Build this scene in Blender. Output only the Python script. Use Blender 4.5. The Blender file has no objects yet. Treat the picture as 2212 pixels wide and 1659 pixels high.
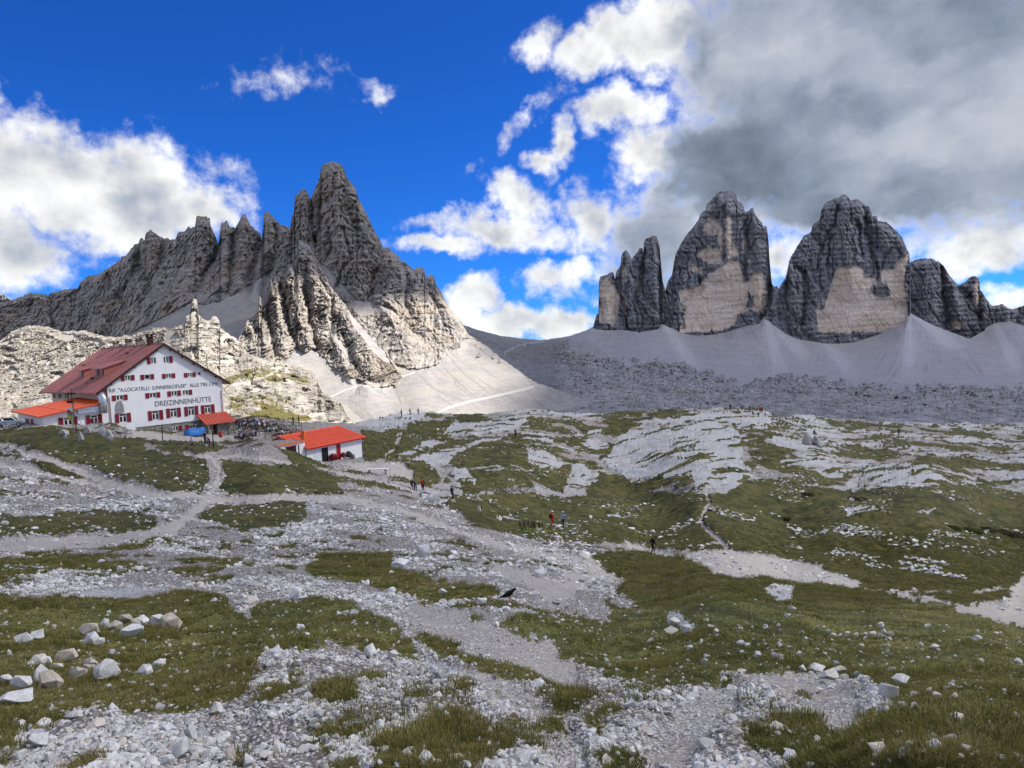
import bpy, bmesh, math, random
import numpy as np
from mathutils import Vector, Matrix
R = math.radians
random.seed(7); RNG = np.random.default_rng(11)
scene = bpy.context.scene
col = scene.collection

# ------------------------------------------------------------------ camera
W, H, LENS = 2212.0, 1659.0, 26.0
FOC = LENS / 36.0 * W
PITCH, ROLL = R(3.2), R(3.0)
_u0 = np.array([0, math.sin(PITCH), math.cos(PITCH)]); _r0 = np.array([1.0, 0, 0])
FWD = np.array([0, math.cos(PITCH), -math.sin(PITCH)])
UP = _u0 * math.cos(ROLL) + _r0 * math.sin(ROLL)
RGT = _r0 * math.cos(ROLL) - _u0 * math.sin(ROLL)
cam_d = bpy.data.cameras.new('camera'); cam_d.lens = LENS; cam_d.sensor_width = 36.0
cam_d.sensor_fit = 'HORIZONTAL'; cam_d.clip_start = 0.05; cam_d.clip_end = 60000
cam = bpy.data.objects.new('camera', cam_d); col.objects.link(cam)
m = Matrix.Identity(4)
for i in range(3):
    m[i][0] = RGT[i]; m[i][1] = UP[i]; m[i][2] = -FWD[i]
cam.matrix_world = m
scene.camera = cam

def ray(px, py):
    px = np.asarray(px, float)[..., None]; py = np.asarray(py, float)[..., None]
    return FWD + RGT * ((px - W / 2) / FOC) - UP * ((py - H / 2) / FOC)
def at(px, py, D):
    return ray(px, py) * np.asarray(D, float)[..., None]
def proj(P):
    P = np.asarray(P, float); d = P @ FWD
    return W / 2 + FOC * (P @ RGT) / d, H / 2 - FOC * (P @ UP) / d, d

# ------------------------------------------------------------------ light
SUN_AZ, SUN_EL = R(80), R(46)
SUN_DIR = np.array([math.sin(SUN_AZ) * math.cos(SUN_EL), math.cos(SUN_AZ) * math.cos(SUN_EL), math.sin(SUN_EL)])
EXPOSURE = 1.6
SKY_STRENGTH = 0.10
SUN_STRENGTH = 3.0
scene.view_settings.view_transform = 'Standard'
scene.view_settings.look = 'None'
scene.view_settings.exposure = EXPOSURE
scene.view_settings.gamma = 1.0
scene.view_settings.use_curve_mapping = False
scene.cycles.use_denoising = True
scene.cycles.max_bounces = 4; scene.cycles.diffuse_bounces = 2; scene.cycles.glossy_bounces = 2
scene.cycles.transparent_max_bounces = 6
scene.cycles.sample_clamp_indirect = 6.0

sun_d = bpy.data.lights.new('sun', 'SUN'); sun_d.energy = SUN_STRENGTH; sun_d.angle = R(0.55); sun_d.color = (1.0, 0.95, 0.87)
sun = bpy.data.objects.new('sun', sun_d); col.objects.link(sun)
sun.rotation_euler = Vector(-SUN_DIR).to_track_quat('-Z', 'Y').to_euler()
sun.location = (300, 300, 900)

world = bpy.data.worlds.new('World'); scene.world = world; world.use_nodes = True

class NT:
    """small helper for node trees"""
    def __init__(s, tree): s.t = tree; s.n = tree.nodes; s.l = tree.links
    def new(s, typ, **kw):
        n = s.n.new(typ)
        for k, v in kw.items(): setattr(n, k, v)
        return n
    def put(s, sock, v):
        if isinstance(v, bpy.types.NodeSocket): s.l.new(v, sock)
        elif v is not None:
            try: sock.default_value = v
            except Exception: sock.default_value = tuple(v) + (1.0,)
    def math(s, op, a, b=None, c=None, clamp=False):
        n = s.new('ShaderNodeMath', operation=op, use_clamp=clamp)
        s.put(n.inputs[0], a); s.put(n.inputs[1], b); s.put(n.inputs[2], c)
        return n.outputs[0]
    def vec(s, op, a, b=None, sc=None):
        n = s.new('ShaderNodeVectorMath', operation=op)
        s.put(n.inputs[0], a); s.put(n.inputs[1], b)
        if sc is not None: s.put(n.inputs['Scale'], sc)
        return n.outputs['Value'] if op in ('LENGTH', 'DOT_PRODUCT', 'DISTANCE') else n.outputs[0]
    def noise(s, vec, scale, detail=4, rough=0.55, dist=0.0, out='Fac', dim='3D'):
        n = s.new('ShaderNodeTexNoise', noise_dimensions=dim)
        s.put(n.inputs['Vector'], vec); n.inputs['Scale'].default_value = scale
        n.inputs['Detail'].default_value = detail; n.inputs['Roughness'].default_value = rough
        n.inputs['Distortion'].default_value = dist
        return n.outputs[out]
    def voro(s, vec, scale, feature='F1', out='Distance', rnd=1.0):
        n = s.new('ShaderNodeTexVoronoi', feature=feature)
        s.put(n.inputs['Vector'], vec); n.inputs['Scale'].default_value = scale
        n.inputs['Randomness'].default_value = rnd
        return n.outputs[out]
    def ramp(s, v, a, b, smooth=True, o0=0.0, o1=1.0):
        n = s.new('ShaderNodeMapRange', interpolation_type='SMOOTHSTEP' if smooth else 'LINEAR')
        s.put(n.inputs['Value'], v); s.put(n.inputs['From Min'], a); s.put(n.inputs['From Max'], b)
        s.put(n.inputs['To Min'], o0); s.put(n.inputs['To Max'], o1)
        return n.outputs[0]
    def mix(s, f, a, b, typ='RGBA', blend='MIX'):
        n = s.new('ShaderNodeMix', data_type=typ, clamp_factor=True)
        if typ == 'RGBA': n.blend_type = blend
        i = {'RGBA': (6, 7, 2), 'FLOAT': (2, 3, 0), 'VECTOR': (4, 5, 1)}[typ]
        s.put(n.inputs[0], f)
        for k, v in ((i[0], a), (i[1], b)):
            if isinstance(v, (tuple, list)) and typ == 'RGBA' and len(v) == 3: v = tuple(v) + (1.0,)
            s.put(n.inputs[k], v)
        return n.outputs[i[2]]
    def attr(s, name, out='Fac'):
        n = s.new('ShaderNodeAttribute', attribute_name=name); return n.outputs[out]
    def colramp(s, v, stops):
        n = s.new('ShaderNodeValToRGB'); e = n.color_ramp.elements
        while len(e) < len(stops): e.new(0.5)
        for k, (p, c) in enumerate(stops):
            e[k].position = p; e[k].color = tuple(c) + (1.0,)
        s.put(n.inputs[0], v); return n.outputs[0]

# ------------------------------------------------------------------ sky with clouds (directions, degrees of azimuth and elevation)
def azel(px, py):
    d = ray(px, py); d = d / np.linalg.norm(d)
    return math.degrees(math.atan2(d[0], d[1])), math.degrees(math.asin(d[2]))
def build_sky():
    t = NT(world.node_tree); t.n.clear()
    sky = t.new('ShaderNodeTexSky', sky_type='NISHITA', sun_disc=False, sun_elevation=SUN_EL, sun_rotation=SUN_AZ,
                altitude=2400, air_density=1.0, dust_density=0.3, ozone_density=3.0)
    blue = t.mix(1.0, sky.outputs[0], SKY_TINT, blend='MULTIPLY')
    tc = t.new('ShaderNodeTexCoord')
    sp = t.new('ShaderNodeSeparateXYZ'); t.l.new(tc.outputs['Generated'], sp.inputs[0])
    az = t.math('MULTIPLY', t.math('ARCTAN2', sp.outputs[0], sp.outputs[1]), 57.29578)
    el = t.math('MULTIPLY', t.math('ARCSINE', sp.outputs[2]), 57.29578)
    cb = t.new('ShaderNodeCombineXYZ'); t.l.new(az, cb.inputs[0]); t.l.new(el, cb.inputs[1])
    P = cb.outputs[0]
    w1 = t.vec('SUBTRACT', t.noise(P, 0.20, 3, 0.55, out='Color'), (0.5, 0.5, 0.5))
    w2 = t.vec('SUBTRACT', t.noise(P, 0.85, 5, 0.6, out='Color'), (0.5, 0.5, 0.5))
    PW = t.vec('ADD', P, t.vec('ADD', t.vec('MULTIPLY', w1, (5.0, 4.0, 0)), t.vec('MULTIPLY', w2, (1.5, 1.4, 0))))
    def field(blobs):
        acc = None
        for (x, y, rx, ry, rot, amp) in blobs:
            a, e = azel(x, y); k = 57.3 / FOC
            mp = t.new('ShaderNodeMapping', vector_type='TEXTURE')
            mp.inputs['Location'].default_value = (a, e, 0); mp.inputs['Rotation'].default_value = (0, 0, R(rot))
            mp.inputs['Scale'].default_value = (rx * k, ry * k, 1)
            t.l.new(PW, mp.inputs['Vector'])
            d = t.math('MULTIPLY_ADD', t.vec('LENGTH', mp.outputs[0]), -amp, amp)
            acc = d if acc is None else t.math('SMOOTH_MAX', acc, d, 0.12)
        return acc
    # x, y, radius x, radius y, rotation, weight   (photo scale 2212 x 1659)
    white = [(-60, 330, 120, 120, 0, 1), (80, 390, 170, 110, 0, 1.2), (300, 375, 105, 100, 0, 1.1), (250, 455, 240, 80, 0, 1.2), (440, 445, 95, 62, -10, .9),
             (40, 570, 100, 72, 0, .9), (-90, 500, 130, 160, 0, 1),
             (615, 158, 80, 30, 10, .27), (826, 190, 42, 24, 0, .40), (472, 365, 45, 22, -20, .17), (660, 175, 40, 16, -15, .16),
             (1165, 95, 70, 48, 30, .8), (1290, 95, 120, 58, 14, 1.0), (1420, 60, 150, 80, 10, 1.1), (1340, 225, 95, 52, -8, .85), (1210, 305, 34, 82, -28, .75),
             (1170, 345, 34, 30, 0, .6), (1395, 335, 75, 65, 0, .9), (1120, 430, 85, 52, -35, .8), (1085, 500, 175, 40, -8, .85), (960, 532, 120, 30, -3, .85), (930, 475, 60, 24, 10, .45),
             (1270, 480, 75, 90, 0, .8), (1030, 640, 62, 44, 0, 1.0), (1100, 690, 110, 46, 0, 1.1), (1200, 700, 110, 54, 0, 1.0), (1010, 690, 60, 40, 0, .9), (1210, 600, 95, 42, 0, .7),
             (2140, 520, 150, 62, 0, .85), (2060, 575, 75, 30, 0, .7), (2190, 655, 90, 34, 0, .7), (1680, 560, 60, 70, 0, .7),
             (1130, 260, 110, 14, 38, .22), (1262, 421, 85, 7, 10, .30)]
    dark = [(1650, 120, 230, 170, 0, 1.2), (1800, 300, 330, 210, 0, 1.4), (2100, 230, 330, 260, 0, 1.4), (1560, 360, 190, 150, 10, 1.2), (1900, 0, 420, 200, 0, 1.4), (1420, 520, 130, 140, 0, .95),
            (1850, 420, 300, 90, 0, 1.2), (2300, 370, 260, 110, 0, 1.1), (1350, 600, 90, 70, 0, .6)]
    dw = field(white); dd = field(dark)
    # generic broken cumulus outside the picture
    fd = t.vec('DISTANCE', P, (0, 12, 0))
    gen = t.math('SUBTRACT', t.math('MULTIPLY', t.ramp(fd, 40, 62), t.noise(P, 0.045, 3, 0.5)), 0.45)
    gen = t.math('MULTIPLY', gen, 4.0)
    d = t.math('SMOOTH_MAX', t.math('SMOOTH_MAX', dw, dd, 0.2), gen, 0.1)
    fine = t.math('SUBTRACT', t.noise(P, 0.62, 10, 0.62), 0.5)
    dn = t.math('MULTIPLY_ADD', fine, 1.2, d)
    alpha = t.ramp(dn, -0.12, 0.56)
    # shading: thin sunlit rims are white, thick middles grey
    PS = t.vec('ADD', P, (0.9, 1.5, 0))
    n0 = t.noise(P, 0.17, 6, 0.5); n1 = t.noise(PS, 0.17, 6, 0.5)
    relief = t.math('MULTIPLY', t.math('SUBTRACT', n0, n1), 1.5)
    thick = t.ramp(t.math('MULTIPLY_ADD', fine, 0.55, dd), 0.02, 0.62)
    thw = t.ramp(dw, 0.12, 0.8)
    # cloud bottoms are greyer
    grey_n = t.noise(t.vec('MULTIPLY', PW, (0.8, 1.3, 1)), 0.085, 4, 0.45)
    base = t.math('SUBTRACT', 1.0, t.math('MULTIPLY', thw, t.ramp(grey_n, 0.32, 0.68, o0=0.16, o1=0.40)))
    base = t.math('ADD', base, t.math('MULTIPLY', relief, t.math('SUBTRACT', 1.0, t.math('MULTIPLY', thick, 0.8))))
    dk = t.math('ADD', t.ramp(t.noise(t.vec('MULTIPLY', PW, (0.75, 1.5, 1)), 0.085, 6, 0.5), 0.30, 0.70, o0=0.23, o1=0.58), t.math('MULTIPLY', relief, 0.24))
    val = t.mix(thick, base, dk, 'FLOAT')
    val = t.math('MAXIMUM', t.math('MINIMUM', val, 1.4), 0.15)
    tint = t.mix(t.ramp(val, 0.2, 0.85), (0.74, 0.90, 1.20), (0.99, 1.0, 1.01))
    cc = t.vec('SCALE', tint, sc=t.math('MULTIPLY', val, 1.06 / SKY_STRENGTH / 2 ** EXPOSURE))
    out = t.mix(alpha, blue, cc)
    bg = t.new('ShaderNodeBackground'); t.l.new(out, bg.inputs[0]); bg.inputs[1].default_value = SKY_STRENGTH
    wo = t.new('ShaderNodeOutputWorld'); t.l.new(bg.outputs[0], wo.inputs[0])
SKY_TINT = (0.045, 0.205, 0.51)
build_sky()
world.cycles.sampling_method = 'MANUAL'; world.cycles.sample_map_resolution = 512

# ------------------------------------------------------------------ numpy noise
def _hash(ix, iy, s):
    h = (ix.astype(np.int64) * 374761393 + iy.astype(np.int64) * 668265263 + s * 974634777) & 0xffffffff
    h = ((h ^ (h >> 13)) * 1274126177) & 0xffffffff
    return (h ^ (h >> 16)) & 0xffffffff
_G = np.array([[math.cos(a), math.sin(a)] for a in np.linspace(0, 2 * math.pi, 17)[:16]], np.float32)
def perlin(x, y, s=0):
    x = np.asarray(x, np.float32); y = np.asarray(y, np.float32)
    x0 = np.floor(x); y0 = np.floor(y); fx = x - x0; fy = y - y0
    ux = fx * fx * fx * (fx * (fx * 6 - 15) + 10); uy = fy * fy * fy * (fy * (fy * 6 - 15) + 10)
    def g(dx, dy):
        k = _hash(x0 + dx, y0 + dy, s) & 15
        return _G[k, 0] * (fx - dx) + _G[k, 1] * (fy - dy)
    a = g(0, 0); b = g(1, 0); c = g(0, 1); d = g(1, 1)
    return ((a + (b - a) * ux) * (1 - uy) + (c + (d - c) * ux) * uy) * 1.5
def fbm(x, y, o=4, s=0, gain=0.5, lac=2.03):
    v = 0; a = 1.0
    for k in range(o):
        v = v + a * perlin(x, y, s + k * 17); x = x * lac + 3.7; y = y * lac + 1.3; a *= gain
    return v
def ridged(x, y, o=4, s=0, gain=0.5, lac=2.1):
    v = 0; a = 1.0
    for k in range(o):
        v = v + a * (1 - 2 * np.abs(perlin(x, y, s + k * 31))); x = x * lac + 5.1; y = y * lac + 2.9; a *= gain
    return v
def cellhash(x, y, s):
    return _hash(np.floor(x), np.floor(y), s) / 4294967295.0
def sstep(v, a, b):
    t = np.clip((v - a) / (b - a), 0, 1); return t * t * (3 - 2 * t)
def polyline(pts):
    p = np.array(pts, float); return lambda x: np.interp(x, p[:, 0], p[:, 1])
def segdist(PX, PY, pts):
    """distance to a polyline and position along it (0..n-1)"""
    best = np.full(PX.shape, 1e9); par = np.zeros(PX.shape)
    for k in range(len(pts) - 1):
        ax, ay = pts[k][:2]; bx, by = pts[k + 1][:2]
        dx, dy = bx - ax, by - ay; L = dx * dx + dy * dy + 1e-9
        t = np.clip(((PX - ax) * dx + (PY - ay) * dy) / L, 0, 1)
        d = np.hypot(PX - ax - t * dx, PY - ay - t * dy)
        mk = d < best; best = np.where(mk, d, best); par = np.where(mk, k + t, par)
    return best, par
def polysd(PX, PY, poly, pad=60):
    """signed distance to a closed polygon, positive inside"""
    p = np.array(poly, float); out = np.full(PX.shape, -1e3)
    mk = (PX > p[:, 0].min() - pad) & (PX < p[:, 0].max() + pad) & (PY > p[:, 1].min() - pad) & (PY < p[:, 1].max() + pad)
    x = PX[mk]; y = PY[mk]
    if x.size == 0: return out
    q = list(map(tuple, p)) + [tuple(p[0])]
    d, _ = segdist(x, y, q); ins = np.zeros(x.shape, bool)
    for k in range(len(p)):
        (x1, y1), (x2, y2) = q[k], q[k + 1]
        c = ((y1 > y) != (y2 > y)) & (x < (x2 - x1) * (y - y1) / (y2 - y1 + 1e-12) + x1)
        ins ^= c
    out[mk] = np.where(ins, d, -d); return out
def rbf(ctrl):
    """thin-plate spline through (px, py, value)"""
    c = np.array(ctrl, float); X = c[:, :2] / 1000.0; n = len(c)
    def k(r2): return 0.5 * r2 * np.log(r2 + 1e-12)
    A = np.zeros((n + 3, n + 3)); d = ((X[:, None] - X[None]) ** 2).sum(-1)
    A[:n, :n] = k(d) + np.eye(n) * 2e-4; A[:n, n] = 1; A[:n, n + 1:] = X; A[n, :n] = 1; A[n + 1:, :n] = X.T
    w = np.linalg.solve(A, np.concatenate([c[:, 2], [0, 0, 0]]))
    def f(px, py):
        px = np.asarray(px, float); sh = px.shape; q = np.stack([px.ravel(), np.asarray(py, float).ravel()], 1) / 1000.0
        o = np.empty(len(q))
        for i in range(0, len(q), 60000):
            b = q[i:i + 60000]; r2 = ((b[:, None] - X[None]) ** 2).sum(-1)
            o[i:i + 60000] = k(r2) @ w[:n] + w[n] + b @ w[n + 1:]
        return o.reshape(sh)
    return f
def rbf_grid(ctrl, PX, PY, x0, x1, y0, y1, step=8):
    """the spline on a coarse grid, interpolated bilinearly"""
    f = rbf(ctrl); gx = np.arange(x0, x1 + step, step); gy = np.arange(y0, y1 + step, step)
    g = f(*np.meshgrid(gx, gy)); u = np.clip((PX - x0) / step, 0, len(gx) - 1.001); v = np.clip((PY - y0) / step, 0, len(gy) - 1.001)
    i = u.astype(int); j = v.astype(int); fu = u - i; fv = v - j
    return (g[j, i] * (1 - fu) + g[j, i + 1] * fu) * (1 - fv) + (g[j + 1, i] * (1 - fu) + g[j + 1, i + 1] * fu) * fv

# ------------------------------------------------------------------ mesh helpers
def grid_mesh(name, P, mat, attrs=None, smooth=True, kind='structure'):
    """a mesh from a rows x columns array of points"""
    r, c = P.shape[:2]
    me = bpy.data.meshes.new(name)
    idx = np.arange(r * c).reshape(r, c)
    f = np.stack([idx[:-1, :-1], idx[:-1, 1:], idx[1:, 1:], idx[1:, :-1]], -1).reshape(-1, 4)
    me.vertices.add(r * c); me.vertices.foreach_set('co', P.reshape(-1).astype(np.float32))
    me.loops.add(f.size); me.loops.foreach_set('vertex_index', f.reshape(-1).astype(np.int32))
    me.polygons.add(len(f)); me.polygons.foreach_set('loop_start', np.arange(0, f.size, 4, dtype=np.int32))
    me.polygons.foreach_set('loop_total', np.full(len(f), 4, np.int32))
    if smooth: me.polygons.foreach_set('use_smooth', np.ones(len(f), bool))
    for k, v in (attrs or {}).items():
        a = me.attributes.new(k, 'FLOAT', 'POINT'); a.data.foreach_set('value', v.reshape(-1).astype(np.float32))
    me.update(calc_edges=True); me.materials.append(mat)
    o = bpy.data.objects.new(name, me); col.objects.link(o)
    if kind: o['kind'] = kind
    return o
def new_mat(name):
    mt = bpy.data.materials.new(name); mt.use_nodes = True; t = NT(mt.node_tree); t.n.clear()
    b = t.new('ShaderNodeBsdfPrincipled'); o = t.new('ShaderNodeOutputMaterial'); t.l.new(b.outputs[0], o.inputs[0])
    b.inputs['Roughness'].default_value = 0.9; b.inputs['Specular IOR Level'].default_value = 0.2
    return mt, t, b
def bump(t, b, h, strength=0.6, dist=0.1):
    n = t.new('ShaderNodeBump'); n.inputs['Strength'].default_value = strength; n.inputs['Distance'].default_value = dist
    t.l.new(h, n.inputs['Height']); t.l.new(n.outputs[0], b.inputs['Normal'])
# ------------------------------------------------------------------ rock materials
def rock_mat(name, dark, mid, warm, palec, screec, sc=1.0, warm_amt=0.5, bumpd=2.0, grassy=False, boulders=False):
    mt, t, b = new_mat(name)
    P = t.new('ShaderNodeTexCoord').outputs['Object']
    V = t.vec('MULTIPLY', P, (1, 1, 0.16)); S = t.vec('MULTIPLY', P, (0.10, 0.10, 1.0))
    big = t.noise(P, 0.012 * sc, 5, 0.6); streak = t.noise(V, 0.09 * sc, 5, 0.65, 0.4); strata = t.noise(S, 0.16 * sc, 4, 0.6)
    grain = t.noise(P, 0.30 * sc, 6, 0.7)
    c = t.mix(t.ramp(streak, 0.32, 0.68), dark, mid)
    c = t.mix(t.math('MULTIPLY', t.ramp(big, 0.46, 0.66), warm_amt), c, warm)
    pn = t.math('MULTIPLY_ADD', t.math('SUBTRACT', t.noise(t.vec('MULTIPLY', P, (1, 1, .3)), 0.13 * sc, 7, 0.7), 0.5), 1.5, t.attr('pale'))
    pm = t.ramp(pn, 0.26, 0.70)
    pm = t.math('MULTIPLY', pm, t.ramp(t.noise(t.vec('MULTIPLY', P, (1, 1, .05)), 0.075 * sc, 5, 0.7), .60, .74, o0=1.0, o1=.25))
    palev = t.mix(t.ramp(t.noise(P, 0.02 * sc, 4, 0.6), 0.35, 0.65), palec, tuple(k * f for k, f in zip(palec, (0.86, 0.80, 0.74))))
    c = t.mix(pm, c, palev)
    c = t.vec('SCALE', c, sc=t.math('MULTIPLY', t.ramp(strata, 0.46, 0.66, o0=1.0, o1=0.74), t.ramp(grain, 0.3, 0.6, o0=0.72, o1=1.06)))
    sn = t.noise(P, 0.5 * sc, 6, 0.7)
    sl = t.noise(P, 0.02 * sc, 4, 0.55)
    scr = t.mix(t.ramp(sn, 0.3, 0.7), tuple(k * 0.80 for k in screec), screec); scr = t.mix(t.ramp(t.noise(P, 0.10 * sc, 6, 0.75), .38, .62, o0=.55, o1=0), scr, tuple(k * .55 for k in screec))
    scr = t.mix(t.ramp(sl, 0.40, 0.65, o1=0.45), scr, tuple(k * f for k, f in zip(screec, (1.04, 0.98, 0.90))))
    sm = t.ramp(t.math('MULTIPLY_ADD', t.math('SUBTRACT', grain, 0.5), 0.5, t.attr('scree')), 0.42, 0.58)
    c = t.mix(sm, c, scr)
    # fan lines of coarser and darker debris
    c = t.mix(t.math('MULTIPLY', sm, t.ramp(t.attr('rill'), 0.15, 0.8, o1=0.55)), c, tuple(k * f for k, f in zip(screec, (0.64, 0.58, 0.53))))
    if grassy:
        g = t.ramp(t.math('MULTIPLY_ADD', t.math('SUBTRACT', t.noise(P, 0.22, 6, 0.7), 0.5), 1.1, t.attr('grass')), 0.40, 0.58)
        gc = t.mix(t.noise(P, 0.6, 4, 0.6), (0.07, 0.07, 0.02), (0.17, 0.145, 0.05))
        c = t.mix(g, c, gc)
    if boulders:
        for sc_, lo, hi in ((.05, .10, .30), (.16, .12, .34)):
            vc = t.voro(t.vec('ADD', P, t.vec('MULTIPLY', t.vec('SUBTRACT', t.noise(P, sc_ * 2, 3, .6, out='Color'), (.5, .5, .5)), (8, 8, 8))), sc_); vm = t.ramp(vc, lo, hi, o0=1, o1=0)
            k_ = t.math('MULTIPLY', vm, t.ramp(t.noise(P, sc_ * .25, 3, .6), .42, .62)); k_ = t.math('MULTIPLY', k_, t.math('SUBTRACT', 1.0, t.math('MULTIPLY', sm, .75)))
            c = t.mix(t.math('MULTIPLY', k_, .85), c, (.07, .068, .062) if sc_ < .1 else (.50, .49, .48))
    # worn trails
    c = t.mix(t.attr('trail'), c, tuple(min(0.75, k * 1.25) for k in screec))
    t.l.new(c, b.inputs['Base Color'])
    h = t.math('ADD', t.math('MULTIPLY', streak, 1.0), t.math('ADD', t.math('MULTIPLY', grain, 0.7), t.math('MULTIPLY', strata, 0.7)))
    hs = t.mix(sm, h, t.math('MULTIPLY', sn, 0.35), 'FLOAT')
    bump(t, b, hs, 0.9, bumpd)
    return mt
M_PATER = rock_mat('dolomite_grey', (0.255, 0.235, 0.215), (0.45, 0.412, 0.37), (0.42, 0.335, 0.245), (0.38, 0.345, 0.30), (0.385, 0.368, 0.348), 1.5, 0.55, 2.2)
M_CIME = rock_mat('dolomite_banded', (0.20, 0.20, 0.215), (0.35, 0.348, 0.365), (0.37, 0.33, 0.30), (0.74, 0.63, 0.52), (0.36, 0.35, 0.355), 0.55, 0.25, 5.0)
M_HILL = rock_mat('limestone_pale', (0.17, 0.155, 0.135), (0.38, 0.35, 0.30), (0.36, 0.31, 0.235), (0.46, 0.43, 0.385), (0.43, 0.40, 0.35), 5.0, 0.35, 0.6, True)
M_VALLEY = rock_mat('valley_debris', (0.20, 0.198, 0.20), (0.42, 0.42, 0.44), (0.34, 0.315, 0.26), (0.36, 0.35, 0.34), (0.345, 0.35, 0.38), 1.2, 0.30, 1.6, True, True)

def z3(p): return [(x * .248, 329.2 + y * .248) for x, y in p]
def z4(p): return [(493.7 + x * .2728, 329.2 + y * .2728) for x, y in p]
def z5(p): return [(493.7 + x * .2976, 603.5 + y * .2976) for x, y in p]
def z6(p): return [(1206.9 + x * .248, 384 + y * .248) for x, y in p]
def z7(p): return [(1645.8 + x * .2559, 384 + y * .2559) for x, y in p]

def relief(name, mat, x0, x1, dx, top, bot, ny, D, feats=(), amp=12, lam=60, seed=1, strata=1.5, jit=2.0, masks=None, back=120, backdrop=250, stretch=1.7, gain=0.55, pw=0.9, fine=.26, ledge=.10, ledge_l=7.0, dip=.08, smooth=False, ground=0.0, block=.34, fk=.75, palesm=0.0, vz=0.0, crack=1.0):
    """A mountain side. Top outline, foot line and distance D(px,py) are surveyed from the view;
    feats are ribs (+) and gullies (-), amp and lam the size of the crags in metres."""
    px = np.arange(x0, x1 + dx, dx); n = len(px)
    ty = top(px); by = bot(px)
    ty = ty + jit * (fbm(px / 9.0, px * 0 + seed, 4, seed, 0.6)) + jit * 0.6 * (cellhash(px / 2.2, px * 0, seed) - 0.5)
    ty = np.minimum(ty, by - 0.5)
    v = (np.linspace(0, 1, ny) ** pw)[:, None]
    PX = np.broadcast_to(px, (ny, n)).copy(); PY = by + (ty - by) * v
    d = D(PX, PY)
    P0 = at(PX, PY, d); m_per_q = d / FOC
    X = P0[..., 0]; Z = P0[..., 2] + ground * P0[..., 1]
    A = {k: np.zeros((ny, n)) for k in ('pale', 'scree', 'rill', 'trail', 'grass')}
    if masks: masks(PX, PY, A, X, Z)
    # wobble the feature lines
    wx = PX + 5 * fbm(PX / 26, PY / 26, 3, seed + 5); wy = PY + 5 * fbm(PX / 26 + 9, PY / 26, 3, seed + 6)
    rock = 1 - sstep(A['scree'], 0.25, 0.7)
    h = np.zeros_like(d)
    for (a, wd, pts) in feats:
        ds, _ = segdist(wx, wy, pts)
        h += fk * a * np.clip(1 - ds / wd, 0, 1)
    wX = X + lam * 0.25 * fbm(X / lam, Z / lam, 3, seed + 40)
    r1 = ridged(wX / lam, Z / (lam * stretch), 6, seed, gain)
    r2 = fbm(X / (lam * 2.2), Z / (lam * 2.6), 5, seed + 9, 0.5)
    blk = cellhash(wX / (lam * .16) + 3 * perlin(X / lam, Z / lam, 3), Z / (lam * .22) + 2 * perlin(X / lam * 1.7, Z / lam, 8), seed + 3) - .5
    blk2 = cellhash(wX / (lam * .06) + 2 * perlin(X / lam * 3, Z / lam * 3, 4), Z / (lam * .075) + 2 * perlin(X / lam * 3.7, Z / lam * 3, 9), seed + 4) - .5
    st = np.abs(((Z + 6 * fbm(X / 160, Z / 160, 2, seed + 77)) / (lam * .16)) % 1.0 - 0.5) * 2
    rock = rock * (1 - palesm * sstep(A['pale'], .3, .8))
    h = h + rock * (amp * (0.34 * r1 + 0.5 * r2) + amp * block * blk + amp * block * .6 * blk2 + strata * (st - .5)
                    + amp * fine * ridged(wX / (lam * .19), Z / (lam * .19 * stretch * .7), 4, seed + 13, .55) + amp * fine * .7 * fbm(X / (lam * .07), Z / (lam * .09), 3, seed + 15, .6)
                    + amp * ledge * ((((Z + dip * X + 5 * fbm(X / (lam * .9), Z / (lam * .9), 3, seed + 19)) / ledge_l) % 1.0) - .5) * sstep(fbm(X / lam, Z / lam, 2, seed + 23), -.5, .3))
    ck = sstep(1 - np.abs(perlin(wX / (lam * .42), Z / (lam * 2.4) + .35 * X / lam, seed + 60)), .86, .99) * .8 + sstep(1 - np.abs(perlin(wX / (lam * .17), Z / (lam * .9), seed + 61)), .88, .99) * .4
    h = h - rock * amp * crack * ck * 1.3
    h = h + (1 - rock) * amp * 0.10 * fbm(X / lam * 1.6, Z / lam, 4, seed + 2)
    h = h * np.clip(d / d.max() * 1.15, .12, 1) - A['rill'] * .4
    edge = sstep(v, 1.0, 0.93)
    d2 = d - h * (0.35 + 0.65 * np.broadcast_to(edge, d.shape))
    P = at(PX, PY, d2)
    if vz:
        Yg = P0[..., 1]; sc_ = np.clip(d / d.max() * 1.2, .18, 1); q1 = 34 * sc_.mean(); wq = X + 9 * fbm(X / 40, Yg / 40, 3, seed + 50); wr = Yg + 9 * fbm(X / 40 + 5, Yg / 40, 3, seed + 51)
        bl = cellhash(wq / 13, wr / 30, seed + 52) * 1.2 + cellhash(wq / 5.5, wr / 13, seed + 53) * .8 + ridged(X / 60, Yg / 90, 4, seed + 54, .6)
        P[..., 2] += vz * sc_ * rock * (bl - 1.0) * edge
    # the far side falls away behind the crest
    rows = []
    for k, f in enumerate((0.12, 0.35, 0.7, 1.0)):
        q = P[-1].copy(); q[:, 1] += back * f; q[:, 0] += back * f * (px - W / 2) / FOC; q[:, 2] -= backdrop * f ** 1.3
        rows.append(q)
    P = np.concatenate([P, np.stack(rows)], 0)
    A = {k: np.concatenate([a, np.repeat(a[-1:], 4, 0)], 0) for k, a in A.items() if a.any() or k in ('pale', 'scree')}
    return grid_mesh(name, P, mat, A, smooth=smooth)

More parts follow.
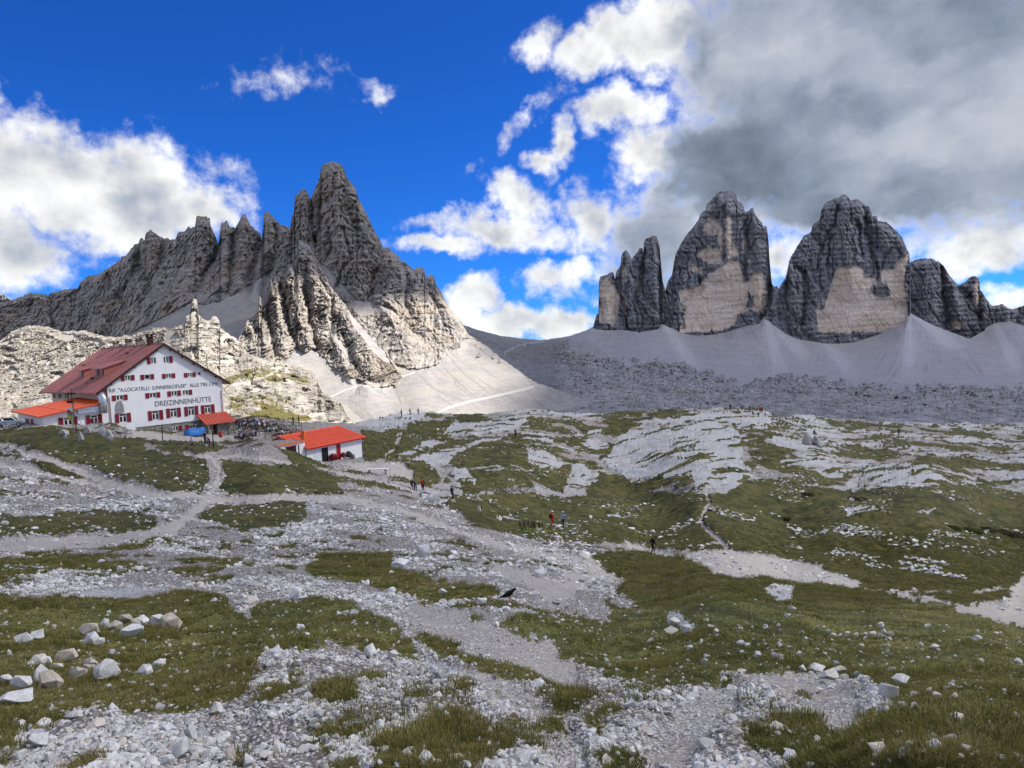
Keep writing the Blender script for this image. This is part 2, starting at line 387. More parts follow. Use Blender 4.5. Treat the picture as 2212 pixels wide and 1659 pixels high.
# ------------------------------------------------------------------ Paterno: jagged ridge to the left
ridge_top = polyline([(-160, 668), (-80, 655)] + z3([(0, 1310), (90, 1290), (200, 1250), (260, 1220), (330, 1225), (420, 1245), (440, 1225), (520, 1205), (600, 1190), (680, 1180), (700, 1130), (760, 1080), (860, 1060), (930, 1020), (1000, 965), (1050, 930), (1060, 910), (1080, 905), (1110, 880), (1140, 840), (1170, 800), (1208, 790), (1215, 750), (1240, 745), (1258, 780), (1264, 720), (1280, 690), (1310, 675), (1350, 700), (1400, 740), (1440, 745), (1490, 760), (1530, 750), (1550, 695), (1600, 690), (1640, 645), (1670, 660), (1700, 640), (1712, 555), (1770, 550), (1810, 570), (1828, 560), (1836, 640), (1870, 720), (1905, 790), (1916, 690), (1926, 620), (1970, 595), (2000, 640), (2050, 655), (2070, 620), (2110, 545), (2140, 550), (2180, 620)])
        + z4([(120, 520), (180, 590), (250, 640), (262, 700), (268, 640), (282, 480), (310, 465), (350, 510), (400, 560), (430, 580), (490, 595), (560, 640), (700, 760), (800, 900)]))
D_ridge = rbf([(-160, 690, 980), (-160, 780, 900), (0, 665, 960), (0, 760, 880), (170, 620, 960), (170, 740, 860), (330, 500, 940), (330, 620, 880), (330, 720, 760), (430, 470, 930), (440, 600, 850), (430, 700, 700), (540, 470, 920), (540, 600, 830), (540, 690, 690), (640, 500, 900), (640, 620, 800), (640, 760, 640), (430, 780, 600), (200, 800, 780)])
def ridge_masks(PX, PY, A, X, Z):
    A['scree'] = sstep(polysd(PX, PY + 3 * fbm(PX / 30, PY / 30, 3, 4), z3([(1000, 1650), (1150, 1560), (1400, 1440), (1560, 1350), (1680, 1290), (1780, 1330), (1900, 1290), (2050, 1230), (2212, 1120), (2400, 1000), (2700, 1000), (2700, 1900), (900, 1900)])), -3, 4)
    A['rill'] = A['scree'] * sstep(perlin((PX * .75 + PY) / 6.0, (PX - PY) / 90.0, 3), .1, .7) * .45
    A['pale'] = .25 * sstep(perlin(PX / 60, PY / 30, 21), 0.1, .6)
feats = [(22, 22, z3([(1300, 690), (1290, 850), (1380, 1150), (1420, 1300)])), (-20, 14, z3([(1430, 780), (1400, 950), (1330, 1100), (1200, 1380)])), (26, 26, z3([(1770, 560), (1760, 800), (1650, 1100), (1560, 1300)])),
         (-26, 14, z3([(1905, 790), (1880, 900), (1760, 1080), (1690, 1230)])), (26, 18, z3([(1970, 600), (1960, 850), (1930, 1150)])), (30, 22, z3([(2120, 560), (2110, 850), (2080, 1150)])),
         (-22, 12, z3([(2040, 680), (2010, 950), (1980, 1230)])), (-28, 14, z4([(258, 690), (215, 850), (190, 1000), (150, 1150)])), (26, 20, z4([(310, 480), (300, 760), (230, 1000), (180, 1150)])),
         (-18, 10, z4([(370, 560), (360, 800), (320, 960)])), (-18, 12, z3([(930, 1020), (960, 1150), (1100, 1350)])), (20, 22, z3([(860, 1060), (820, 1250), (850, 1500)])), (-16, 10, z3([(690, 1180), (640, 1300), (620, 1560)])),
         (18, 18, z3([(330, 1225), (370, 1330), (380, 1500)])), (-16, 10, z3([(440, 1240), (430, 1350), (460, 1560)])), (24, 30, z3([(1110, 880), (1130, 1100), (1250, 1300), (1230, 1500)])), (-18, 12, z3([(1210, 800), (1200, 1000), (1050, 1250)])),
         (22, 26, z3([(1570, 1060), (1500, 1200), (1430, 1350)])), (18, 24, z3([(1000, 1200), (900, 1350), (860, 1550)]))]
relief('mountain', M_PATER, -160, 690, 1.25, ridge_top, lambda x: 0 * x + 800, 270, D_ridge, feats, 5.5, 42, 3, 1.0, 2.4, ridge_masks, fine=.6, ledge=.22, fk=.75, block=.4, crack=.7)

# ------------------------------------------------------------------ Paterno: main summit with its scree
main_top = polyline(z4([(300, 1050), (420, 800), (480, 620), (495, 560), (500, 500), (518, 480), (525, 340), (560, 330), (572, 292), (610, 290), (630, 330), (645, 372), (680, 300), (720, 200), (735, 110), (780, 82), (830, 75), (880, 85), (910, 120), (930, 190), (970, 240), (1010, 290), (1025, 360), (1060, 420), (1100, 500), (1140, 590), (1170, 650), (1200, 690), (1220, 750), (1250, 760), (1268, 748), (1300, 790), (1350, 830), (1372, 862), (1390, 853), (1412, 892), (1440, 900), (1470, 930), (1480, 912), (1520, 905), (1550, 930), (1560, 990), (1600, 962), (1630, 985), (1640, 1040), (1680, 1100), (1720, 1180), (1760, 1240), (1810, 1290), (1850, 1350)])
                    + [(1002, 708), (1012, 722), (1026, 731), (1050, 746), (1077, 770), (1119, 800), (1152, 824), (1240, 855), (1330, 886), (1420, 912), (1480, 925)])
D_main = rbf([(560, 930, 400), (760, 920, 425), (900, 912, 415), (1100, 912, 425), (1330, 915, 450), (1480, 930, 470), (800, 860, 470), (900, 850, 485), (1000, 830, 520), (1120, 835, 520), (1240, 870, 485), (560, 800, 560), (690, 800, 555), (760, 790, 560), (840, 830, 525), (900, 790, 575), (950, 770, 625), (1000, 745, 680), (1060, 770, 640),
              (600, 700, 700), (700, 620, 745), (800, 640, 735), (880, 680, 700), (980, 690, 730), (700, 520, 800), (760, 540, 790), (850, 560, 790), (900, 620, 765), (740, 440, 825), (730, 350, 850), (650, 420, 845), (640, 520, 820), (820, 520, 820), (950, 620, 800), (1000, 705, 760)])
def main_masks(PX, PY, A, X, Z):
    wob = 5 * fbm(PX / 30, PY / 30, 4, 14)
    scr = z5([(-60, 560), (420, 600), (480, 500), (560, 540), (620, 520), (700, 600), (800, 660), (900, 720), (1000, 760), (1060, 790), (1180, 770), (1120, 640), (1000, 500), (900, 400), (820, 300), (760, 190), (800, 170), (870, 250), (1000, 390), (1100, 500), (1200, 600), (1300, 640), (1450, 650), (1540, 600), (1600, 500), (1680, 490), (1700, 430), (1760, 420), (2300, 700), (2900, 1000), (2900, 1300), (-60, 1300)])
    s = sstep(polysd(PX, PY + wob, scr), -3, 4)
    ledge = z4([(700, 870), (780, 900), (900, 1030), (1000, 1150), (1200, 1200), (1300, 1260), (1150, 1290), (1050, 1300), (930, 1180), (800, 1040)])
    s = np.maximum(s, .75 * sstep(polysd(PX, PY + wob, ledge), -4, 6))
    # rocks sticking out of the scree
    s *= 1 - .9 * sstep(fbm(PX / 16, PY / 10, 3, 66), .55, .75) * sstep(PX, 1010, 1040) * sstep(PY, 800, 770)
    A['scree'] = s
    dirn = (PX * .62 - PY * .78); along = (PX * .78 + PY * .62)
    rl = sstep(perlin(dirn / 7.0 + 1.2 * perlin(PX / 60, PY / 60, 2), along / 130, 5) + .7 * perlin(dirn / 2.2, along / 60, 6), .15, .8) * .7
    for pts, wd in ((z5([(1110, 590), (1160, 660), (1200, 740), (1220, 830), (1250, 900)]), 3.5), (z5([(1560, 640), (1680, 760), (1800, 860)]), 2.5), (z5([(1580, 540), (1700, 680), (1860, 800)]), 2.5), (z5([(1380, 690), (1500, 800), (1700, 880)]), 2.0), (z5([(1650, 720), (1640, 760), (1760, 850)]), 2.2)):
        ds, _ = segdist(PX, PY, pts); rl = np.maximum(rl, np.clip(1.2 - ds / wd, 0, 1))
    A['rill'] = rl * s
    for pts, wd in ((z5([(1480, 985), (1600, 930), (1750, 885), (1900, 855), (2050, 820), (2212, 780)]), 2.4), (z5([(730, 860), (850, 800), (960, 770), (1100, 790), (1180, 760), (1250, 710), (1350, 675)]), 1.5)):
        ds, _ = segdist(PX, PY, pts); A['trail'] = np.maximum(A['trail'], np.clip(1.5 - ds / wd, 0, 1))
    A['pale'] = .42 * sstep(fbm(PX / 50, PY / 60, 3, 31), .1, .6) * sstep(PY, 600, 760)
feats = [(26, 26, z4([(820, 90), (830, 300), (870, 500), (900, 700), (960, 900)])), (-26, 9, z4([(725, 390), (725, 560), (690, 700)])), (-24, 8, z4([(900, 610), (940, 740), (955, 830), (900, 960), (860, 1050)])), (28, 22, z4([(590, 300), (580, 480), (600, 640)])),
         (-26, 8, z4([(645, 380), (655, 480), (660, 620), (700, 740)])), (-18, 7, z4([(840, 190), (830, 280), (790, 400)])), (24, 30, z4([(1060, 700), (1080, 830), (1000, 1000), (1000, 1100)])), (26, 30, z4([(1280, 880), (1300, 1030), (1250, 1180), (1260, 1300)])), (-20, 10, z4([(1180, 930), (1130, 1050), (1120, 1150)])),
         (-22, 9, z4([(1380, 900), (1420, 1050), (1400, 1180), (1440, 1300)])), (18, 16, z4([(1480, 960), (1500, 1200), (1560, 1400)])), (-16, 8, z4([(1560, 1000), (1620, 1150), (1700, 1330)])), (16, 16, z4([(1600, 1000), (1680, 1180), (1780, 1330)])), (26, 34, z4([(1270, 1290), (1330, 1400), (1420, 1520), (1440, 1600)])),
         (-18, 10, z4([(1240, 1210), (1370, 1310), (1520, 1470)])), (22, 22, z4([(1700, 1320), (1780, 1430), (1820, 1520)])), (-20, 10, z4([(1620, 1450), (1680, 1540), (1700, 1600)])), (18, 14, z4([(960, 240), (1010, 420), (1060, 600), (1110, 680)])), (-14, 7, z4([(800, 600), (810, 760), (790, 850)])),
         (30, 26, z5([(560, 60), (600, 180), (700, 300), (760, 380)])), (34, 30, z5([(760, 300), (860, 480), (960, 640), (1000, 760)])), (26, 22, z5([(1000, 480), (1080, 620), (1120, 760)])), (-26, 10, z5([(720, 380), (760, 520), (800, 640)])), (-20, 9, z5([(850, 470), (930, 620), (960, 740)])), (18, 16, z5([(1560, 560), (1540, 500), (1500, 420)])), (-30, 14, z5([(640, 260), (690, 420), (640, 520)]))]
relief('mountain', M_PATER, 575, 1480, 1.15, main_top, lambda x: 0 * x + 935, 400, D_main, feats, 5.5, 38, 5, 1.0, 1.8, main_masks, fine=.6, ledge=.3, ledge_l=6.0, fk=.5, block=.45, crack=.7)

# ------------------------------------------------------------------ Paterno: sunlit spurs in front of the summit wall
spur_top = polyline(z4([(40, 1560), (90, 1450), (150, 1330), (200, 1290), (232, 1250), (242, 1140), (258, 1150), (268, 1220), (290, 1190), (318, 1060), (335, 1005), (350, 1035), (370, 980), (385, 1035), (400, 1000), (432, 1010), (440, 980), (455, 930), (480, 880), (518, 890), (530, 940), (545, 780), (556, 690), (600, 700), (640, 740), (700, 850), (760, 950), (800, 1050), (900, 1180), (950, 1230), (1000, 1320), (1100, 1430), (1200, 1530), (1290, 1640), (1400, 1780)]))
D_spur = rbf([(500, 740, 560), (560, 690, 600), (600, 600, 640), (630, 570, 660), (650, 520, 690), (690, 570, 680), (750, 650, 650), (800, 710, 620), (850, 790, 560), (520, 800, 500), (600, 790, 520), (700, 810, 520), (800, 850, 490), (600, 700, 590), (700, 720, 590), (780, 760, 560), (880, 840, 520), (500, 900, 450), (700, 900, 440), (870, 900, 440)])
def spur_masks(PX, PY, A, X, Z):
    wob = 4 * fbm(PX / 24, PY / 24, 4, 24)
    s = sstep(polysd(PX, PY + wob, z5([(-100, 620), (200, 640), (300, 640), (420, 600), (490, 490), (560, 530), (610, 500), (680, 560), (760, 640), (830, 690), (950, 730), (1010, 770), (1100, 785), (1200, 760), (1400, 1300), (-100, 1300)])), -3, 4)
    for q in (z5([(700, 250), (760, 310), (800, 420), (900, 560), (880, 600), (790, 470), (740, 390)]), z5([(850, 200), (960, 330), (1100, 480), (1200, 620), (1120, 600), (1000, 470), (900, 330)])):
        s = np.maximum(s, .8 * sstep(polysd(PX, PY + wob, q), -2, 3))
    A['scree'] = s; dirn = (PX * .62 - PY * .78); along = (PX * .78 + PY * .62)
    A['rill'] = s * sstep(perlin(dirn / 7.0, along / 120, 5), .2, .7) * .5
    A['pale'] = .6 * sstep(fbm(PX / 34, PY / 40, 3, 37), -.05, .5) * sstep(PY, 560, 660) + .22
    A['grass'] = 0 * s
    for pts, wd in ((z5([(730, 860), (850, 800), (960, 770), (1100, 790)]), 1.5),):
        ds, _ = segdist(PX, PY, pts); A['trail'] = np.maximum(A['trail'], np.clip(1.5 - ds / wd, 0, 1))
feats = [(24, 16, z4([(245, 1160), (240, 1300), (280, 1500), (330, 1700)])), (26, 18, z4([(335, 1020), (370, 1180), (400, 1350), (430, 1560)])), (-26, 9, z4([(415, 1040), (430, 1180), (470, 1350), (520, 1480)])), (34, 22, z4([(490, 900), (510, 1100), (560, 1300), (620, 1500)])),
         (-28, 10, z4([(610, 860), (620, 1000), (630, 1200), (660, 1400), (700, 1560)])), (30, 20, z4([(560, 710), (600, 850), (660, 1000), (700, 1200)])), (26, 18, z4([(660, 920), (760, 1100), (780, 1300), (730, 1500)])), (-24, 9, z4([(700, 950), (800, 1130), (830, 1300), (800, 1480)])),
         (26, 18, z4([(880, 1260), (960, 1400), (1020, 1560), (1100, 1750)])), (-22, 9, z4([(900, 1440), (960, 1560), (1000, 1680)])), (22, 18, z4([(850, 1520), (900, 1650), (960, 1780)])), (20, 14, z4([(140, 1350), (200, 1480), (220, 1600)])), (-18, 8, z4([(285, 1220), (330, 1400), (380, 1600)])), (24, 16, z4([(1050, 1460), (1120, 1600), (1150, 1750)]))]
relief('mountain', M_PATER, 505, 875, 1.0, spur_top, lambda x: 0 * x + 925, 330, D_spur, feats, 4.5, 24, 9, .8, 1.8, spur_masks, back=40, backdrop=90, fine=.7, ledge=.4, ledge_l=4.0, fk=.42, block=.45, crack=.8)

# ------------------------------------------------------------------ Tre Cime, four rock towers and their saddle
pic_top = polyline(z6([(190, 1370), (270, 1325), (300, 1300), (312, 1250), (330, 1185), (342, 1182), (348, 1220), (346, 1000), (350, 900), (362, 860), (430, 842), (440, 828), (470, 818), (484, 850), (490, 890), (500, 820), (538, 762), (545, 680), (570, 640), (590, 628), (618, 670), (640, 712), (652, 680), (690, 645), (700, 615), (730, 612), (738, 650), (742, 560), (760, 530), (820, 505), (855, 510), (862, 540), (880, 600), (885, 680), (895, 780), (905, 900), (920, 950), (935, 1000), (960, 1100), (990, 1300)]))
gra_top = polyline(z6([(880, 1330), (905, 1150), (925, 1000), (950, 900), (985, 850), (1000, 760), (1020, 660), (1060, 580), (1110, 500), (1170, 430), (1213, 370), (1240, 310), (1280, 280), (1290, 230), (1330, 190), (1350, 158), (1360, 172), (1370, 135), (1410, 115), (1470, 120), (1500, 112), (1540, 140), (1555, 200), (1590, 210), (1610, 250), (1620, 295), (1650, 290), (1690, 255), (1708, 310), (1730, 350), (1770, 390), (1780, 420), (1810, 420), (1820, 480), (1830, 580), (1835, 700), (1850, 850), (1857, 925), (1882, 950), (1900, 938), (1915, 968), (1960, 1080), (2050, 1200), (2150, 1330), (2250, 1420)]))
ove_top = polyline(z7([(-40, 1300), (60, 1120), (140, 940), (200, 840), (215, 780), (230, 700), (260, 640), (310, 560), (350, 490), (413, 460), (428, 400), (490, 350), (500, 270), (540, 210), (600, 180), (655, 165), (678, 140), (710, 145), (750, 190), (800, 180), (860, 220), (872, 240), (905, 240), (925, 290), (930, 325), (970, 320), (977, 362), (1050, 375), (1090, 410), (1150, 460), (1190, 520), (1220, 590), (1250, 650), (1232, 720), (1210, 880), (1235, 1000), (1260, 1220), (1290, 1330)]))
far_top = polyline(z7([(1130, 1250), (1180, 1000), (1210, 800), (1240, 722), (1300, 690), (1370, 678), (1440, 685), (1510, 720), (1560, 780), (1600, 850), (1660, 910), (1720, 880), (1750, 840), (1800, 830), (1835, 850), (1840, 950), (1870, 980), (1910, 1040), (1925, 1075), (1960, 1080), (2030, 1065), (2100, 1110), (2150, 1100), (2212, 1075), (2300, 1090), (2420, 1060), (2600, 1100)]))
def cime_D(base, lean=0.45, y0=740.0):
    """wall leaning back from its foot"""
    return lambda PX, PY: base + lean * (y0 - PY) * base / FOC
def pic_masks(PX, PY, A, X, Z):
    w = 3 * fbm(PX / 20, PY / 30, 4, 51)
    for q, v in ((z6([(350, 900), (430, 870), (480, 930), (530, 1000), (520, 1150), (490, 1290), (350, 1260)]), .75), (z6([(560, 1000), (600, 1040), (590, 1200), (560, 1180)]), .6), (z6([(670, 900), (720, 880), (720, 980), (690, 1000)]), .55), (z6([(540, 780), (600, 750), (610, 900), (550, 930)]), .5)):
        A['pale'] = np.maximum(A['pale'], v * sstep(polysd(PX, PY + w, q), -5, 4))
def gra_masks(PX, PY, A, X, Z):
    w = 4 * fbm(PX / 18, PY / 34, 4, 52)
    main = z6([(1050, 970), (1220, 960), (1250, 900), (1300, 850), (1380, 790), (1440, 760), (1490, 720), (1570, 720), (1600, 850), (1660, 900), (1700, 820), (1780, 820), (1800, 950), (1820, 1000), (1790, 1180), (1700, 1150), (1560, 1190), (1540, 1260), (1420, 1330), (1050, 1345), (1080, 1270), (1100, 1150), (1070, 1100)])
    for q, v in ((main, 1.0), (z6([(1290, 600), (1380, 600), (1420, 680), (1410, 760), (1300, 740), (1200, 690), (1220, 650)]), .72), (z6([(1300, 330), (1380, 360), (1440, 480), (1460, 660), (1410, 640), (1370, 500), (1250, 480)]), .62), (z6([(1450, 320), (1500, 330), (1510, 700), (1470, 720), (1450, 500)]), .75), (z6([(1520, 560), (1560, 580), (1570, 680), (1510, 680)]), .7), (z6([(1600, 480), (1640, 500), (1640, 700), (1600, 690)]), .55),
                 (z6([(1640, 700), (1680, 720), (1700, 1000), (1650, 900)]), .5), (z6([(1130, 760), (1260, 780), (1260, 860), (1130, 800)]), .55), (z6([(980, 1120), (1010, 1110), (1000, 1190)]), .5)):
        A['pale'] = np.maximum(A['pale'], v * sstep(polysd(PX, PY + w, q), -5, 4))
    for q in (z6([(1640, 960), (1700, 1040), (1700, 1120), (1620, 1140), (1650, 1060)]), z6([(1560, 1190), (1680, 1160), (1780, 1190), (1740, 1280), (1560, 1280)]), z6([(1610, 720), (1640, 800), (1640, 900), (1600, 850)])):
        A['pale'] *= 1 - .95 * sstep(polysd(PX, PY + w, q), -3, 3)
def ove_masks(PX, PY, A, X, Z):
    w = 3.5 * fbm(PX / 18, PY / 34, 4, 53)
    main = z7([(640, 755), (850, 760), (870, 840), (960, 850), (990, 780), (1120, 770), (1140, 700), (1240, 640), (1215, 760), (1195, 900), (1220, 1050), (1230, 1230), (1050, 1290), (620, 1310), (480, 1300), (460, 1130), (480, 1060), (560, 1000), (590, 880)])
    A['pale'] = np.maximum(A['pale'], sstep(polysd(PX, PY + w, main), -5, 4))
    for q in (z7([(930, 900), (1060, 890), (1090, 980), (1000, 1010), (930, 970)]), z7([(965, 780), (1000, 800), (1010, 890), (970, 890)]), z7([(520, 930), (560, 930), (530, 1100), (490, 1110)])):
        A['pale'] *= 1 - .97 * sstep(polysd(PX, PY + w, q), -3, 3)
    for q, v in ((z7([(740, 380), (790, 380), (790, 420), (740, 410)]), .55), (z7([(650, 530), (740, 530), (740, 570), (640, 580)]), .5)):
        A['pale'] = np.maximum(A['pale'], v * sstep(polysd(PX, PY + w, q), -5, 4))
def far_masks(PX, PY, A, X, Z):
    for q, v in ((z7([(1770, 900), (1835, 880), (1840, 1060), (1790, 1090)]), .7), (z7([(1620, 1190), (1690, 1220), (1690, 1290), (1600, 1280)]), .65)):
        A['pale'] = np.maximum(A['pale'], v * sstep(polysd(PX, PY + 3 * fbm(PX / 18, PY / 30, 3, 54), q), -4, 4))
pic_f = [(40, 20, z6([(820, 510), (830, 800), (840, 1200)])), (-40, 8, z6([(740, 650), (720, 900), (650, 1150)])), (36, 18, z6([(590, 640), (620, 900), (660, 1250)])), (-40, 7, z6([(488, 880), (520, 1000), (600, 1180), (600, 1320)])), (34, 18, z6([(410, 860), (420, 1250)])), (-34, 6, z6([(862, 620), (880, 900), (880, 1200)])), (-26, 6, z6([(700, 900), (800, 1100), (880, 1180)])), (22, 10, z6([(335, 1200), (340, 1330)]))]
gra_f = [(60, 40, z6([(1460, 120), (1470, 400), (1420, 800)])), (-40, 7, z6([(1440, 250), (1440, 450), (1440, 700)])), (-34, 7, z6([(1640, 320), (1640, 600), (1620, 900)])), (40, 24, z6([(1700, 300), (1730, 700), (1760, 1100)])), (30, 26, z6([(1300, 260), (1180, 560), (1090, 900), (1000, 1200)])), (-26, 8, z6([(1360, 180), (1400, 380), (1390, 520)])), (26, 14, z6([(1480, 300), (1490, 700)])), (-60, 12, z6([(1850, 940), (1810, 1080), (1790, 1230)])), (50, 18, z6([(1900, 960), (1900, 1120), (1880, 1280)])), (-50, 9, z6([(1910, 1120), (1960, 1250), (2000, 1300)])), (40, 18, z6([(2000, 1180), (2080, 1330)])), (-50, 10, z6([(935, 1000), (925, 1150), (920, 1320)])), (-22, 7, z6([(1240, 900), (1230, 970), (1080, 1100), (1080, 1300)]))]
ove_f = [(60, 46, z7([(690, 150), (700, 450), (760, 900)])), (-40, 7, z7([(800, 350), (820, 450), (840, 650)])), (-40, 8, z7([(870, 260), (880, 450), (930, 620), (970, 760), (980, 860)])), (34, 20, z7([(800, 190), (820, 330)])), (-34, 7, z7([(630, 210), (620, 360), (560, 480), (500, 600), (460, 780)])), (-36, 6, z7([(575, 500), (570, 640), (560, 760)])), (-50, 9, z7([(290, 750), (350, 810), (370, 900), (360, 1050), (340, 1240)])), (50, 26, z7([(230, 780), (270, 920), (250, 1150)])), (-46, 9, z7([(200, 900), (210, 1060), (300, 1250)])), (34, 20, z7([(900, 250), (1000, 420), (1080, 600)])), (-26, 7, z7([(860, 340), (930, 380), (970, 370)])), (30, 22, z7([(1150, 500), (1200, 700), (1200, 1000)]))]
far_f = [(60, 40, z7([(1370, 690), (1380, 900), (1400, 1180)])), (-60, 9, z7([(1520, 760), (1540, 900), (1550, 1080), (1560, 1270)])), (44, 22, z7([(1600, 900), (1650, 1080), (1680, 1250)])), (-40, 9, z7([(1680, 940), (1800, 1080), (1840, 1200)])), (44, 14, z7([(1800, 850), (1810, 1080)])), (-40, 7, z7([(1845, 980), (1840, 1180)])), (30, 20, z7([(1890, 1020), (1890, 1200)])), (40, 30, z7([(2030, 1070), (2080, 1200)]))]
foot = lambda x: 0 * x + 760
relief('mountain', M_CIME, 1254, 1452, 0.9, pic_top, foot, 210, cime_D(2090, .30), pic_f, 11, 85, 21, 4, 1.4, pic_masks, 150, 300, 2.0, palesm=.8, fine=.34, ledge=.4, ledge_l=15.0, dip=.05, fk=.6, block=.18)
relief('mountain', M_CIME, 1425, 1765, 0.9, gra_top, foot, 290, cime_D(2110, .32), gra_f, 11, 95, 23, 4, 1.4, gra_masks, 150, 300, 2.0, palesm=.8, fine=.34, ledge=.4, ledge_l=15.0, dip=.05, fk=.6, block=.18)
relief('mountain', M_CIME, 1640, 1976, 0.9, ove_top, foot, 290, cime_D(2095, .30), ove_f, 11, 95, 25, 5, 1.4, ove_masks, 150, 300, 2.0, palesm=.8, fine=.34, ledge=.4, ledge_l=15.0, dip=.05, fk=.6, block=.18)
relief('mountain', M_CIME, 1934, 2330, 1.0, far_top, lambda x: 0 * x + 770, 190, cime_D(2300, .3), far_f, 12, 95, 27, 5, 1.6, far_masks, 150, 300, 2.0, palesm=.8, fine=.34, ledge=.4, ledge_l=15.0, dip=.05, fk=.6, block=.18)
# faint blue summit at the far left
relief('mountain', M_CIME, -160, 60, 2.0, polyline([(-160, 655), (-60, 640), (0, 632), (14, 640), (40, 655), (60, 662)]), lambda x: 0 * x + 700, 40, lambda a, b: 0 * a + 3800, (), 30, 160, 29, 4, 1.0, None)

# ------------------------------------------------------------------ valley floor, saddle and talus fans under the towers
val_top = polyline([(940, 680), (990, 698), (1030, 712), (1080, 725), (1125, 731), (1170, 735), (1230, 726), (1265, 714), (1281, 706), (1313, 708), (1380, 718), (1423, 711), (1430, 694), (1440, 701), (1467, 717), (1554, 714), (1641, 699), (1653, 677), (1666, 690), (1680, 697), (1698, 684), (1715, 704), (1730, 720), (1755, 714), (1800, 717), (1840, 724), (1900, 712), (1953, 701), (1963, 673), (1980, 684), (2005, 697), (2040, 712), (2094, 732), (2127, 714), (2140, 681), (2212, 704), (2330, 730)])
D_val_log = rbf([(a_, b_, math.log(c_)) for a_, b_, c_ in [(900, 930, 330), (1100, 930, 310), (1400, 930, 300), (1800, 930, 300), (2330, 940, 300), (1000, 890, 560), (1350, 885, 440), (1700, 885, 460), (2330, 900, 430), (1150, 840, 800), (1400, 850, 720), (1700, 850, 760), (2000, 860, 700), (2330, 870, 640), (1060, 780, 1250), (1250, 790, 1200), (1450, 800, 1250), (1700, 800, 1400), (2000, 820, 1150), (2330, 830, 1050),
             (980, 700, 1750), (1100, 730, 1900), (1170, 737, 1900), (1080, 760, 1500), (1270, 712, 2030), (1300, 750, 1750), (1480, 755, 1850), (1650, 760, 1850), (1650, 700, 2060), (1430, 705, 2075), (1800, 765, 1850), (1960, 690, 2075), (1900, 740, 1960), (2000, 760, 1800), (2100, 735, 2120), (2200, 700, 2230), (2330, 725, 2230), (2200, 790, 1600)]])
_dv = D_val_log
D_valley = lambda a, b: np.exp(_dv(a, b))
def val_masks(PX, PY, A, X, Z):
    w = 4 * fbm(PX / 30, PY / 14, 4, 61)
    lim = polyline([(900, 1000), (1180, 800), (1260, 770), (1330, 790), (1480, 790), (1600, 835), (1700, 815), (1800, 830), (1950, 850), (2050, 835), (2212, 850), (2330, 850)])
    A['scree'] = sstep(lim(PX) - PY + 3.5 * w + 5 * fbm(PX / 9, PY / 5, 3, 68), -26, 30) * sstep(PX, 1150, 1300)
    A['scree'] = np.maximum(A['scree'], .5 * sstep(PX, 1330, 1180))
    # talus fans spreading from the clefts
    for ax, ay, dx_, dy_ in ((1430, 694, .72, 1.0), (1653, 677, .25, 1.0), (1653, 677, 1.0, 1.1), (1963, 673, 1.3, 1.0), (1963, 673, .0, 1.0), (2140, 681, .5, 1.0), (1750, 712, 1.0, 1.0)):
        L = np.hypot(dx_, dy_); u = ((PX - ax) * dx_ + (PY - ay) * dy_) / L; v = ((PX - ax) * dy_ - (PY - ay) * dx_) / L
        A['trail'] = np.maximum(A['trail'], .95 * np.exp(-(v / (4 + .12 * np.abs(u))) ** 2) * sstep(u, 0, 15) * sstep(u, 165, 90) * (0.6 + .6 * perlin(v / 2.5, u / 90, 8)))
    sl = PX + .55 * (PY - 700) * np.sin((PX - 1100) / 95.0)
    A['rill'] = A['scree'] * (.75 * sstep(perlin(sl / 4.2 + 1.5 * perlin(PX / 50, PY / 50, 1), PY / 75, 15) + .6 * perlin(sl / 1.9, PY / 34, 16) + .5 * fbm(PX / 30, PY / 16, 3, 17), .0, .9) + .5 * sstep(perlin(PX / 2.4, PY / 1.7, 18), .42, .6) * sstep(PY, 735, 790))
    ds, _ = segdist(PX, PY, z7([(430, 1310), (490, 1380), (540, 1450), (600, 1500)])); A['rill'] = np.maximum(A['rill'], np.clip(1.3 - ds / 3, 0, 1))
    ds, _ = segdist(PX, PY, [(1088, 764), (1120, 748), (1145, 742), (1175, 738)]); A['trail'] = np.maximum(A['trail'], .8 * np.clip(1.6 - ds / 1.6, 0, 1))
    g = np.zeros_like(PX)
    for q in ([(960, 690), (1080, 735), (1180, 740), (1270, 720), (1330, 770), (1240, 800), (1100, 785), (1020, 740)], [(1900, 850), (2060, 845), (2212, 850), (2212, 862), (2050, 868), (1900, 866)]): g = np.maximum(g, .42 * sstep(polysd(PX, PY, q), -14, 14))
    A['grass'] = np.maximum(g, .36 * sstep(PY, 790, 850))
vf = [(70, 60, [(1430, 694), (1480, 740), (1560, 800)]), (80, 60, [(1653, 677), (1660, 730), (1690, 800)]), (70, 60, [(1700, 690), (1780, 770), (1840, 830)]), (90, 60, [(1963, 673), (2060, 760), (2160, 830)]), (60, 50, [(1963, 673), (1950, 740), (1960, 820)]), (70, 50, [(2140, 681), (2200, 740), (2260, 790)]), (-40, 30, [(1560, 716), (1570, 780)]), (-40, 30, [(1840, 726), (1860, 790)])]
relief('valley', M_VALLEY, 940, 2330, 1.4, val_top, lambda x: 0 * x + 925, 240, D_valley, vf, 26, 60, 33, 0, 0.7, val_masks, 60, 60, .9, 0.62, 0.9, .5, 0, ground=.8, block=.5, vz=4.5, crack=0, fk=.36)

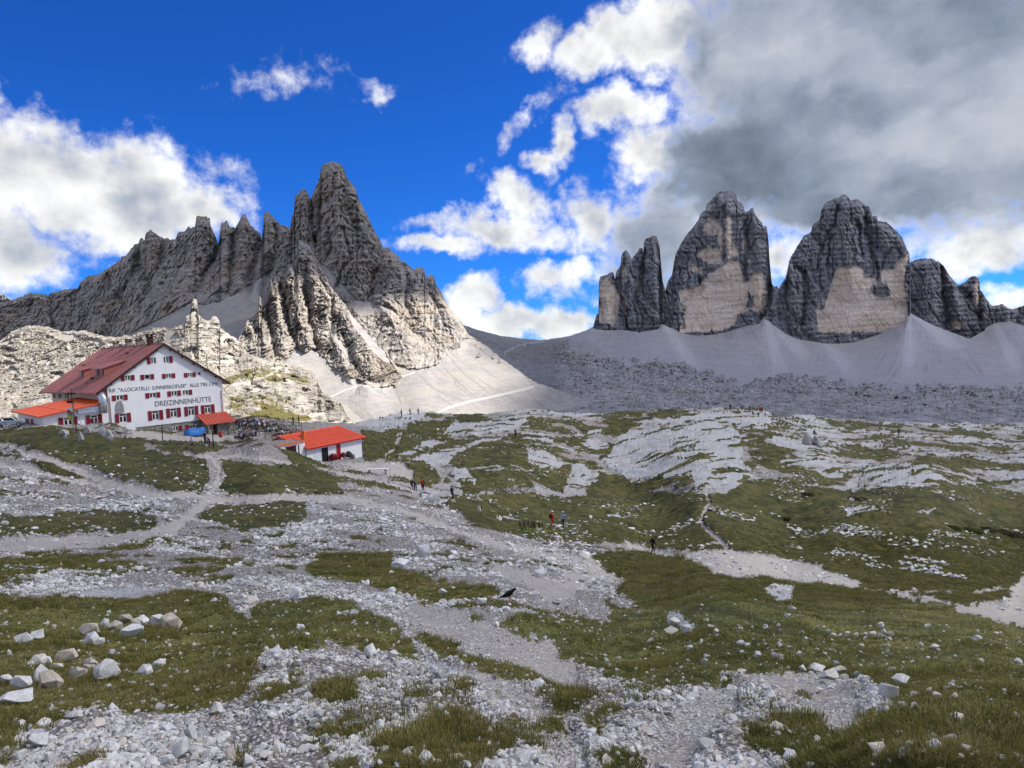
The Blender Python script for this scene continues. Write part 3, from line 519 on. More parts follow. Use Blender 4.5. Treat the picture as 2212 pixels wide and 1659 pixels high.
# ------------------------------------------------------------------ sunlit limestone hill behind the hut
hill_top = polyline([(-170, 745), (-60, 735)] + z3([(0, 1640), (60, 1600), (100, 1560), (200, 1520), (270, 1505), (420, 1520), (540, 1560), (620, 1555), (740, 1555), (900, 1600), (1050, 1610), (1080, 1590), (1130, 1600), (1330, 1530), (1400, 1525), (1480, 1540), (1560, 1510), (1608, 1500), (1620, 1432), (1655, 1400), (1672, 1310), (1688, 1275), (1715, 1282), (1722, 1340), (1732, 1420), (1770, 1450), (1830, 1470), (1850, 1430), (1890, 1430), (1910, 1470), (1920, 1530), (1960, 1560), (2000, 1590), (2040, 1610), (2090, 1650)]) + [(535, 765), (560, 772), (600, 782), (640, 790), (668, 798), (685, 815), (695, 845), (715, 860), (735, 875), (750, 895), (765, 920), (800, 945)])
D_hill = rbf([(-170, 745, 360), (-170, 850, 270), (-170, 930, 210), (0, 735, 350), (0, 830, 280), (0, 930, 200), (65, 705, 360), (200, 720, 340), (200, 800, 290), (300, 735, 320), (415, 650, 330), (415, 720, 300), (415, 800, 260), (480, 690, 330), (500, 850, 240), (490, 930, 190), (600, 785, 320), (600, 850, 255), (600, 930, 195), (690, 830, 310), (700, 900, 240), (790, 940, 215)])
def hill_masks(PX, PY, A, X, Z):
    w = 4 * fbm(PX / 30, PY / 16, 4, 71)
    for q, v in ((z5([(100, 670), (300, 660), (430, 690), (580, 700), (600, 760), (400, 770), (250, 760), (120, 740)]), .55), (z5([(120, 990), (320, 940), (560, 990), (620, 1010), (500, 1050), (250, 1060)]), .75), (z5([(230, 900), (420, 960), (350, 980), (220, 950)]), .6), (z5([(-30, 730), (100, 690), (150, 720), (30, 780), (-40, 800)]), .55), (z5([(550, 1040), (700, 1030), (640, 1080), (500, 1090)]), .4), ([(490, 860), (560, 850), (640, 870), (600, 900), (500, 900)], .5)):
        A['grass'] = np.maximum(A['grass'], v * sstep(polysd(PX, PY + w, q), -5, 5))
    A['grass'] = np.maximum(A['grass'], .27 * sstep(fbm(PX / 50, PY / 20, 3, 5), .1, .5))
    A['scree'] = .7 * sstep(fbm(PX / 60 + .3, PY / 18, 3, 75), .15, .5)
    for pts, wd in ((z5([(0, 790), (80, 770), (200, 750), (300, 720), (390, 690)]), 1.6), (z3([(120, 1500), (0, 1650)]), 1.5), ([(2, 745), (30, 738), (60, 748)], 1.2)):
        ds, _ = segdist(PX, PY, pts); A['trail'] = np.maximum(A['trail'], .6 * np.clip(1.6 - ds / wd, 0, 1))
    A['pale'] = .4 + .35 * fbm(PX / 24, PY / 14, 3, 72)
hf = [(3, 14, z3([(1690, 1280), (1690, 1400)])), (8, 30, z5([(560, 730), (620, 820), (640, 900)])), (9, 26, z5([(740, 910), (790, 960), (800, 1010)])), (-6, 16, z5([(690, 900), (700, 980)]))]
relief('rocky_hill', M_HILL, -170, 800, 1.25, hill_top, lambda x: 0 * x + 950, 230, D_hill, hf, 2.4, 15, 41, 0, 1.8, hill_masks, 30, 20, .8, 0.6, 0.9, .34, .34, 2.1, .22, ground=.30, block=.16, vz=.9, crack=.5)
# ------------------------------------------------------------------ the alp: one sheet from the photographer's feet to the far rim
crest = polyline([(-160, 922), (30, 914), (150, 908), (240, 905), (490, 897), (600, 905), (650, 912), (760, 915), (800, 908), (860, 897), (905, 892), (1000, 897), (1100, 889), (1160, 884), (1230, 893), (1300, 893), (1400, 889), (1480, 884), (1560, 883), (1640, 884), (1658, 890), (1672, 903), (1720, 900), (1800, 904), (1880, 909), (1950, 914), (2050, 917), (2212, 918), (2340, 920)])
C = []
for x in (-140, 500, 1106, 1700, 2340): C += [(x, 1740, 3.3), (x, 1659, 3.9), (x, 1560, 5.2)]
C += [(-140, 1460, 7), (500, 1460, 7), (1106, 1460, 7), (1700, 1460, 7.4), (2340, 1460, 8.5), (-140, 1380, 9.3), (500, 1380, 9.6), (1106, 1380, 10.2), (1700, 1380, 11.5), (2150, 1390, 14),
      (-140, 1300, 14), (600, 1300, 15), (1100, 1300, 17.2), (1600, 1300, 22), (1900, 1310, 30), (2200, 1320, 44), (100, 1250, 20), (600, 1250, 22), (1100, 1250, 26), (1500, 1250, 36), (1700, 1260, 50), (1900, 1260, 60), (2200, 1270, 62),
      (-140, 1200, 28), (300, 1200, 29), (600, 1200, 33), (900, 1200, 34), (1200, 1215, 44), (1410, 1200, 70), (1700, 1210, 72), (2000, 1210, 72), (2340, 1210, 73),
      (-140, 1160, 37), (200, 1165, 37), (500, 1160, 40), (800, 1160, 43), (1000, 1165, 50), (1100, 1175, 54), (1200, 1160, 72), (1300, 1185, 64), (1500, 1160, 80), (1650, 1160, 83.7), (1800, 1160, 84), (1900, 1160, 83), (2000, 1160, 81), (2340, 1150, 82),
      (-140, 1100, 54), (200, 1100, 53), (500, 1105, 56), (800, 1105, 60), (950, 1120, 66), (1100, 1110, 88), (1500, 1100, 93), (1650, 1100, 96), (1800, 1100, 96.5), (1900, 1100, 95), (2000, 1100, 93),
      (200, 1050, 66), (475, 1060, 67), (700, 1060, 72), (850, 1070, 78), (950, 1070, 90), (1100, 1050, 102), (1500, 1050, 106), (1650, 1050, 110), (1800, 1050, 110.6), (1900, 1050, 109), (2000, 1050, 107), (2340, 1050, 108),
      (-140, 1000, 82), (200, 1000, 77), (450, 1000, 74), (560, 1000, 78), (620, 1020, 82), (700, 1010, 98), (800, 1005, 108), (850, 1000, 111), (1000, 1000, 118), (1500, 1000, 120), (2000, 1000, 124), (2340, 1000, 126),
      (-140, 950, 104), (100, 950, 96), (250, 965, 88), (445, 966, 86), (560, 970, 90), (340, 950, 108), (400, 952, 106), (100, 930, 108), (235, 925, 112), (292, 931, 127), (371, 936, 132), (428, 940, 134), (474, 942, 136), (510, 936, 138), (590, 945, 112), (600, 925, 124), (650, 950, 113), (606, 962, 106), (630, 974, 104), (652, 986, 102.5), (668, 996, 102), (610, 985, 92), (640, 1005, 93), (700, 990, 109), (780, 992, 111), (850, 950, 133), (1000, 950, 140), (1000, 920, 160),
      (-140, 915, 140), (0, 918, 130), (150, 912, 126), (240, 908, 140), (360, 905, 165), (484, 902, 172), (600, 908, 145), (760, 925, 142), (870, 900, 172), (1100, 892, 176), (1230, 897, 176), (1200, 930, 156), (1500, 930, 152), (1500, 960, 136), (1620, 965, 134), (1650, 930, 150), (1600, 888, 180), (1400, 893, 178), (1672, 908, 168), (1750, 960, 142), (1750, 930, 164), (2000, 960, 152), (2340, 960, 157), (2000, 930, 178), (2340, 930, 185), (1800, 907, 192), (2200, 920, 195)]
GX0, GX1, GDX = -130.0, 2340.0, 2.0
gpx = np.arange(GX0, GX1, GDX); gt = crest(gpx) + .8 * fbm(gpx / 14, 0 * gpx, 4, 8)
GNY = 430
gv = np.linspace(0, 1, GNY)[:, None]
GPX = np.broadcast_to(gpx, (GNY, len(gpx))).copy(); GPY = 1735 + (gt - 1735) * gv
GD = np.exp(rbf_grid([(a, b, math.log(c)) for a, b, c in C], GPX, GPY, -144, 2352, 872, 1744))
P0 = at(GPX, GPY, GD)
def zA(p): return [(x * .2976, 905.2 + y * .2976) for x, y in p]
def zB(p): return [(658.3 + x * .2976, 877.8 + y * .2976) for x, y in p]
def zR(p): return [(1316.6 + x * .4048, 850.3 + y * .4048) for x, y in p]
def zC(p): return [(x * .2725, 1206.9 + y * .2725) for x, y in p]
def zD(p): return [(548.6 + x * .2976, 1206.9 + y * .2976) for x, y in p]
def zE(p): return [(1206.9 + x * .2725, 1206.9 + y * .2725) for x, y in p]
def zF(p): return [(1645.8 + x * .2725, 1206.9 + y * .2725) for x, y in p]
GRASS = [  # value, outline
    (.80, zA([(0, 90), (420, 75), (1000, 160), (1100, 230), (1330, 265), (1500, 300), (1530, 430), (1450, 545), (1330, 545), (1130, 490), (800, 430), (620, 340), (380, 300), (200, 190), (0, 165)])),
    (.92, zA([(1600, 300), (1800, 325), (2000, 350), (2212, 350), (2400, 420), (2500, 560), (2212, 545), (1650, 545), (1590, 520), (1640, 440)])), (.85, zA([(0, 680), (180, 700), (650, 660), (1000, 670), (1130, 690), (1140, 800), (1000, 830), (680, 830), (400, 840), (0, 870)])),
    (.85, zA([(1430, 700), (1600, 620), (2212, 595), (2230, 730), (1900, 790), (1750, 800), (1500, 740)])), (.85, zA([(-300, 1010), (0, 1000), (400, 1000), (760, 1000), (780, 1070), (900, 1040), (1060, 1060), (1060, 1106), (760, 1130), (500, 1120), (170, 1180), (0, 1200), (-300, 1200)])),
    (.72, zA([(180, 310), (420, 350), (600, 420), (640, 450), (480, 440), (330, 400)])), (.7, zA([(260, 440), (420, 450), (520, 490), (300, 485)])), (.62, zA([(-200, 250), (130, 270), (170, 295), (-200, 295)])), (.6, zA([(-200, 410), (100, 430), (220, 480), (-200, 480)])), (.5, zA([(-200, 500), (300, 540), (700, 560), (760, 590), (300, 580), (-200, 560)])),
    (.82, zA([(1080, 170), (1380, 160), (1500, 200), (1650, 215), (1600, 240), (1300, 250), (1130, 225)])), (.55, zA([(1150, 640), (1280, 660), (1200, 700), (1130, 690)])),
    (.95, zA([(1990, 200), (2100, 240), (2330, 320), (2400, 350), (2110, 345), (2080, 280)])),
    # around the little house and the knoll beyond
    (.9, zB([(420, 190), (600, 180), (690, 170), (640, 330), (580, 390), (430, 400)])), (.85, zB([(560, 410), (680, 260), (760, 130), (1000, 100), (1090, 90), (1040, 150), (1000, 220), (800, 300), (680, 380)])), (.55, zB([(0, 430), (100, 460), (300, 520), (600, 560), (760, 600), (820, 640), (600, 640), (300, 640), (0, 640)])),
    (.95, zB([(730, 410), (880, 440), (960, 470), (1000, 560), (850, 590), (780, 540)])), (.72, zB([(1000, 220), (1250, 250), (1480, 200), (1560, 200), (1620, 330), (1660, 420), (1620, 470), (1480, 480), (1330, 420), (1150, 480), (1000, 420), (1100, 330), (900, 380), (760, 400)])), (.62, zB([(820, 60), (1200, 60), (1420, 90), (1300, 125), (1000, 120)])),
    (.78, zB([(1130, 560), (1250, 480), (1500, 490), (1800, 450), (1950, 430), (1900, 560), (1880, 640), (1700, 600), (1400, 600), (1250, 640), (1150, 660)])), (.97, zB([(1080, 660), (1400, 640), (1900, 660), (2400, 640), (2400, 1000), (1900, 1000), (1600, 950), (1350, 880), (1180, 810), (1100, 740)])), (.9, zB([(1060, 700), (1250, 720), (1350, 790), (1420, 830), (1600, 850), (1700, 930), (1780, 1000), (1500, 930), (1300, 880), (1150, 800), (1060, 760)])),
    (.6, zB([(1620, 90), (1800, 110), (2050, 100), (2300, 120), (2400, 200), (2200, 240), (1900, 200), (1640, 200)])), (.66, zB([(1750, 220), (2100, 230), (2300, 300), (2400, 500), (2250, 420), (2000, 300), (1820, 300)])),
    # meadow bowl and right hand meadow
    (.98, zR([(-100, 480), (100, 480), (230, 530), (460, 540), (600, 545), (750, 470), (900, 480), (1100, 500), (1300, 520), (1700, 500), (1900, 480), (2300, 560), (2300, 1000), (2130, 1080), (1900, 1150), (1700, 1100), (1430, 1070), (1330, 1000), (1000, 890), (700, 845), (300, 835), (0, 770), (-200, 740)])),
    (.6, zR([(700, 330), (900, 380), (1300, 440), (1250, 500), (800, 470), (760, 420)])), (.62, zR([(1150, 270), (1450, 290), (1700, 330), (2250, 380), (2250, 420), (1800, 400), (1300, 360)])), (.55, zR([(1150, 140), (1600, 170), (2250, 230), (2250, 260), (1600, 215), (1200, 190)])), (.5, zR([(1400, 230), (1900, 270), (2250, 300), (2250, 330), (1700, 300)])),
    (.68, zR([(-60, 100), (300, 95), (500, 110), (640, 150), (480, 130), (330, 160), (80, 180), (0, 190)])), (.7, zR([(-60, 420), (30, 440), (150, 470), (350, 460), (450, 440), (440, 500), (200, 520), (-60, 520)])), (.6, zR([(700, 210), (860, 200), (900, 230), (800, 250)])), (.62, zR([(720, 250), (860, 280), (900, 340), (760, 330)])),
    (.97, zR([(240, 870), (400, 900), (500, 960), (620, 985), (900, 1000), (1100, 1005), (1330, 1045), (1430, 1085), (1700, 1110), (1850, 1140), (2050, 1190), (2300, 1220), (2300, 1500), (0, 1500), (0, 1100), (150, 1180), (60, 960), (150, 890)])),
    (.96, zC([(0, 350), (170, 365), (950, 325), (1480, 275), (1700, 300), (1850, 400), (2013, 470), (2060, 800), (2013, 1000), (1900, 1200), (1600, 1290), (1250, 1320), (850, 1330), (700, 1290), (300, 1390), (100, 1360), (-400, 1330), (-400, 350)])),
    (.7, zC([(450, 1600), (800, 1590), (740, 2050), (430, 2050)])), (.65, zC([(1560, 1640), (1900, 1600), (1980, 2050), (1560, 2050)])), (.75, zC([(-300, 1380), (60, 1400), (100, 1500), (60, 1600), (-300, 1640)])), (.45, zC([(1700, 1300), (1950, 1330), (1900, 1480), (1720, 1480)])),
    (.9, zD([(380, 90), (480, -20), (1000, -30), (1020, 60), (1200, 130), (1300, 180), (1750, 205), (1800, 280), (1500, 300), (1250, 330), (1100, 260), (860, 220), (650, 150), (400, 150)])), (.96, zD([(-20, 330), (400, 300), (650, 310), (900, 480), (1050, 560), (1170, 680), (1210, 740), (1000, 745), (900, 700), (700, 690), (550, 640), (400, 720), (280, 740), (-20, 760)])),
    (.92, zD([(1150, 600), (1400, 615), (1500, 680), (1700, 760), (1900, 800), (2240, 900), (2240, 1000), (2050, 985), (1800, 880), (1650, 820), (1400, 745), (1250, 695)])), (.78, zD([(1580, 290), (1900, 320), (2240, 370), (2240, 430), (1900, 430), (1500, 400), (1300, 380)])), (.92, zD([(1780, 500), (1900, 470), (2240, 480), (2240, 640), (2000, 590), (1800, 530)])), (.75, zD([(1560, 430), (1650, 440), (1640, 490), (1570, 500)])),
    (.85, zD([(60, 960), (280, 880), (330, 900), (310, 990), (80, 1110), (-20, 1090)])), (.9, zD([(440, 990), (600, 920), (750, 1000), (680, 1080), (520, 1095), (420, 1050)])), (.85, zD([(760, 885), (880, 865), (960, 930), (850, 955)])), (.75, zD([(400, 1220), (700, 1150), (860, 1170), (700, 1270), (450, 1275)])), (.75, zD([(260, 800), (340, 790), (360, 840), (280, 850)])), (.7, zD([(890, 760), (990, 760), (960, 810), (900, 800)])), (.75, zD([(1460, 960), (1560, 1000), (1540, 1050), (1470, 1020)])),
    (.94, zD([(850, 1390), (1100, 1280), (1350, 1150), (1600, 1140), (1700, 1250), (1850, 1290), (1870, 1400), (1720, 1400), (1640, 1530), (1500, 1950), (880, 1950)])), (.8, zD([(500, 1440), (700, 1430), (760, 1530), (740, 1950), (470, 1950)])), (.7, zD([(2050, 1020), (2240, 990), (2240, 1060), (2080, 1050)])), (.8, zD([(2000, 1220), (2240, 1180), (2240, 1260), (2060, 1270)])),
    (.97, zE([(250, -40), (950, -40), (1200, 60), (1400, 150), (1700, 175), (2060, 220), (2060, 830), (1900, 770), (1700, 735), (1550, 625), (1300, 545), (1000, 515), (850, 445), (700, 425), (450, 275), (550, 165), (420, 120)])), (.97, zE([(0, 410), (200, 460), (500, 560), (700, 640), (800, 700), (900, 760), (1100, 830), (1250, 920), (1400, 990), (1420, 1040), (1200, 1000), (960, 1060), (840, 1080), (700, 1060), (630, 990), (400, 940), (250, 870), (0, 790)])),
    (.88, zE([(-20, 1000), (150, 1040), (250, 1130), (280, 1200), (100, 1245), (-20, 1245)])), (.8, zE([(260, 1530), (450, 1480), (560, 1540), (700, 1590), (720, 2050), (380, 2050)])), (.75, zE([(210, 1300), (300, 1300), (360, 1400), (330, 1450), (240, 1400)])), (.65, zE([(350, 1250), (430, 1260), (470, 1330), (390, 1330)])), (.8, zE([(660, 1060), (740, 1120), (740, 1200), (680, 1180)])), (.8, zE([(380, 1070), (440, 1080), (420, 1110), (380, 1100)])),
    (.93, zE([(1450, 1460), (1550, 1380), (1750, 1310), (2060, 1300), (2060, 2050), (1940, 1620), (1500, 1545)])), (.7, zE([(1300, 1260), (1420, 1260), (1400, 1310), (1310, 1300)])), (.75, zE([(1840, 1040), (1920, 1040), (2000, 1110), (1960, 1120)])), (.7, zE([(940, 740), (1040, 760), (1030, 800), (960, 790)])), (.7, zE([(1160, 740), (1240, 800), (1180, 800)])),
    (.98, zF([(0, 230), (900, 240), (1400, 330), (1700, 500), (2300, 560), (2700, 600), (2700, 2050), (350, 2050), (100, 1500), (0, 1440), (150, 1310), (420, 1330), (660, 1400), (830, 1390), (800, 1250), (960, 1270), (1060, 1180), (900, 1050), (760, 975), (560, 895), (300, 845), (0, 790)])),
]
PATHS = [  # width at both ends, points
    (7, 11, [(-130, 950), (20, 958), (54, 980), (134, 1003), (208, 1033), (330, 1063), (450, 1073)]), (8, 10, [(-130, 1004), (0, 1002), (60, 1012), (120, 1030), (200, 1047), (330, 1066)]), (8, 5, [(452, 1074), (466, 1050), (474, 1025), (470, 1002), (455, 986), (400, 976)]), (5, 6, [(462, 992), (520, 984), (580, 992), (640, 1010)]),
    (10, 17, [(450, 1075), (560, 1075), (660, 1072), (760, 1080), (850, 1100), (940, 1130), (1000, 1153), (1080, 1178), (1170, 1196), (1260, 1215), (1330, 1235)]), (16, 26, [(450, 1078), (405, 1115), (370, 1148), (250, 1167), (130, 1174), (-130, 1184)]), (5, 4, [(-130, 926), (0, 921), (120, 917), (260, 912)]), (14, 10, [(280, 938), (350, 945), (420, 948), (540, 940), (590, 932)]),
    (4, 9, zR([(520, 530), (530, 580), (500, 640), (480, 690), (520, 730), (600, 800), (650, 850)])), (5, 9, zR([(90, 795), (230, 850), (330, 870)])), (9, 26, zR([(1880, 1155), (2050, 1175), (2300, 1215)])), (26, 14, zR([(2300, 960), (2190, 1040), (2160, 1090), (2300, 1140)])), (4, 4, zR([(1430, 1062), (1700, 1050), (2100, 1040)])), (1.6, 1.6, zB([(620, 205), (615, 240), (570, 290), (590, 330)])), (5, 4, zB([(650, 320), (590, 350), (580, 400)])),
    (8, 6, zB([(100, 465), (300, 490), (430, 520), (540, 545), (700, 590), (800, 620)])), (30, 12, zE([(250, 60), (150, 160), (0, 330)])), (40, 46, zE([(1500, 760), (1750, 900), (2000, 1080), (2250, 1180)])), (30, 60, zE([(1350, 1080), (1100, 1300), (900, 1500), (800, 1720)])), (30, 46, zD([(1150, 420), (1400, 480), (1700, 600), (2000, 720), (2212, 800)])), (14, 30, zD([(1750, 60), (2000, 150), (2212, 250)])), (20, 40, zD([(1650, 880), (1900, 1050), (2150, 1250), (2300, 1400)])),
]
TRAILS = [(9, 26, zR([(1860, 1150), (2050, 1175), (2300, 1215)])), (26, 14, zR([(2300, 960), (2190, 1040), (2160, 1090), (2300, 1140)])), (4, 5, zR([(1400, 1050), (1560, 1068), (1700, 1060), (2100, 1045)])), (6, 9, zR([(90, 795), (230, 850), (330, 870)])), (4, 9, zR([(525, 520), (532, 580), (500, 640), (480, 690), (520, 730), (600, 800), (650, 850)])), (5, 8, zR([(1400, 1050), (1600, 1090), (1760, 1115), (1880, 1152)]))]
PADS = [zB([(430, 400), (700, 405), (790, 470), (770, 550), (690, 510), (600, 490), (560, 485), (420, 470), (250, 400)]), zR([(310, 850), (650, 845), (1000, 897), (1200, 958), (1330, 998), (1430, 1062), (1330, 1030), (1100, 1000), (900, 992), (700, 985), (560, 970), (450, 900)]), zB([(1370, 780), (1500, 800), (1620, 845), (1420, 840)])]
SLABS = [
    zB([(330, 145), (560, 72), (800, 58), (880, 62), (860, 100), (700, 150), (560, 200), (470, 215), (600, 165), (450, 165)]), zB([(1000, 218), (1040, 150), (1090, 120), (1350, 145), (1420, 110), (1480, 70), (1600, 75), (1630, 120), (1530, 150), (1500, 185), (1200, 212)]), zB([(720, 340), (900, 250), (1040, 255), (950, 300), (800, 350), (660, 385)]), zB([(780, 400), (1060, 300), (1200, 280), (1480, 205), (1400, 250), (1100, 340), (1050, 440), (960, 440), (860, 430)]), zB([(1060, 500), (1150, 470), (1260, 540), (1230, 580), (1130, 560)]),
    zB([(1610, 380), (1630, 320), (1760, 325), (1820, 400), (1800, 440), (1700, 400), (1660, 440)]), zB([(1940, 430), (2030, 420), (2080, 500), (2010, 600), (1920, 600), (1960, 520)]), zB([(1900, 210), (2150, 170), (2150, 200), (1950, 225)]), zB([(2000, 270), (2100, 235), (2230, 300), (2100, 330)]), zB([(880, 680), (980, 690), (1080, 705), (1050, 725), (930, 710)]), zB([(840, 640), (940, 640), (950, 680), (850, 670)]),
    zR([(0, 330), (50, 240), (100, 200), (300, 180), (560, 158), (690, 205), (700, 300), (715, 420), (700, 470), (560, 500), (470, 520), (440, 450), (330, 440), (230, 462), (100, 452), (40, 420), (0, 410), (-60, 330)]), zR([(110, 150), (300, 135), (450, 120), (520, 108), (850, 103), (862, 180), (800, 200), (700, 190), (640, 160), (560, 142), (420, 150), (250, 165)]),
    zR([(870, 225), (960, 230), (1050, 290), (930, 300), (870, 260)]), zR([(1030, 190), (1110, 185), (1120, 270), (1050, 270)]), zR([(1330, 400), (1500, 390), (1700, 400), (1800, 460), (1650, 490), (1480, 500), (1380, 470)]), zR([(1080, 400), (1180, 410), (1280, 460), (1160, 450)]), zR([(1950, 400), (2300, 420), (2300, 470), (2180, 480), (2050, 440)]), zR([(1250, 620), (1380, 610), (1500, 650), (1380, 670), (1270, 660)]), zR([(1620, 635), (1760, 630), (1700, 648)]), zR([(830, 1045), (985, 1040), (970, 1090), (900, 1110), (860, 1080)]),
    zR([(820, 640), (900, 650), (870, 660)]), zR([(-10, 655), (90, 655), (80, 670), (-10, 670)]),
    zD([(1100, 560), (1170, 620), (1150, 630), (1090, 590)]), zD([(1240, 690), (1330, 750), (1500, 830), (1650, 960), (1640, 990), (1480, 930), (1330, 840), (1260, 790)]), zD([(1080, 1060), (1250, 1010), (1500, 1030), (1510, 1080), (1300, 1060), (1100, 1090)]), zD([(1750, 1180), (2000, 1190), (2120, 1300), (2240, 1330), (2240, 1560), (2100, 1420), (1900, 1300)]), zE([(-20, 1470), (120, 1540), (260, 1620), (250, 1720), (-20, 1720)]), zE([(860, 470), (960, 470), (1070, 560), (1080, 620), (960, 590), (880, 540)]), zF([(190, 1110), (290, 1080), (330, 1170), (260, 1200)]), zF([(430, 1240), (560, 1250), (660, 1340), (600, 1390), (480, 1310)]),
    zC([(170, 300), (450, 280), (900, 230), (1080, 210), (1290, 230), (1290, 280), (950, 310), (300, 335)]), zC([(-60, 1560), (200, 1400), (380, 1390), (380, 1480), (120, 1600), (-60, 1720)])]
def masks_ground():
    X, Y = P0[..., 0], P0[..., 1]
    wl = 5.0 + 6.0 * sstep(GPY, 1100, 1500)
    wx = GPX + wl * fbm(GPX / 22, GPY / 12, 4, 81, .6); wy = GPY + wl * .7 * fbm(GPX / 22 + 31, GPY / 12, 4, 82, .6)
    g = .10 + .24 * sstep(GPY, 1330, 1240) * sstep(GPY, 960, 1040) + 0 * GPX
    # the karst knoll is striped with turf and rock
    knoll = sstep(GPY, 1090, 1040) * sstep(GPX, 780, 860)
    cs = X * .93 + Y * .36; cn = -X * .36 + Y * .93
    streak = .6 * fbm(cn / 7.0 + .6 * fbm(X / 14, Y / 14, 2, 3), cs / 20, 4, 91, .6) + .75 * fbm(cn / 1.9, cs / 9, 4, 96, .6)
    g = np.maximum(g, knoll * (.46 - .07 * sstep(GPX, 1600, 1750) + .30 * streak))
    g = np.maximum(g, sstep(GPX, 700, 500) * sstep(GPY, 1010, 960) * (.42 + .3 * fbm(X / 5, Y / 5, 3, 92)))
    near = sstep(GPY, 1120, 1240)
    for v, q in GRASS:
        sd = polysd(wx, wy, q, 40); f = 2.0 + 2.5 * sstep(GPY, 1100, 1500)
        g = np.maximum(g, v * sstep(sd, -f, f))
    # everywhere a patchy edge
    pn = fbm(X / 2.6, Y / 2.6, 4, 93, .6) * sstep(GD, 90, 20) + fbm(X / 7, Y / 7, 4, 94, .6) * sstep(GD, 40, 110)
    pn2 = 1.5 * fbm(X / .42, Y / .42, 3, 95, .65) * sstep(GD, 26, 8) + 1.1 * fbm(X / 1.1, Y / 1.1, 3, 115, .65) * sstep(GD, 60, 25)
    cov = g + (1 - .62 * sstep(g, .84, .97)) * (.42 * pn + .22 * pn2) - .10 * near * (g < .3)
    grass = sstep(cov, .36, .66)
    path = np.zeros_like(GPX)
    for w0, w1, pts in PATHS:
        ds, par = segdist(wx, wy * 1.0, pts); w = w0 + (w1 - w0) * par / (len(pts) - 1)
        path = np.maximum(path, sstep(w * (1 + .35 * perlin(GPX / 20, GPY / 9, 5)) - ds * np.where(GPY < 1230, 1.6, 1.0), -3, 3))
    path *= np.where(GPY > 1215, 1 - sstep(g, .5, .75), 1.0)
    for q in PADS: path = np.maximum(path, sstep(polysd(wx, wy, q, 40), -2, 2))
    for w0, w1, pts in TRAILS:
        ds, par = segdist(wx, wy, pts); w = w0 + (w1 - w0) * par / (len(pts) - 1); path = np.maximum(path, sstep(w * (1 + .35 * perlin(GPX / 20, GPY / 9, 5)) - ds * 1.3, -3, 3))
    slab = np.zeros_like(GPX)
    for q in SLABS: slab = np.maximum(slab, sstep(polysd(wx, wy, q, 40) + .8 * perlin(GPX / 8, GPY / 4, 6), -1.5, 1.5))
    slab = np.maximum(slab, knoll * sstep(.46 - g, .0, .12))
    crack = sstep(fbm(cn / 1.6, cs / 9, 4, 98, .6), .42, .62)
    slab_g = slab * sstep(fbm(cn / 3.0, cs / 13, 4, 99, .65), .36, .56)
    grass = grass * (1 - path) * (1 - slab) + np.where(GD > 40, slab_g, slab_g * .5) * (1 - path)
    soil = np.zeros_like(GPX)
    for q in (zB([(1850, 1010), (1950, 990), (2080, 1000), (2200, 1020), (2230, 1060), (2140, 1075), (2000, 1065), (1880, 1040)]), zD([(1380, 1330), (1700, 1310), (1690, 1400), (1480, 1440)]), zD([(680, 920), (780, 920), (760, 970), (690, 960)]), zR([(1250, 520), (1550, 535), (1540, 565), (1280, 550)]), zR([(1700, 545), (1900, 560), (1880, 590), (1730, 580)]), zR([(200, 525), (450, 500), (480, 520), (230, 545)]), zB([(1350, 610), (1650, 600), (1680, 630), (1400, 640)]), zC([(80, 1370), (230, 1400), (200, 1450), (90, 1430)]), zE([(1960, 660), (2013, 690), (2013, 740), (1970, 720)])):
        soil = np.maximum(soil, sstep(polysd(wx, wy, q, 30), -3, 3))
    return g, grass, path * (1 - grass), slab * (1 - path), soil, crack, near
g_raw, A_grass, A_path, A_slab, A_soil, A_crack, A_near = masks_ground()
def blur(a, n=3, it=2):
    for _ in range(it):
        for ax in (0, 1):
            p = np.pad(a, [(n, n) if k == ax else (0, 0) for k in (0, 1)], mode='edge'); c = np.cumsum(p, ax); c = np.concatenate([np.zeros_like(np.take(c, [0], ax)), c], ax)
            a = (np.take(c, np.arange(2 * n + 1, c.shape[ax]), ax) - np.take(c, np.arange(0, c.shape[ax] - 2 * n - 1), ax)) / (2 * n + 1)
    return a
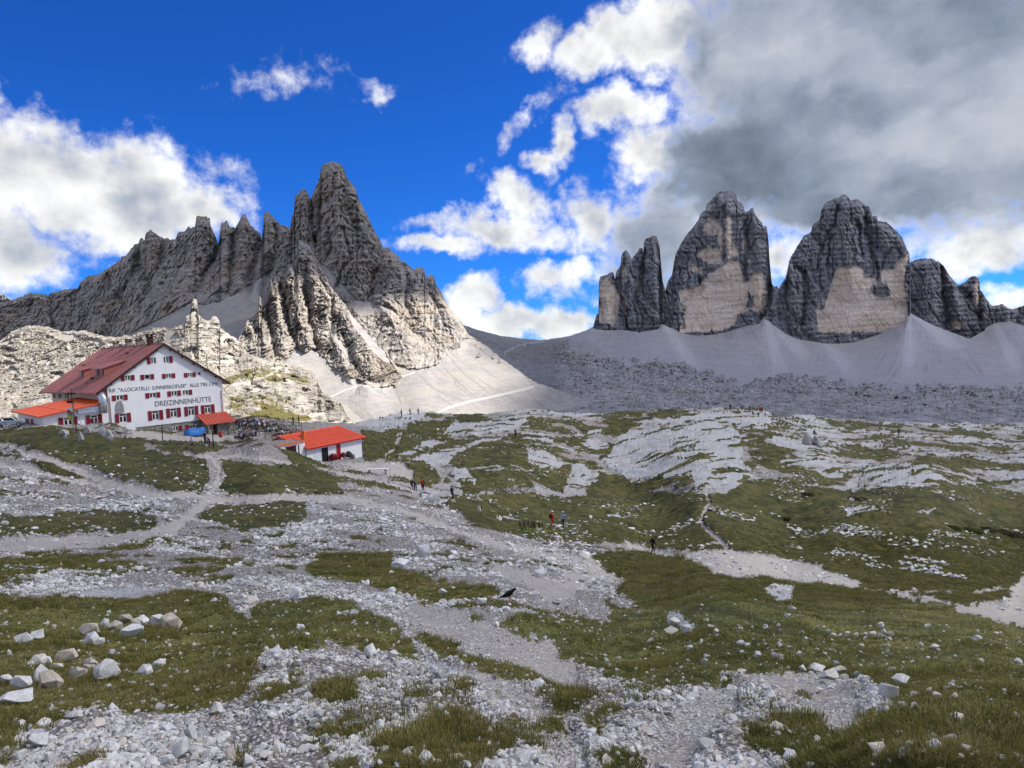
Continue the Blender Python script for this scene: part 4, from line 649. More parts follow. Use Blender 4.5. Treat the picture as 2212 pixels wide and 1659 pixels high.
def shape_ground():
    X, Y = P0[..., 0], P0[..., 1]
    nearb = sstep(GPY, 1180, 1300); A_grass = globals()['A_grass'] * (1 - nearb) + blur(globals()['A_grass'], 5, 2) * nearb; A_path = globals()['A_path'] * (1 - nearb) + blur(globals()['A_path'], 5, 2) * nearb
    A_slab = globals()['A_slab'] * (1 - nearb) + blur(globals()['A_slab'], 4, 2) * nearb
    f = lambda lam: sstep(GD / FOC * 2.2, lam * .5, lam * .12)   # drop waves finer than the grid
    z = .20 * fbm(X / 17, Y / 17, 2, 101) * sstep(GD, 12, 50) + .16 * fbm(X / 5, Y / 5, 2, 102) * sstep(GD, 5, 14) + .07 * fbm(X / 1.7, Y / 1.7, 3, 103) + .022 * fbm(X / .45, Y / .45, 3, 104) * f(.45)
    hum = np.abs(fbm(X / 1.3, Y / 1.3, 3, 105)); humf = np.abs(fbm(X / 5.5, Y / 5.5, 3, 106))
    z += A_grass * (.03 + .06 * hum * sstep(GD, 60, 6) + .030 * fbm(X / .16, Y / .16, 2, 107) * f(.16)) + A_grass * sstep(GD, 45, 85) * (.14 + .18 * humf + .24 * np.abs(fbm(X / 2.3, Y / 2.3, 3, 114)))
    farr = sstep(GD, 40, 90)
    lay = fbm(X / 6, Y / 6, 3, 108) * 2.2
    z += A_slab * (farr * (.28 + .16 * (np.floor(lay * 3) / 3) + .06 * fbm(X / 1.5, Y / 1.5, 3, 113)) + (1 - farr) * (.03 + .045 * fbm(X / .5, Y / .5, 3, 109))) - A_slab * A_crack * (.22 * farr + .015)
    z += (1 - A_grass) * (1 - A_path) * (1 - A_slab) * (.05 * ridged(X / .7, Y / .7, 3, 110) * f(.7) + .16 * farr * fbm(X / 1.8, Y / 1.8, 3, 111))
    z += A_path * (-.03 - .08 * farr)
    z += A_soil * (-.10 + .25 * farr * fbm(X / 1.5, Y / 1.5, 3, 112))
    # cliff edge of the big slab and of the rock rim below it
    z *= np.where(GPY > 1690, .4, 1)
    keep = sstep(polysd(GPX, GPY, [(250, 940), (250, 890), (520, 880), (520, 945)], 80), 14, -6)   # level beside the hut
    z *= .25 + .75 * keep
    return z
Gz = shape_ground()
GP = P0.copy(); GP[..., 2] += Gz
LITTLE = []
brow = []
for k, fr in enumerate((.15, .5, 1.0)):
    q = GP[-1].copy(); q[:, 1] += 40 * fr; q[:, 0] += 40 * fr * (gpx - W / 2) / FOC; q[:, 2] -= 26 * fr ** 1.4; brow.append(q)
GPJX, GPJY, GPD = proj(GP)
def ground_at(px, py):
    """the point of the alp seen at a place of the picture"""
    c = int(round((px - GX0) / GDX)); c = min(max(c, 2), len(gpx) - 3)
    r = int(np.argmin(np.abs(GPJY[:, c] - py))); return GP[r, c].copy()
def ground_z(x, y):
    """height of the alp under a map position"""
    d = np.abs(GP[..., 0] - x) + np.abs(GP[..., 1] - y); k = int(np.argmin(d)); return float(GP.reshape(-1, 3)[k, 2])

def ground_mat():
    mt, t, b = new_mat('alpine_ground')
    P = t.new('ShaderNodeTexCoord').outputs['Object']
    gr, pa, sl, so, ra = t.attr('grass'), t.attr('path'), t.attr('slab'), t.attr('soil'), t.attr('far')
    n1 = t.noise(P, 1.3, 5, 0.6); n2 = t.noise(P, 9.0, 5, 0.65); n3 = t.noise(P, 45, 4, 0.6); nb = t.noise(P, 0.25, 4, 0.6)
    # broken limestone
    vs = t.voro(P, 26, out='Color'); vd = t.voro(P, 26); vs2 = t.voro(P, 8.5, out='Color'); vd2 = t.voro(P, 8.5)
    sep = t.new('ShaderNodeSeparateColor'); t.l.new(vs, sep.inputs[0]); sep2 = t.new('ShaderNodeSeparateColor'); t.l.new(vs2, sep2.inputs[0])
    chip = t.mix(t.ramp(sep.outputs[0], 0.05, 0.95), (0.22, 0.205, 0.195), (0.60, 0.585, 0.575))
    chip2 = t.mix(t.ramp(sep2.outputs[0], 0.05, 0.95), (0.18, 0.165, 0.155), (0.62, 0.605, 0.59))
    grav = t.mix(ra, chip, chip2)
    grav = t.mix(t.ramp(t.mix(ra, vd, vd2, 'FLOAT'), 0.30, 0.58, o1=0.75), grav, (0.09, 0.076, 0.06))
    grav = t.mix(t.ramp(n1, 0.50, 0.72, o1=0.5), grav, (0.22, 0.185, 0.145))
    fine = t.mix(t.ramp(n3, 0.3, 0.7), (0.30, 0.28, 0.255), (0.52, 0.50, 0.465)); fine = t.mix(t.ramp(n1, 0.35, 0.65, o0=0.35, o1=0.0), fine, (0.24, 0.215, 0.18)); fine = t.mix(t.ramp(n2, 0.45, 0.7, o1=0.4), fine, (0.33, 0.295, 0.25))
    slb = t.mix(t.ramp(n2, 0.32, 0.7), (0.28, 0.285, 0.297), (0.48, 0.487, 0.50)); slb = t.mix(t.ramp(t.noise(t.vec('MULTIPLY', P, (.35, 1, 1)), 2.2, 6, 0.7), 0.52, 0.66, o1=0.7), slb, (0.20, 0.195, 0.19))
    slb = t.mix(t.ramp(nb, 0.45, 0.7, o1=0.35), slb, (0.42, 0.37, 0.32))
    tint = t.math('MULTIPLY_ADD', t.math('SUBTRACT', t.noise(P, 0.09, 4, 0.6), 0.5), 0.6, t.noise(P, 0.45, 5, 0.62))
    tf = t.colramp(t.math('MULTIPLY_ADD', t.math('SUBTRACT', n2, 0.5), 0.7, tint), [(0.26, (0.052, 0.060, 0.016)), (0.42, (0.122, 0.126, 0.034)), (0.55, (0.178, 0.174, 0.046)), (0.66, (0.215, 0.182, 0.058)), (0.80, (0.26, 0.22, 0.10))])
    hm = t.noise(P, 1.1, 4, 0.65); tf = t.mix(t.math('MULTIPLY', ra, t.ramp(hm, 0.36, 0.56, o0=0.62, o1=0.0)), tf, (0.022, 0.023, 0.009)); tf = t.mix(t.math('MULTIPLY', ra, t.ramp(hm, 0.56, 0.72, o1=0.45)), tf, (0.19, 0.16, 0.06))  # dark spots paint the hummocks' shade into the far turf colour
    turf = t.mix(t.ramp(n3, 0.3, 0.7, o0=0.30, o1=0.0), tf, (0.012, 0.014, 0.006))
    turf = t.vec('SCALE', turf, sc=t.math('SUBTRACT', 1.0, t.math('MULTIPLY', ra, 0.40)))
    edge = t.math('MULTIPLY_ADD', t.math('SUBTRACT', n2, 0.5), 0.75, gr)
    gm = t.ramp(edge, 0.42, 0.56)
    c = t.mix(t.math('MULTIPLY', pa, t.math('MULTIPLY_ADD', ra, 0.5, 0.5)), grav, fine); c = t.mix(sl, c, slb)
    c = t.mix(t.math('MULTIPLY', t.ramp(edge, 0.22, 0.46), t.math('SUBTRACT', 1.0, sl)), c, (0.085, 0.066, 0.048))
    c = t.mix(gm, c, turf)
    c = t.mix(t.math('MULTIPLY', so, t.ramp(n2, 0.35, 0.6)), c, (0.035, 0.028, 0.022))
    t.l.new(c, b.inputs['Base Color'])
    hg = t.math('ADD', t.math('MULTIPLY', t.math('SUBTRACT', 1.0, t.mix(ra, vd, vd2, 'FLOAT')), 0.8), t.math('MULTIPLY', n2, 0.5))
    ht = t.math('ADD', t.math('MULTIPLY', n2, 1.4), t.math('MULTIPLY', n3, 0.6))
    bump(t, b, t.mix(gm, t.mix(pa, hg, t.math('MULTIPLY', n3, 0.4), 'FLOAT'), ht, 'FLOAT'), 0.8, 0.05)
    return mt
M_GROUND = ground_mat()
def widen(P, A):
    """carry the alp on past the sides of the view and behind the photographer"""
    off = np.array([.15, .4, .9, 1.8, 3.5, 6, 10, 18, 34, 60]); r = P.shape[0]
    def side(edge, sgn):
        q = np.repeat(edge[:, None, :], len(off), 1); q[..., 0] += sgn * off; q[..., 2] += -.015 * off + .05 * np.minimum(off, 2) * fbm(q[..., 0] / 1.7, q[..., 1] / 1.7, 3, 103) + .012 * off * fbm(q[..., 0] / 14, q[..., 1] / 14, 2, 141); return q
    L, Rr = side(P[:, 0], -1)[:, ::-1], side(P[:, -1], 1); P2 = np.concatenate([L, P, Rr], 1)
    bo = np.array([.3, .8, 1.6, 3.2, 6, 12, 25]); q = np.repeat(P2[:1], len(bo), 0); q[..., 1] -= bo[:, None]; q[..., 2] += (.11 * bo)[:, None] + .04 * fbm(q[..., 0] / 1.7, q[..., 1] / 1.7, 3, 103) * np.minimum(bo, 1.5)[:, None]
    P2 = np.concatenate([q[::-1], P2], 0); n = len(off); out = {}
    gn = sstep(fbm(P2[..., 0] / 2.6, P2[..., 1] / 2.6, 4, 93, .6) + .15, -.1, .15)
    for k, v in A.items():
        fill = gn if k == 'grass' else (np.repeat(np.repeat(v[:1, :1] * 0, 1, 0), 1, 1) + np.zeros(P2.shape[:2]))
        if k == 'far': fill = sstep(P2[..., 1], 14, 45)
        o_ = fill.copy(); o_[len(bo):, n:n + P.shape[1]] = v; out[k] = o_
    return P2, out
ext = lambda a: np.concatenate([a, np.repeat(a[-1:], 3, 0)], 0)
PW_, AW_ = widen(np.concatenate([GP, np.stack(brow)], 0), {'grass': ext(A_grass), 'path': ext(A_path), 'slab': ext(A_slab), 'soil': ext(A_soil), 'far': ext(sstep(GD, 14, 45))})
grid_mesh('ground', PW_, M_GROUND, AW_)
# wide land below everything, out to the horizon
px_ = np.array([[[-40000., -20000, -420], [40000, -20000, -420]], [[-40000, 45000, -420], [40000, 45000, -420]]])
grid_mesh('lowland', px_, M_VALLEY, {'scree': np.full((2, 2), .4), 'grass': np.full((2, 2), .5)})
# ------------------------------------------------------------------ an unseen cloud field added between sun and land: its shade lies over the alp, the valley and the towers
def cloud_mat():
    mt = bpy.data.materials.new('shade_cloud_mass'); mt.use_nodes = True; t = NT(mt.node_tree); t.n.clear()
    d = t.new('ShaderNodeBsdfDiffuse'); d.inputs[0].default_value = (.95, .95, .95, 1); tr = t.new('ShaderNodeBsdfTranslucent'); tr.inputs[0].default_value = (.97, .98, 1.0, 1)
    tp = t.new('ShaderNodeBsdfTransparent')
    mx = t.new('ShaderNodeMixShader'); mx.inputs[0].default_value = .85; t.l.new(d.outputs[0], mx.inputs[1]); t.l.new(tr.outputs[0], mx.inputs[2])
    m2 = t.new('ShaderNodeMixShader'); m2.inputs[0].default_value = .57; t.l.new(mx.outputs[0], m2.inputs[1]); t.l.new(tp.outputs[0], m2.inputs[2])
    o = t.new('ShaderNodeOutputMaterial'); t.l.new(m2.outputs[0], o.inputs[0]); t.l.new(t.attr('thin'), m2.inputs[0]); return mt
def shade_cloud_field(alt=3000.0):
    """an unseen cumulus bank, outlined to place sun and shade, thinning at its edges"""
    foot = [(-1500, 660), (-430, 650), (-300, 610), (-200, 650), (-130, 720), (-40, 790), (40, 760), (80, 600), (80, 450), (68, 300), (50, 215), (10, 190), (-50, 172), (-130, 160), (-300, 140), (-1500, 100), (-1500, -400), (2900, -400), (2900, 2900), (-1500, 2900)]
    k = alt / SUN_DIR[2]; gx = np.arange(-1500, 2901, 26.0); gy = np.arange(-400, 2901, 26.0); X, Y = np.meshgrid(gx, gy)
    sd = polysd(X, Y, foot, 5000) + 26 * fbm(X / 160, Y / 160, 4, 7)
    lump = .6 + .5 * np.abs(fbm(X / 240, Y / 240, 5, 9))
    th = np.sqrt(np.clip(sd / 260, 0, 1))
    up = np.stack([X + SUN_DIR[0] * k, Y + SUN_DIR[1] * k, alt + 8 + 260 * th * lump], -1); dn = np.stack([X + SUN_DIR[0] * k, Y + SUN_DIR[1] * k, alt - 40 * th * lump], -1)
    ny, nx = X.shape; idx = np.arange(ny * nx).reshape(ny, nx); ok = (sd[:-1, :-1] > 0) & (sd[1:, 1:] > 0) & (sd[1:, :-1] > 0) & (sd[:-1, 1:] > 0)
    f = np.stack([idx[:-1, :-1], idx[:-1, 1:], idx[1:, 1:], idx[1:, :-1]], -1)[ok]
    V = np.concatenate([up.reshape(-1, 3), dn.reshape(-1, 3)]); Fc = np.concatenate([f, f[:, ::-1] + ny * nx])
    # close the rim
    rim = []
    e = {}
    for q in f:
        for a, b in ((q[0], q[1]), (q[1], q[2]), (q[2], q[3]), (q[3], q[0])):
            if (b, a) in e: del e[(b, a)]
            else: e[(a, b)] = 1
    for a, b in e: rim.append((b, a, a + ny * nx, b + ny * nx))
    F = np.concatenate([Fc, np.array(rim)]); used = np.unique(F); mp = np.full(len(V), -1); mp[used] = np.arange(len(used))
    me = bpy.data.meshes.new('cloud'); me.from_pydata(V[used].tolist(), [], mp[F].tolist()); me.polygons.foreach_set('use_smooth', np.ones(len(F), bool)); me.materials.append(cloud_mat())
    tn = (.54 - .30 * sstep(Y, 190, 420)).ravel(); tn = np.concatenate([tn, tn])[used]; a_ = me.attributes.new('thin', 'FLOAT', 'POINT'); a_.data.foreach_set('value', tn.astype(np.float32))  # lets more sun through over the near alp, to brighten it
    o = bpy.data.objects.new('cloud', me); col.objects.link(o); o['kind'] = 'structure'
shade_cloud_field()
# ------------------------------------------------------------------ stones and turf
def tag(o, label=None, cat=None, group=None, kind=None):
    for k, v in (('label', label), ('category', cat), ('group', group), ('kind', kind)):
        if v: o[k] = v
    return o
def empty(name, loc, rz=0.0):
    o = bpy.data.objects.new(name, None); col.objects.link(o); o.location = Vector([float(c) for c in loc]); o.rotation_euler = (0, 0, rz); o.empty_display_size = .2
    return o
def stone_mat(name, a, bcol, c3, greys=.8):
    mt, t, b = new_mat(name)
    P = t.new('ShaderNodeTexCoord').outputs['Object']; oi = t.new('ShaderNodeObjectInfo')
    r = oi.outputs['Random']; Q = t.vec('ADD', P, oi.outputs['Location'])
    c = t.mix(t.ramp(t.noise(Q, 3.0, 5, .6), .3, .7), a, bcol)
    c = t.mix(t.ramp(r, .72, .95, o1=.75), c, c3)
    c = t.mix(t.ramp(r, .0, .45, o0=greys, o1=0), c, (.27, .265, .27))
    c = t.mix(t.ramp(t.noise(Q, 11, 5, .7), .52, .74, o1=.55), c, (.16, .15, .14))
    t.l.new(c, b.inputs['Base Color']); bump(t, b, t.noise(Q, 16, 5, .7), .5, .04); return mt
M_STONE = stone_mat('limestone_stone', (.52, .515, .51), (.80, .795, .78), (.56, .49, .39))
M_STONE_HI = stone_mat('white_limestone_block', (.54, .535, .53), (.78, .775, .765), (.60, .54, .45), .25)
M_STONE_TAN = stone_mat('buff_stone', (.46, .41, .335), (.64, .585, .49), (.55, .47, .37), .2)
def rock_mesh(seed, n=16, flat=.7, mat=None, rough=1.0, sub=0):
    """an angular broken stone about one metre across"""
    rg = random.Random(seed); bm = bmesh.new()
    for _ in range(n):
        v = Vector((rg.gauss(0, 1), rg.gauss(0, 1), rg.gauss(0, 1))); v.normalize(); v *= rg.uniform(.78, 1.0)
        bm.verts.new((v.x * .5, v.y * .5 * rg.uniform(.8, 1), v.z * .5 * flat))
    r = bmesh.ops.convex_hull(bm, input=bm.verts)
    bmesh.ops.delete(bm, geom=[v for v in bm.verts if not v.link_faces], context='VERTS')
    if sub:
        bmesh.ops.bevel(bm, geom=list(bm.edges), offset=.014, segments=1, profile=.6, affect='EDGES', clamp_overlap=True)
        bmesh.ops.subdivide_edges(bm, edges=[e for e in bm.edges if e.calc_length() > .16], cuts=1, use_grid_fill=True)
        for v in bm.verts: v.co += Vector((perlin_s(v.co * 3.1, seed), perlin_s(v.co * 3.3 + Vector((7, 1, 2)), seed), perlin_s(v.co * 2.9 + Vector((3, 9, 4)), seed))) * .022
    bmesh.ops.recalc_face_normals(bm, faces=bm.faces)
    me = bpy.data.meshes.new('stone'); bm.to_mesh(me); bm.free(); me.materials.append(mat or M_STONE)
    return me
from mathutils import noise as mnoise
def perlin_s(v, s): return mnoise.noise(v + Vector((s * 1.7, s * .3, 0)))
ROCKS = [rock_mesh(100 + k, 14 + k % 5, (.55, .7, .85, .4)[k % 4]) for k in range(14)]
ROCKS_HI = [rock_mesh(300 + k, 13 + k % 5, (.6, .75, .9, .42)[k % 4], M_STONE_HI if k % 3 else M_STONE_TAN, sub=1) for k in range(12)]

def scatter(name, label, cat, pts, rots, scl, idx, protos, kind='stuff'):
    """countless small pieces: points that carry one of a few shapes each"""
    me = bpy.data.meshes.new(name); n = len(pts)
    me.vertices.add(n); me.vertices.foreach_set('co', np.asarray(pts, np.float32).ravel())
    for nm, typ, dat in (('rot', 'FLOAT_VECTOR', rots), ('scl', 'FLOAT_VECTOR', scl)):
        a = me.attributes.new(nm, typ, 'POINT'); a.data.foreach_set('vector', np.asarray(dat, np.float32).ravel())
    a = me.attributes.new('pick', 'INT', 'POINT'); a.data.foreach_set('value', np.asarray(idx, np.int32))
    o = bpy.data.objects.new(name, me); col.objects.link(o); tag(o, label, cat, None, kind)
    cl = bpy.data.collections.new(name + '_shapes')
    for k, p in enumerate(protos):
        po = bpy.data.objects.new('%s_shape_%02d' % (name, k), p); cl.objects.link(po)
    ng = bpy.data.node_groups.new(name + '_scatter', 'GeometryNodeTree'); t = NT(ng)
    ng.interface.new_socket('Geometry', in_out='INPUT', socket_type='NodeSocketGeometry'); ng.interface.new_socket('Geometry', in_out='OUTPUT', socket_type='NodeSocketGeometry')
    gi = t.new('NodeGroupInput'); go = t.new('NodeGroupOutput'); ip = t.new('GeometryNodeInstanceOnPoints'); ci = t.new('GeometryNodeCollectionInfo')
    ci.inputs['Collection'].default_value = cl; ci.inputs['Separate Children'].default_value = True; ci.inputs['Reset Children'].default_value = True
    def na(nm, ty):
        q = t.new('GeometryNodeInputNamedAttribute', data_type=ty); q.inputs['Name'].default_value = nm; return q.outputs['Attribute']
    t.l.new(gi.outputs[0], ip.inputs['Points']); t.l.new(ci.outputs[0], ip.inputs['Instance']); ip.inputs['Pick Instance'].default_value = True
    t.l.new(na('pick', 'INT'), ip.inputs['Instance Index'])
    er = t.new('FunctionNodeEulerToRotation'); t.l.new(na('rot', 'FLOAT_VECTOR'), er.inputs[0]); t.l.new(er.outputs[0], ip.inputs['Rotation'])
    t.l.new(na('scl', 'FLOAT_VECTOR'), ip.inputs['Scale']); t.l.new(ip.outputs[0], go.inputs[0])
    md = o.modifiers.new('scatter', 'NODES'); md.node_group = ng
    return o
def pick_cells(weight, n, seed):
    """n random grid cells of the alp by weight, jittered to points"""
    rg = np.random.default_rng(seed); w = weight[:-1, :-1].ravel().astype(float); w = np.clip(w, 0, None)
    k = rg.choice(len(w), size=n, p=w / w.sum()); r, c = np.unravel_index(k, (GNY - 1, len(gpx) - 1)); a, b_ = rg.random(n)[:, None], rg.random(n)[:, None]
    P = (GP[r, c] * (1 - a) + GP[r, c + 1] * a) * (1 - b_) + (GP[r + 1, c] * (1 - a) + GP[r + 1, c + 1] * a) * b_
    return P, r, c, rg
inframe = ((GPX > -40) & (GPX < 2252) & (GPY < 1700)).astype(float)
bare = (1 - A_grass) * (1 - A_slab * .75)
def stones_small():
    clump = sstep(fbm(P0[..., 0] / .9, P0[..., 1] / .9, 3, 121), -.35, .5)
    # pebbles near the feet; size follows the clump noise
    w = bare * (1 - .25 * A_path) * inframe * clump * sstep(GPY, 1215, 1330) + .045 * inframe * sstep(GPY, 1240, 1400)
    P, r, c, rg = pick_cells(w, 76000, 5)
    D = GD[r, c]; s = np.clip(rg.lognormal(math.log(.020), .62, len(P)), .010, .15) * np.clip(D / 7.5, .8, 2.0) ** .6 * (1 - .45 * A_path[r, c])
    sc = s[:, None] * rg.uniform(.7, 1.35, (len(P), 3)); rot = rg.uniform(-.6, .6, (len(P), 3)); rot[:, 2] = rg.uniform(0, 6.28, len(P)); P[:, 2] += sc[:, 2] * .12
    scatter('gravel', 'white limestone gravel covering the bare ground near the camera', 'gravel', P, rot, sc, rg.integers(0, 14, len(P)), ROCKS)
    # rubble further down the slope
    clump2 = sstep(fbm(P0[..., 0] / 5, P0[..., 1] / 5, 4, 122, .6), -.25, .5)
    w = (bare * (1 - .8 * A_path) * clump2 + .035 * A_grass * sstep(g_raw, .97, .8)) * inframe * sstep(GPY, 1330, 1260) * sstep(GPY, 960, 1030) * np.where((GPX > 800) & (GPY < 1050), .35, 1)
    P, r, c, rg = pick_cells(w, 26000, 6)
    D = GD[r, c]; s = np.clip(rg.lognormal(math.log(.115), .55, len(P)), .04, .6) * np.clip(D / 40, .55, 1.25)
    sc = s[:, None] * rg.uniform(.7, 1.4, (len(P), 3)); sc[:, 2] *= .8; rot = rg.uniform(-.4, .4, (len(P), 3)); rot[:, 2] = rg.uniform(0, 6.28, len(P)); P[:, 2] += sc[:, 2] * .12
    scatter('rubble', 'pale limestone rubble strewn over the slope below', 'rubble', P, rot, sc, rg.integers(0, 14, len(P)), ROCKS)
    # white stones dotting meadow and knoll
    w = inframe * sstep(GPY, 1230, 1180) * (.25 * A_grass * sstep(GPX, 780, 900) + bare * .5 * sstep(GPX, 780, 900)) * sstep(fbm(P0[..., 0] / 9, P0[..., 1] / 9, 3, 123), .0, .6)
    P, r, c, rg = pick_cells(w, 3600, 7)
    s = np.clip(rg.lognormal(math.log(.26), .5, len(P)), .1, 1.1); sc = s[:, None] * rg.uniform(.7, 1.5, (len(P), 3)); sc[:, 2] *= .6
    rot = rg.uniform(-.3, .3, (len(P), 3)); rot[:, 2] = rg.uniform(0, 6.28, len(P)); P[:, 2] += sc[:, 2] * .15
    scatter('field_stones', 'small white stones dotted over meadow and knoll', 'stones', P, rot, sc, rg.integers(0, 14, len(P)), ROCKS)
stones_small()

def grass_mat():
    mt, t, b = new_mat('grass_blades')
    oi = t.new('ShaderNodeObjectInfo'); r = oi.outputs['Random']; P = oi.outputs['Location']
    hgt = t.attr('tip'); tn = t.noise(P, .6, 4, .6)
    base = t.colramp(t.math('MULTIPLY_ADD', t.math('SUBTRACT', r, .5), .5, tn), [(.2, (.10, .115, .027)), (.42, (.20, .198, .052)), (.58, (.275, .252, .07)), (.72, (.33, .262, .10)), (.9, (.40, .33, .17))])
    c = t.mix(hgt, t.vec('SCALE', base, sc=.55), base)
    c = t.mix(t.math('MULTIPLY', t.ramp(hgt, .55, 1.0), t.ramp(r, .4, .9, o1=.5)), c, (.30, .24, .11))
    t.l.new(c, b.inputs['Base Color']); b.inputs['Roughness'].default_value = .7
    tr = t.new('ShaderNodeBsdfTranslucent'); t.l.new(c, tr.inputs[0]); mx = t.new('ShaderNodeMixShader'); mx.inputs[0].default_value = .25
    t.l.new(b.outputs[0], mx.inputs[1]); t.l.new(tr.outputs[0], mx.inputs[2]); t.l.new(mx.outputs[0], [n for n in t.n if n.type == 'OUTPUT_MATERIAL'][0].inputs[0])
    return mt
M_GRASS = grass_mat()
def tuft_mesh(seed, blades, spread, height, width, lean):
    rg = random.Random(seed); V = []; F = []; T = []
    for _ in range(blades):
        a = rg.uniform(0, 6.283); r0 = spread * math.sqrt(rg.random()); x, y = r0 * math.cos(a), r0 * math.sin(a)
        h = height * rg.uniform(.5, 1.15); la = a + rg.uniform(-.9, .9); L = lean * rg.uniform(.3, 1.2) * h; dx, dy = math.cos(la), math.sin(la)
        wa = rg.uniform(0, 6.283); wx, wy = math.cos(wa) * width, math.sin(wa) * width; i = len(V)
        V += [(x - wx, y - wy, -.01), (x + wx, y + wy, -.01), (x - wx * .7 + dx * L * .35, y - wy * .7 + dy * L * .35, h * .6), (x + wx * .7 + dx * L * .35, y + wy * .7 + dy * L * .35, h * .6), (x + dx * L, y + dy * L, h * (1 - .25 * lean))]
        F += [(i, i + 1, i + 3, i + 2), (i + 2, i + 3, i + 4)]; T += [0, 0, .55, .55, 1]
    me = bpy.data.meshes.new('tuft'); me.from_pydata(V, [], F); at_ = me.attributes.new('tip', 'FLOAT', 'POINT'); at_.data.foreach_set('value', T); me.materials.append(M_GRASS); return me
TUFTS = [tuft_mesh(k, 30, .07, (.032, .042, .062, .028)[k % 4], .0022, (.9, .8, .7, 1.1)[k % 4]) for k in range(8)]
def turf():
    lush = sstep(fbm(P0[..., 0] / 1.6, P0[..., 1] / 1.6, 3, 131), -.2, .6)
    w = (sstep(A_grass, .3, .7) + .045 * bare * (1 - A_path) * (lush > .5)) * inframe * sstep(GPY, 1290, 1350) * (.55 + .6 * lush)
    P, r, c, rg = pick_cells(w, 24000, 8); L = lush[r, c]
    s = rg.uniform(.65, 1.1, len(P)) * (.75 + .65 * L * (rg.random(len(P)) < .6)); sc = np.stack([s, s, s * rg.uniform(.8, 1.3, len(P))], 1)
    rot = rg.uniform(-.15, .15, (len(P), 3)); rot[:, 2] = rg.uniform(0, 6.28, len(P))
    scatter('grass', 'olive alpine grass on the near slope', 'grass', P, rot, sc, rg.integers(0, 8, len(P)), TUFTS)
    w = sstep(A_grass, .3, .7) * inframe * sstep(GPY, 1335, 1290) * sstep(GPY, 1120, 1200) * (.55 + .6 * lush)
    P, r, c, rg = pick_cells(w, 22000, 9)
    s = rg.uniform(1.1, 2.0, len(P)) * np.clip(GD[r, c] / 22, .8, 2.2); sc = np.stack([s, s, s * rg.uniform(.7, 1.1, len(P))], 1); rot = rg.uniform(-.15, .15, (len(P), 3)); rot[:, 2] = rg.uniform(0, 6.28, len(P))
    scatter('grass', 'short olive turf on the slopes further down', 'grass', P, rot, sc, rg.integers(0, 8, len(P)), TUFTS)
turf()
# ------------------------------------------------------------------ building kit
class MB:
    def __init__(s): s.v = []; s.f = []
    def add(s, V, F):
        k = len(s.v); s.v += [tuple(map(float, p)) for p in V]; s.f += [tuple(i + k for i in q) for q in F]; return s
    def box(s, x0, x1, y0, y1, z0, z1):
        return s.add([(x0, y0, z0), (x1, y0, z0), (x1, y1, z0), (x0, y1, z0), (x0, y0, z1), (x1, y0, z1), (x1, y1, z1), (x0, y1, z1)],
                     [(0, 3, 2, 1), (4, 5, 6, 7), (0, 1, 5, 4), (1, 2, 6, 5), (2, 3, 7, 6), (3, 0, 4, 7)])
    def prism(s, poly, d):
        """polygon of 3D points swept along d"""
        n = len(poly); d = np.array(d, float); V = [np.array(p, float) for p in poly]; V += [p + d for p in V]
        return s.add(V, [tuple(range(n))[::-1], tuple(range(n, 2 * n))] + [(i, (i + 1) % n, n + (i + 1) % n, n + i) for i in range(n)])
    def tube(s, pts, r, n=8, r1=None):
        pts = [Vector(p) for p in pts]; base = len(s.v); m_ = len(pts)
        for i, p in enumerate(pts):
            d = (pts[min(i + 1, m_ - 1)] - pts[max(i - 1, 0)]).normalized(); a = d.orthogonal().normalized()
            if abs(d.z) < .9: a = d.cross(Vector((0, 0, 1))).normalized()
            b = d.cross(a); rr = r if r1 is None else r + (r1 - r) * i / (m_ - 1)
            for k in range(n):
                t = 6.28318 * k / n; q = p + a * math.cos(t) * rr + b * math.sin(t) * rr; s.v.append(tuple(q))
        for i in range(m_ - 1):
            for k in range(n): s.f.append((base + i * n + k, base + i * n + (k + 1) % n, base + (i + 1) * n + (k + 1) % n, base + (i + 1) * n + k))
        s.f.append(tuple(base + k for k in range(n))[::-1]); s.f.append(tuple(base + (m_ - 1) * n + k for k in range(n))); return s
    def build(s, name, mat, parent=None, smooth=False, loc=None, bev=0):
        me = bpy.data.meshes.new(name); me.from_pydata(s.v, [], s.f); me.materials.append(mat)
        bm = bmesh.new(); bm.from_mesh(me)
        bmesh.ops.recalc_face_normals(bm, faces=bm.faces)
        if bev: bmesh.ops.bevel(bm, geom=list(bm.edges), offset=bev, segments=1, affect='EDGES', clamp_overlap=True)
        bm.to_mesh(me); bm.free()
        if smooth: me.polygons.foreach_set('use_smooth', np.ones(len(me.polygons), bool))
        o = bpy.data.objects.new(name, me); col.objects.link(o)
        if parent is not None: o.parent = parent
        if loc is not None: o.location = loc
        return o
def paint(name, c, rough=.7, var=.12, scale=1.5, streak=0.0, spec=.25, metal=0.0, grime=None):
    """painted or weathered surface with uneven tone"""
    mt, t, b = new_mat(name); P = t.new('ShaderNodeTexCoord').outputs['Object']
    n = t.noise(P, scale, 6, .65); cc = t.mix(t.ramp(n, .25, .75), tuple(k * (1 - var) for k in c), tuple(min(1, k * (1 + var)) for k in c))
    if streak: cc = t.mix(t.ramp(t.noise(t.vec('MULTIPLY', P, (1, 1, .08)), 2.4, 5, .65), .5, .75, o1=streak), cc, tuple(k * .6 for k in c))
    if grime: cc = t.mix(t.ramp(t.noise(P, 5.0, 5, .7), .55, .75, o1=.5), cc, grime)
    t.l.new(cc, b.inputs['Base Color']); b.inputs['Roughness'].default_value = rough; b.inputs['Specular IOR Level'].default_value = spec; b.inputs['Metallic'].default_value = metal
    bump(t, b, t.noise(P, scale * 14, 4, .6), .25, .01); return mt
M_WHITE = paint('white_plaster', (.78, .78, .77), .9, .04, .5, .10)
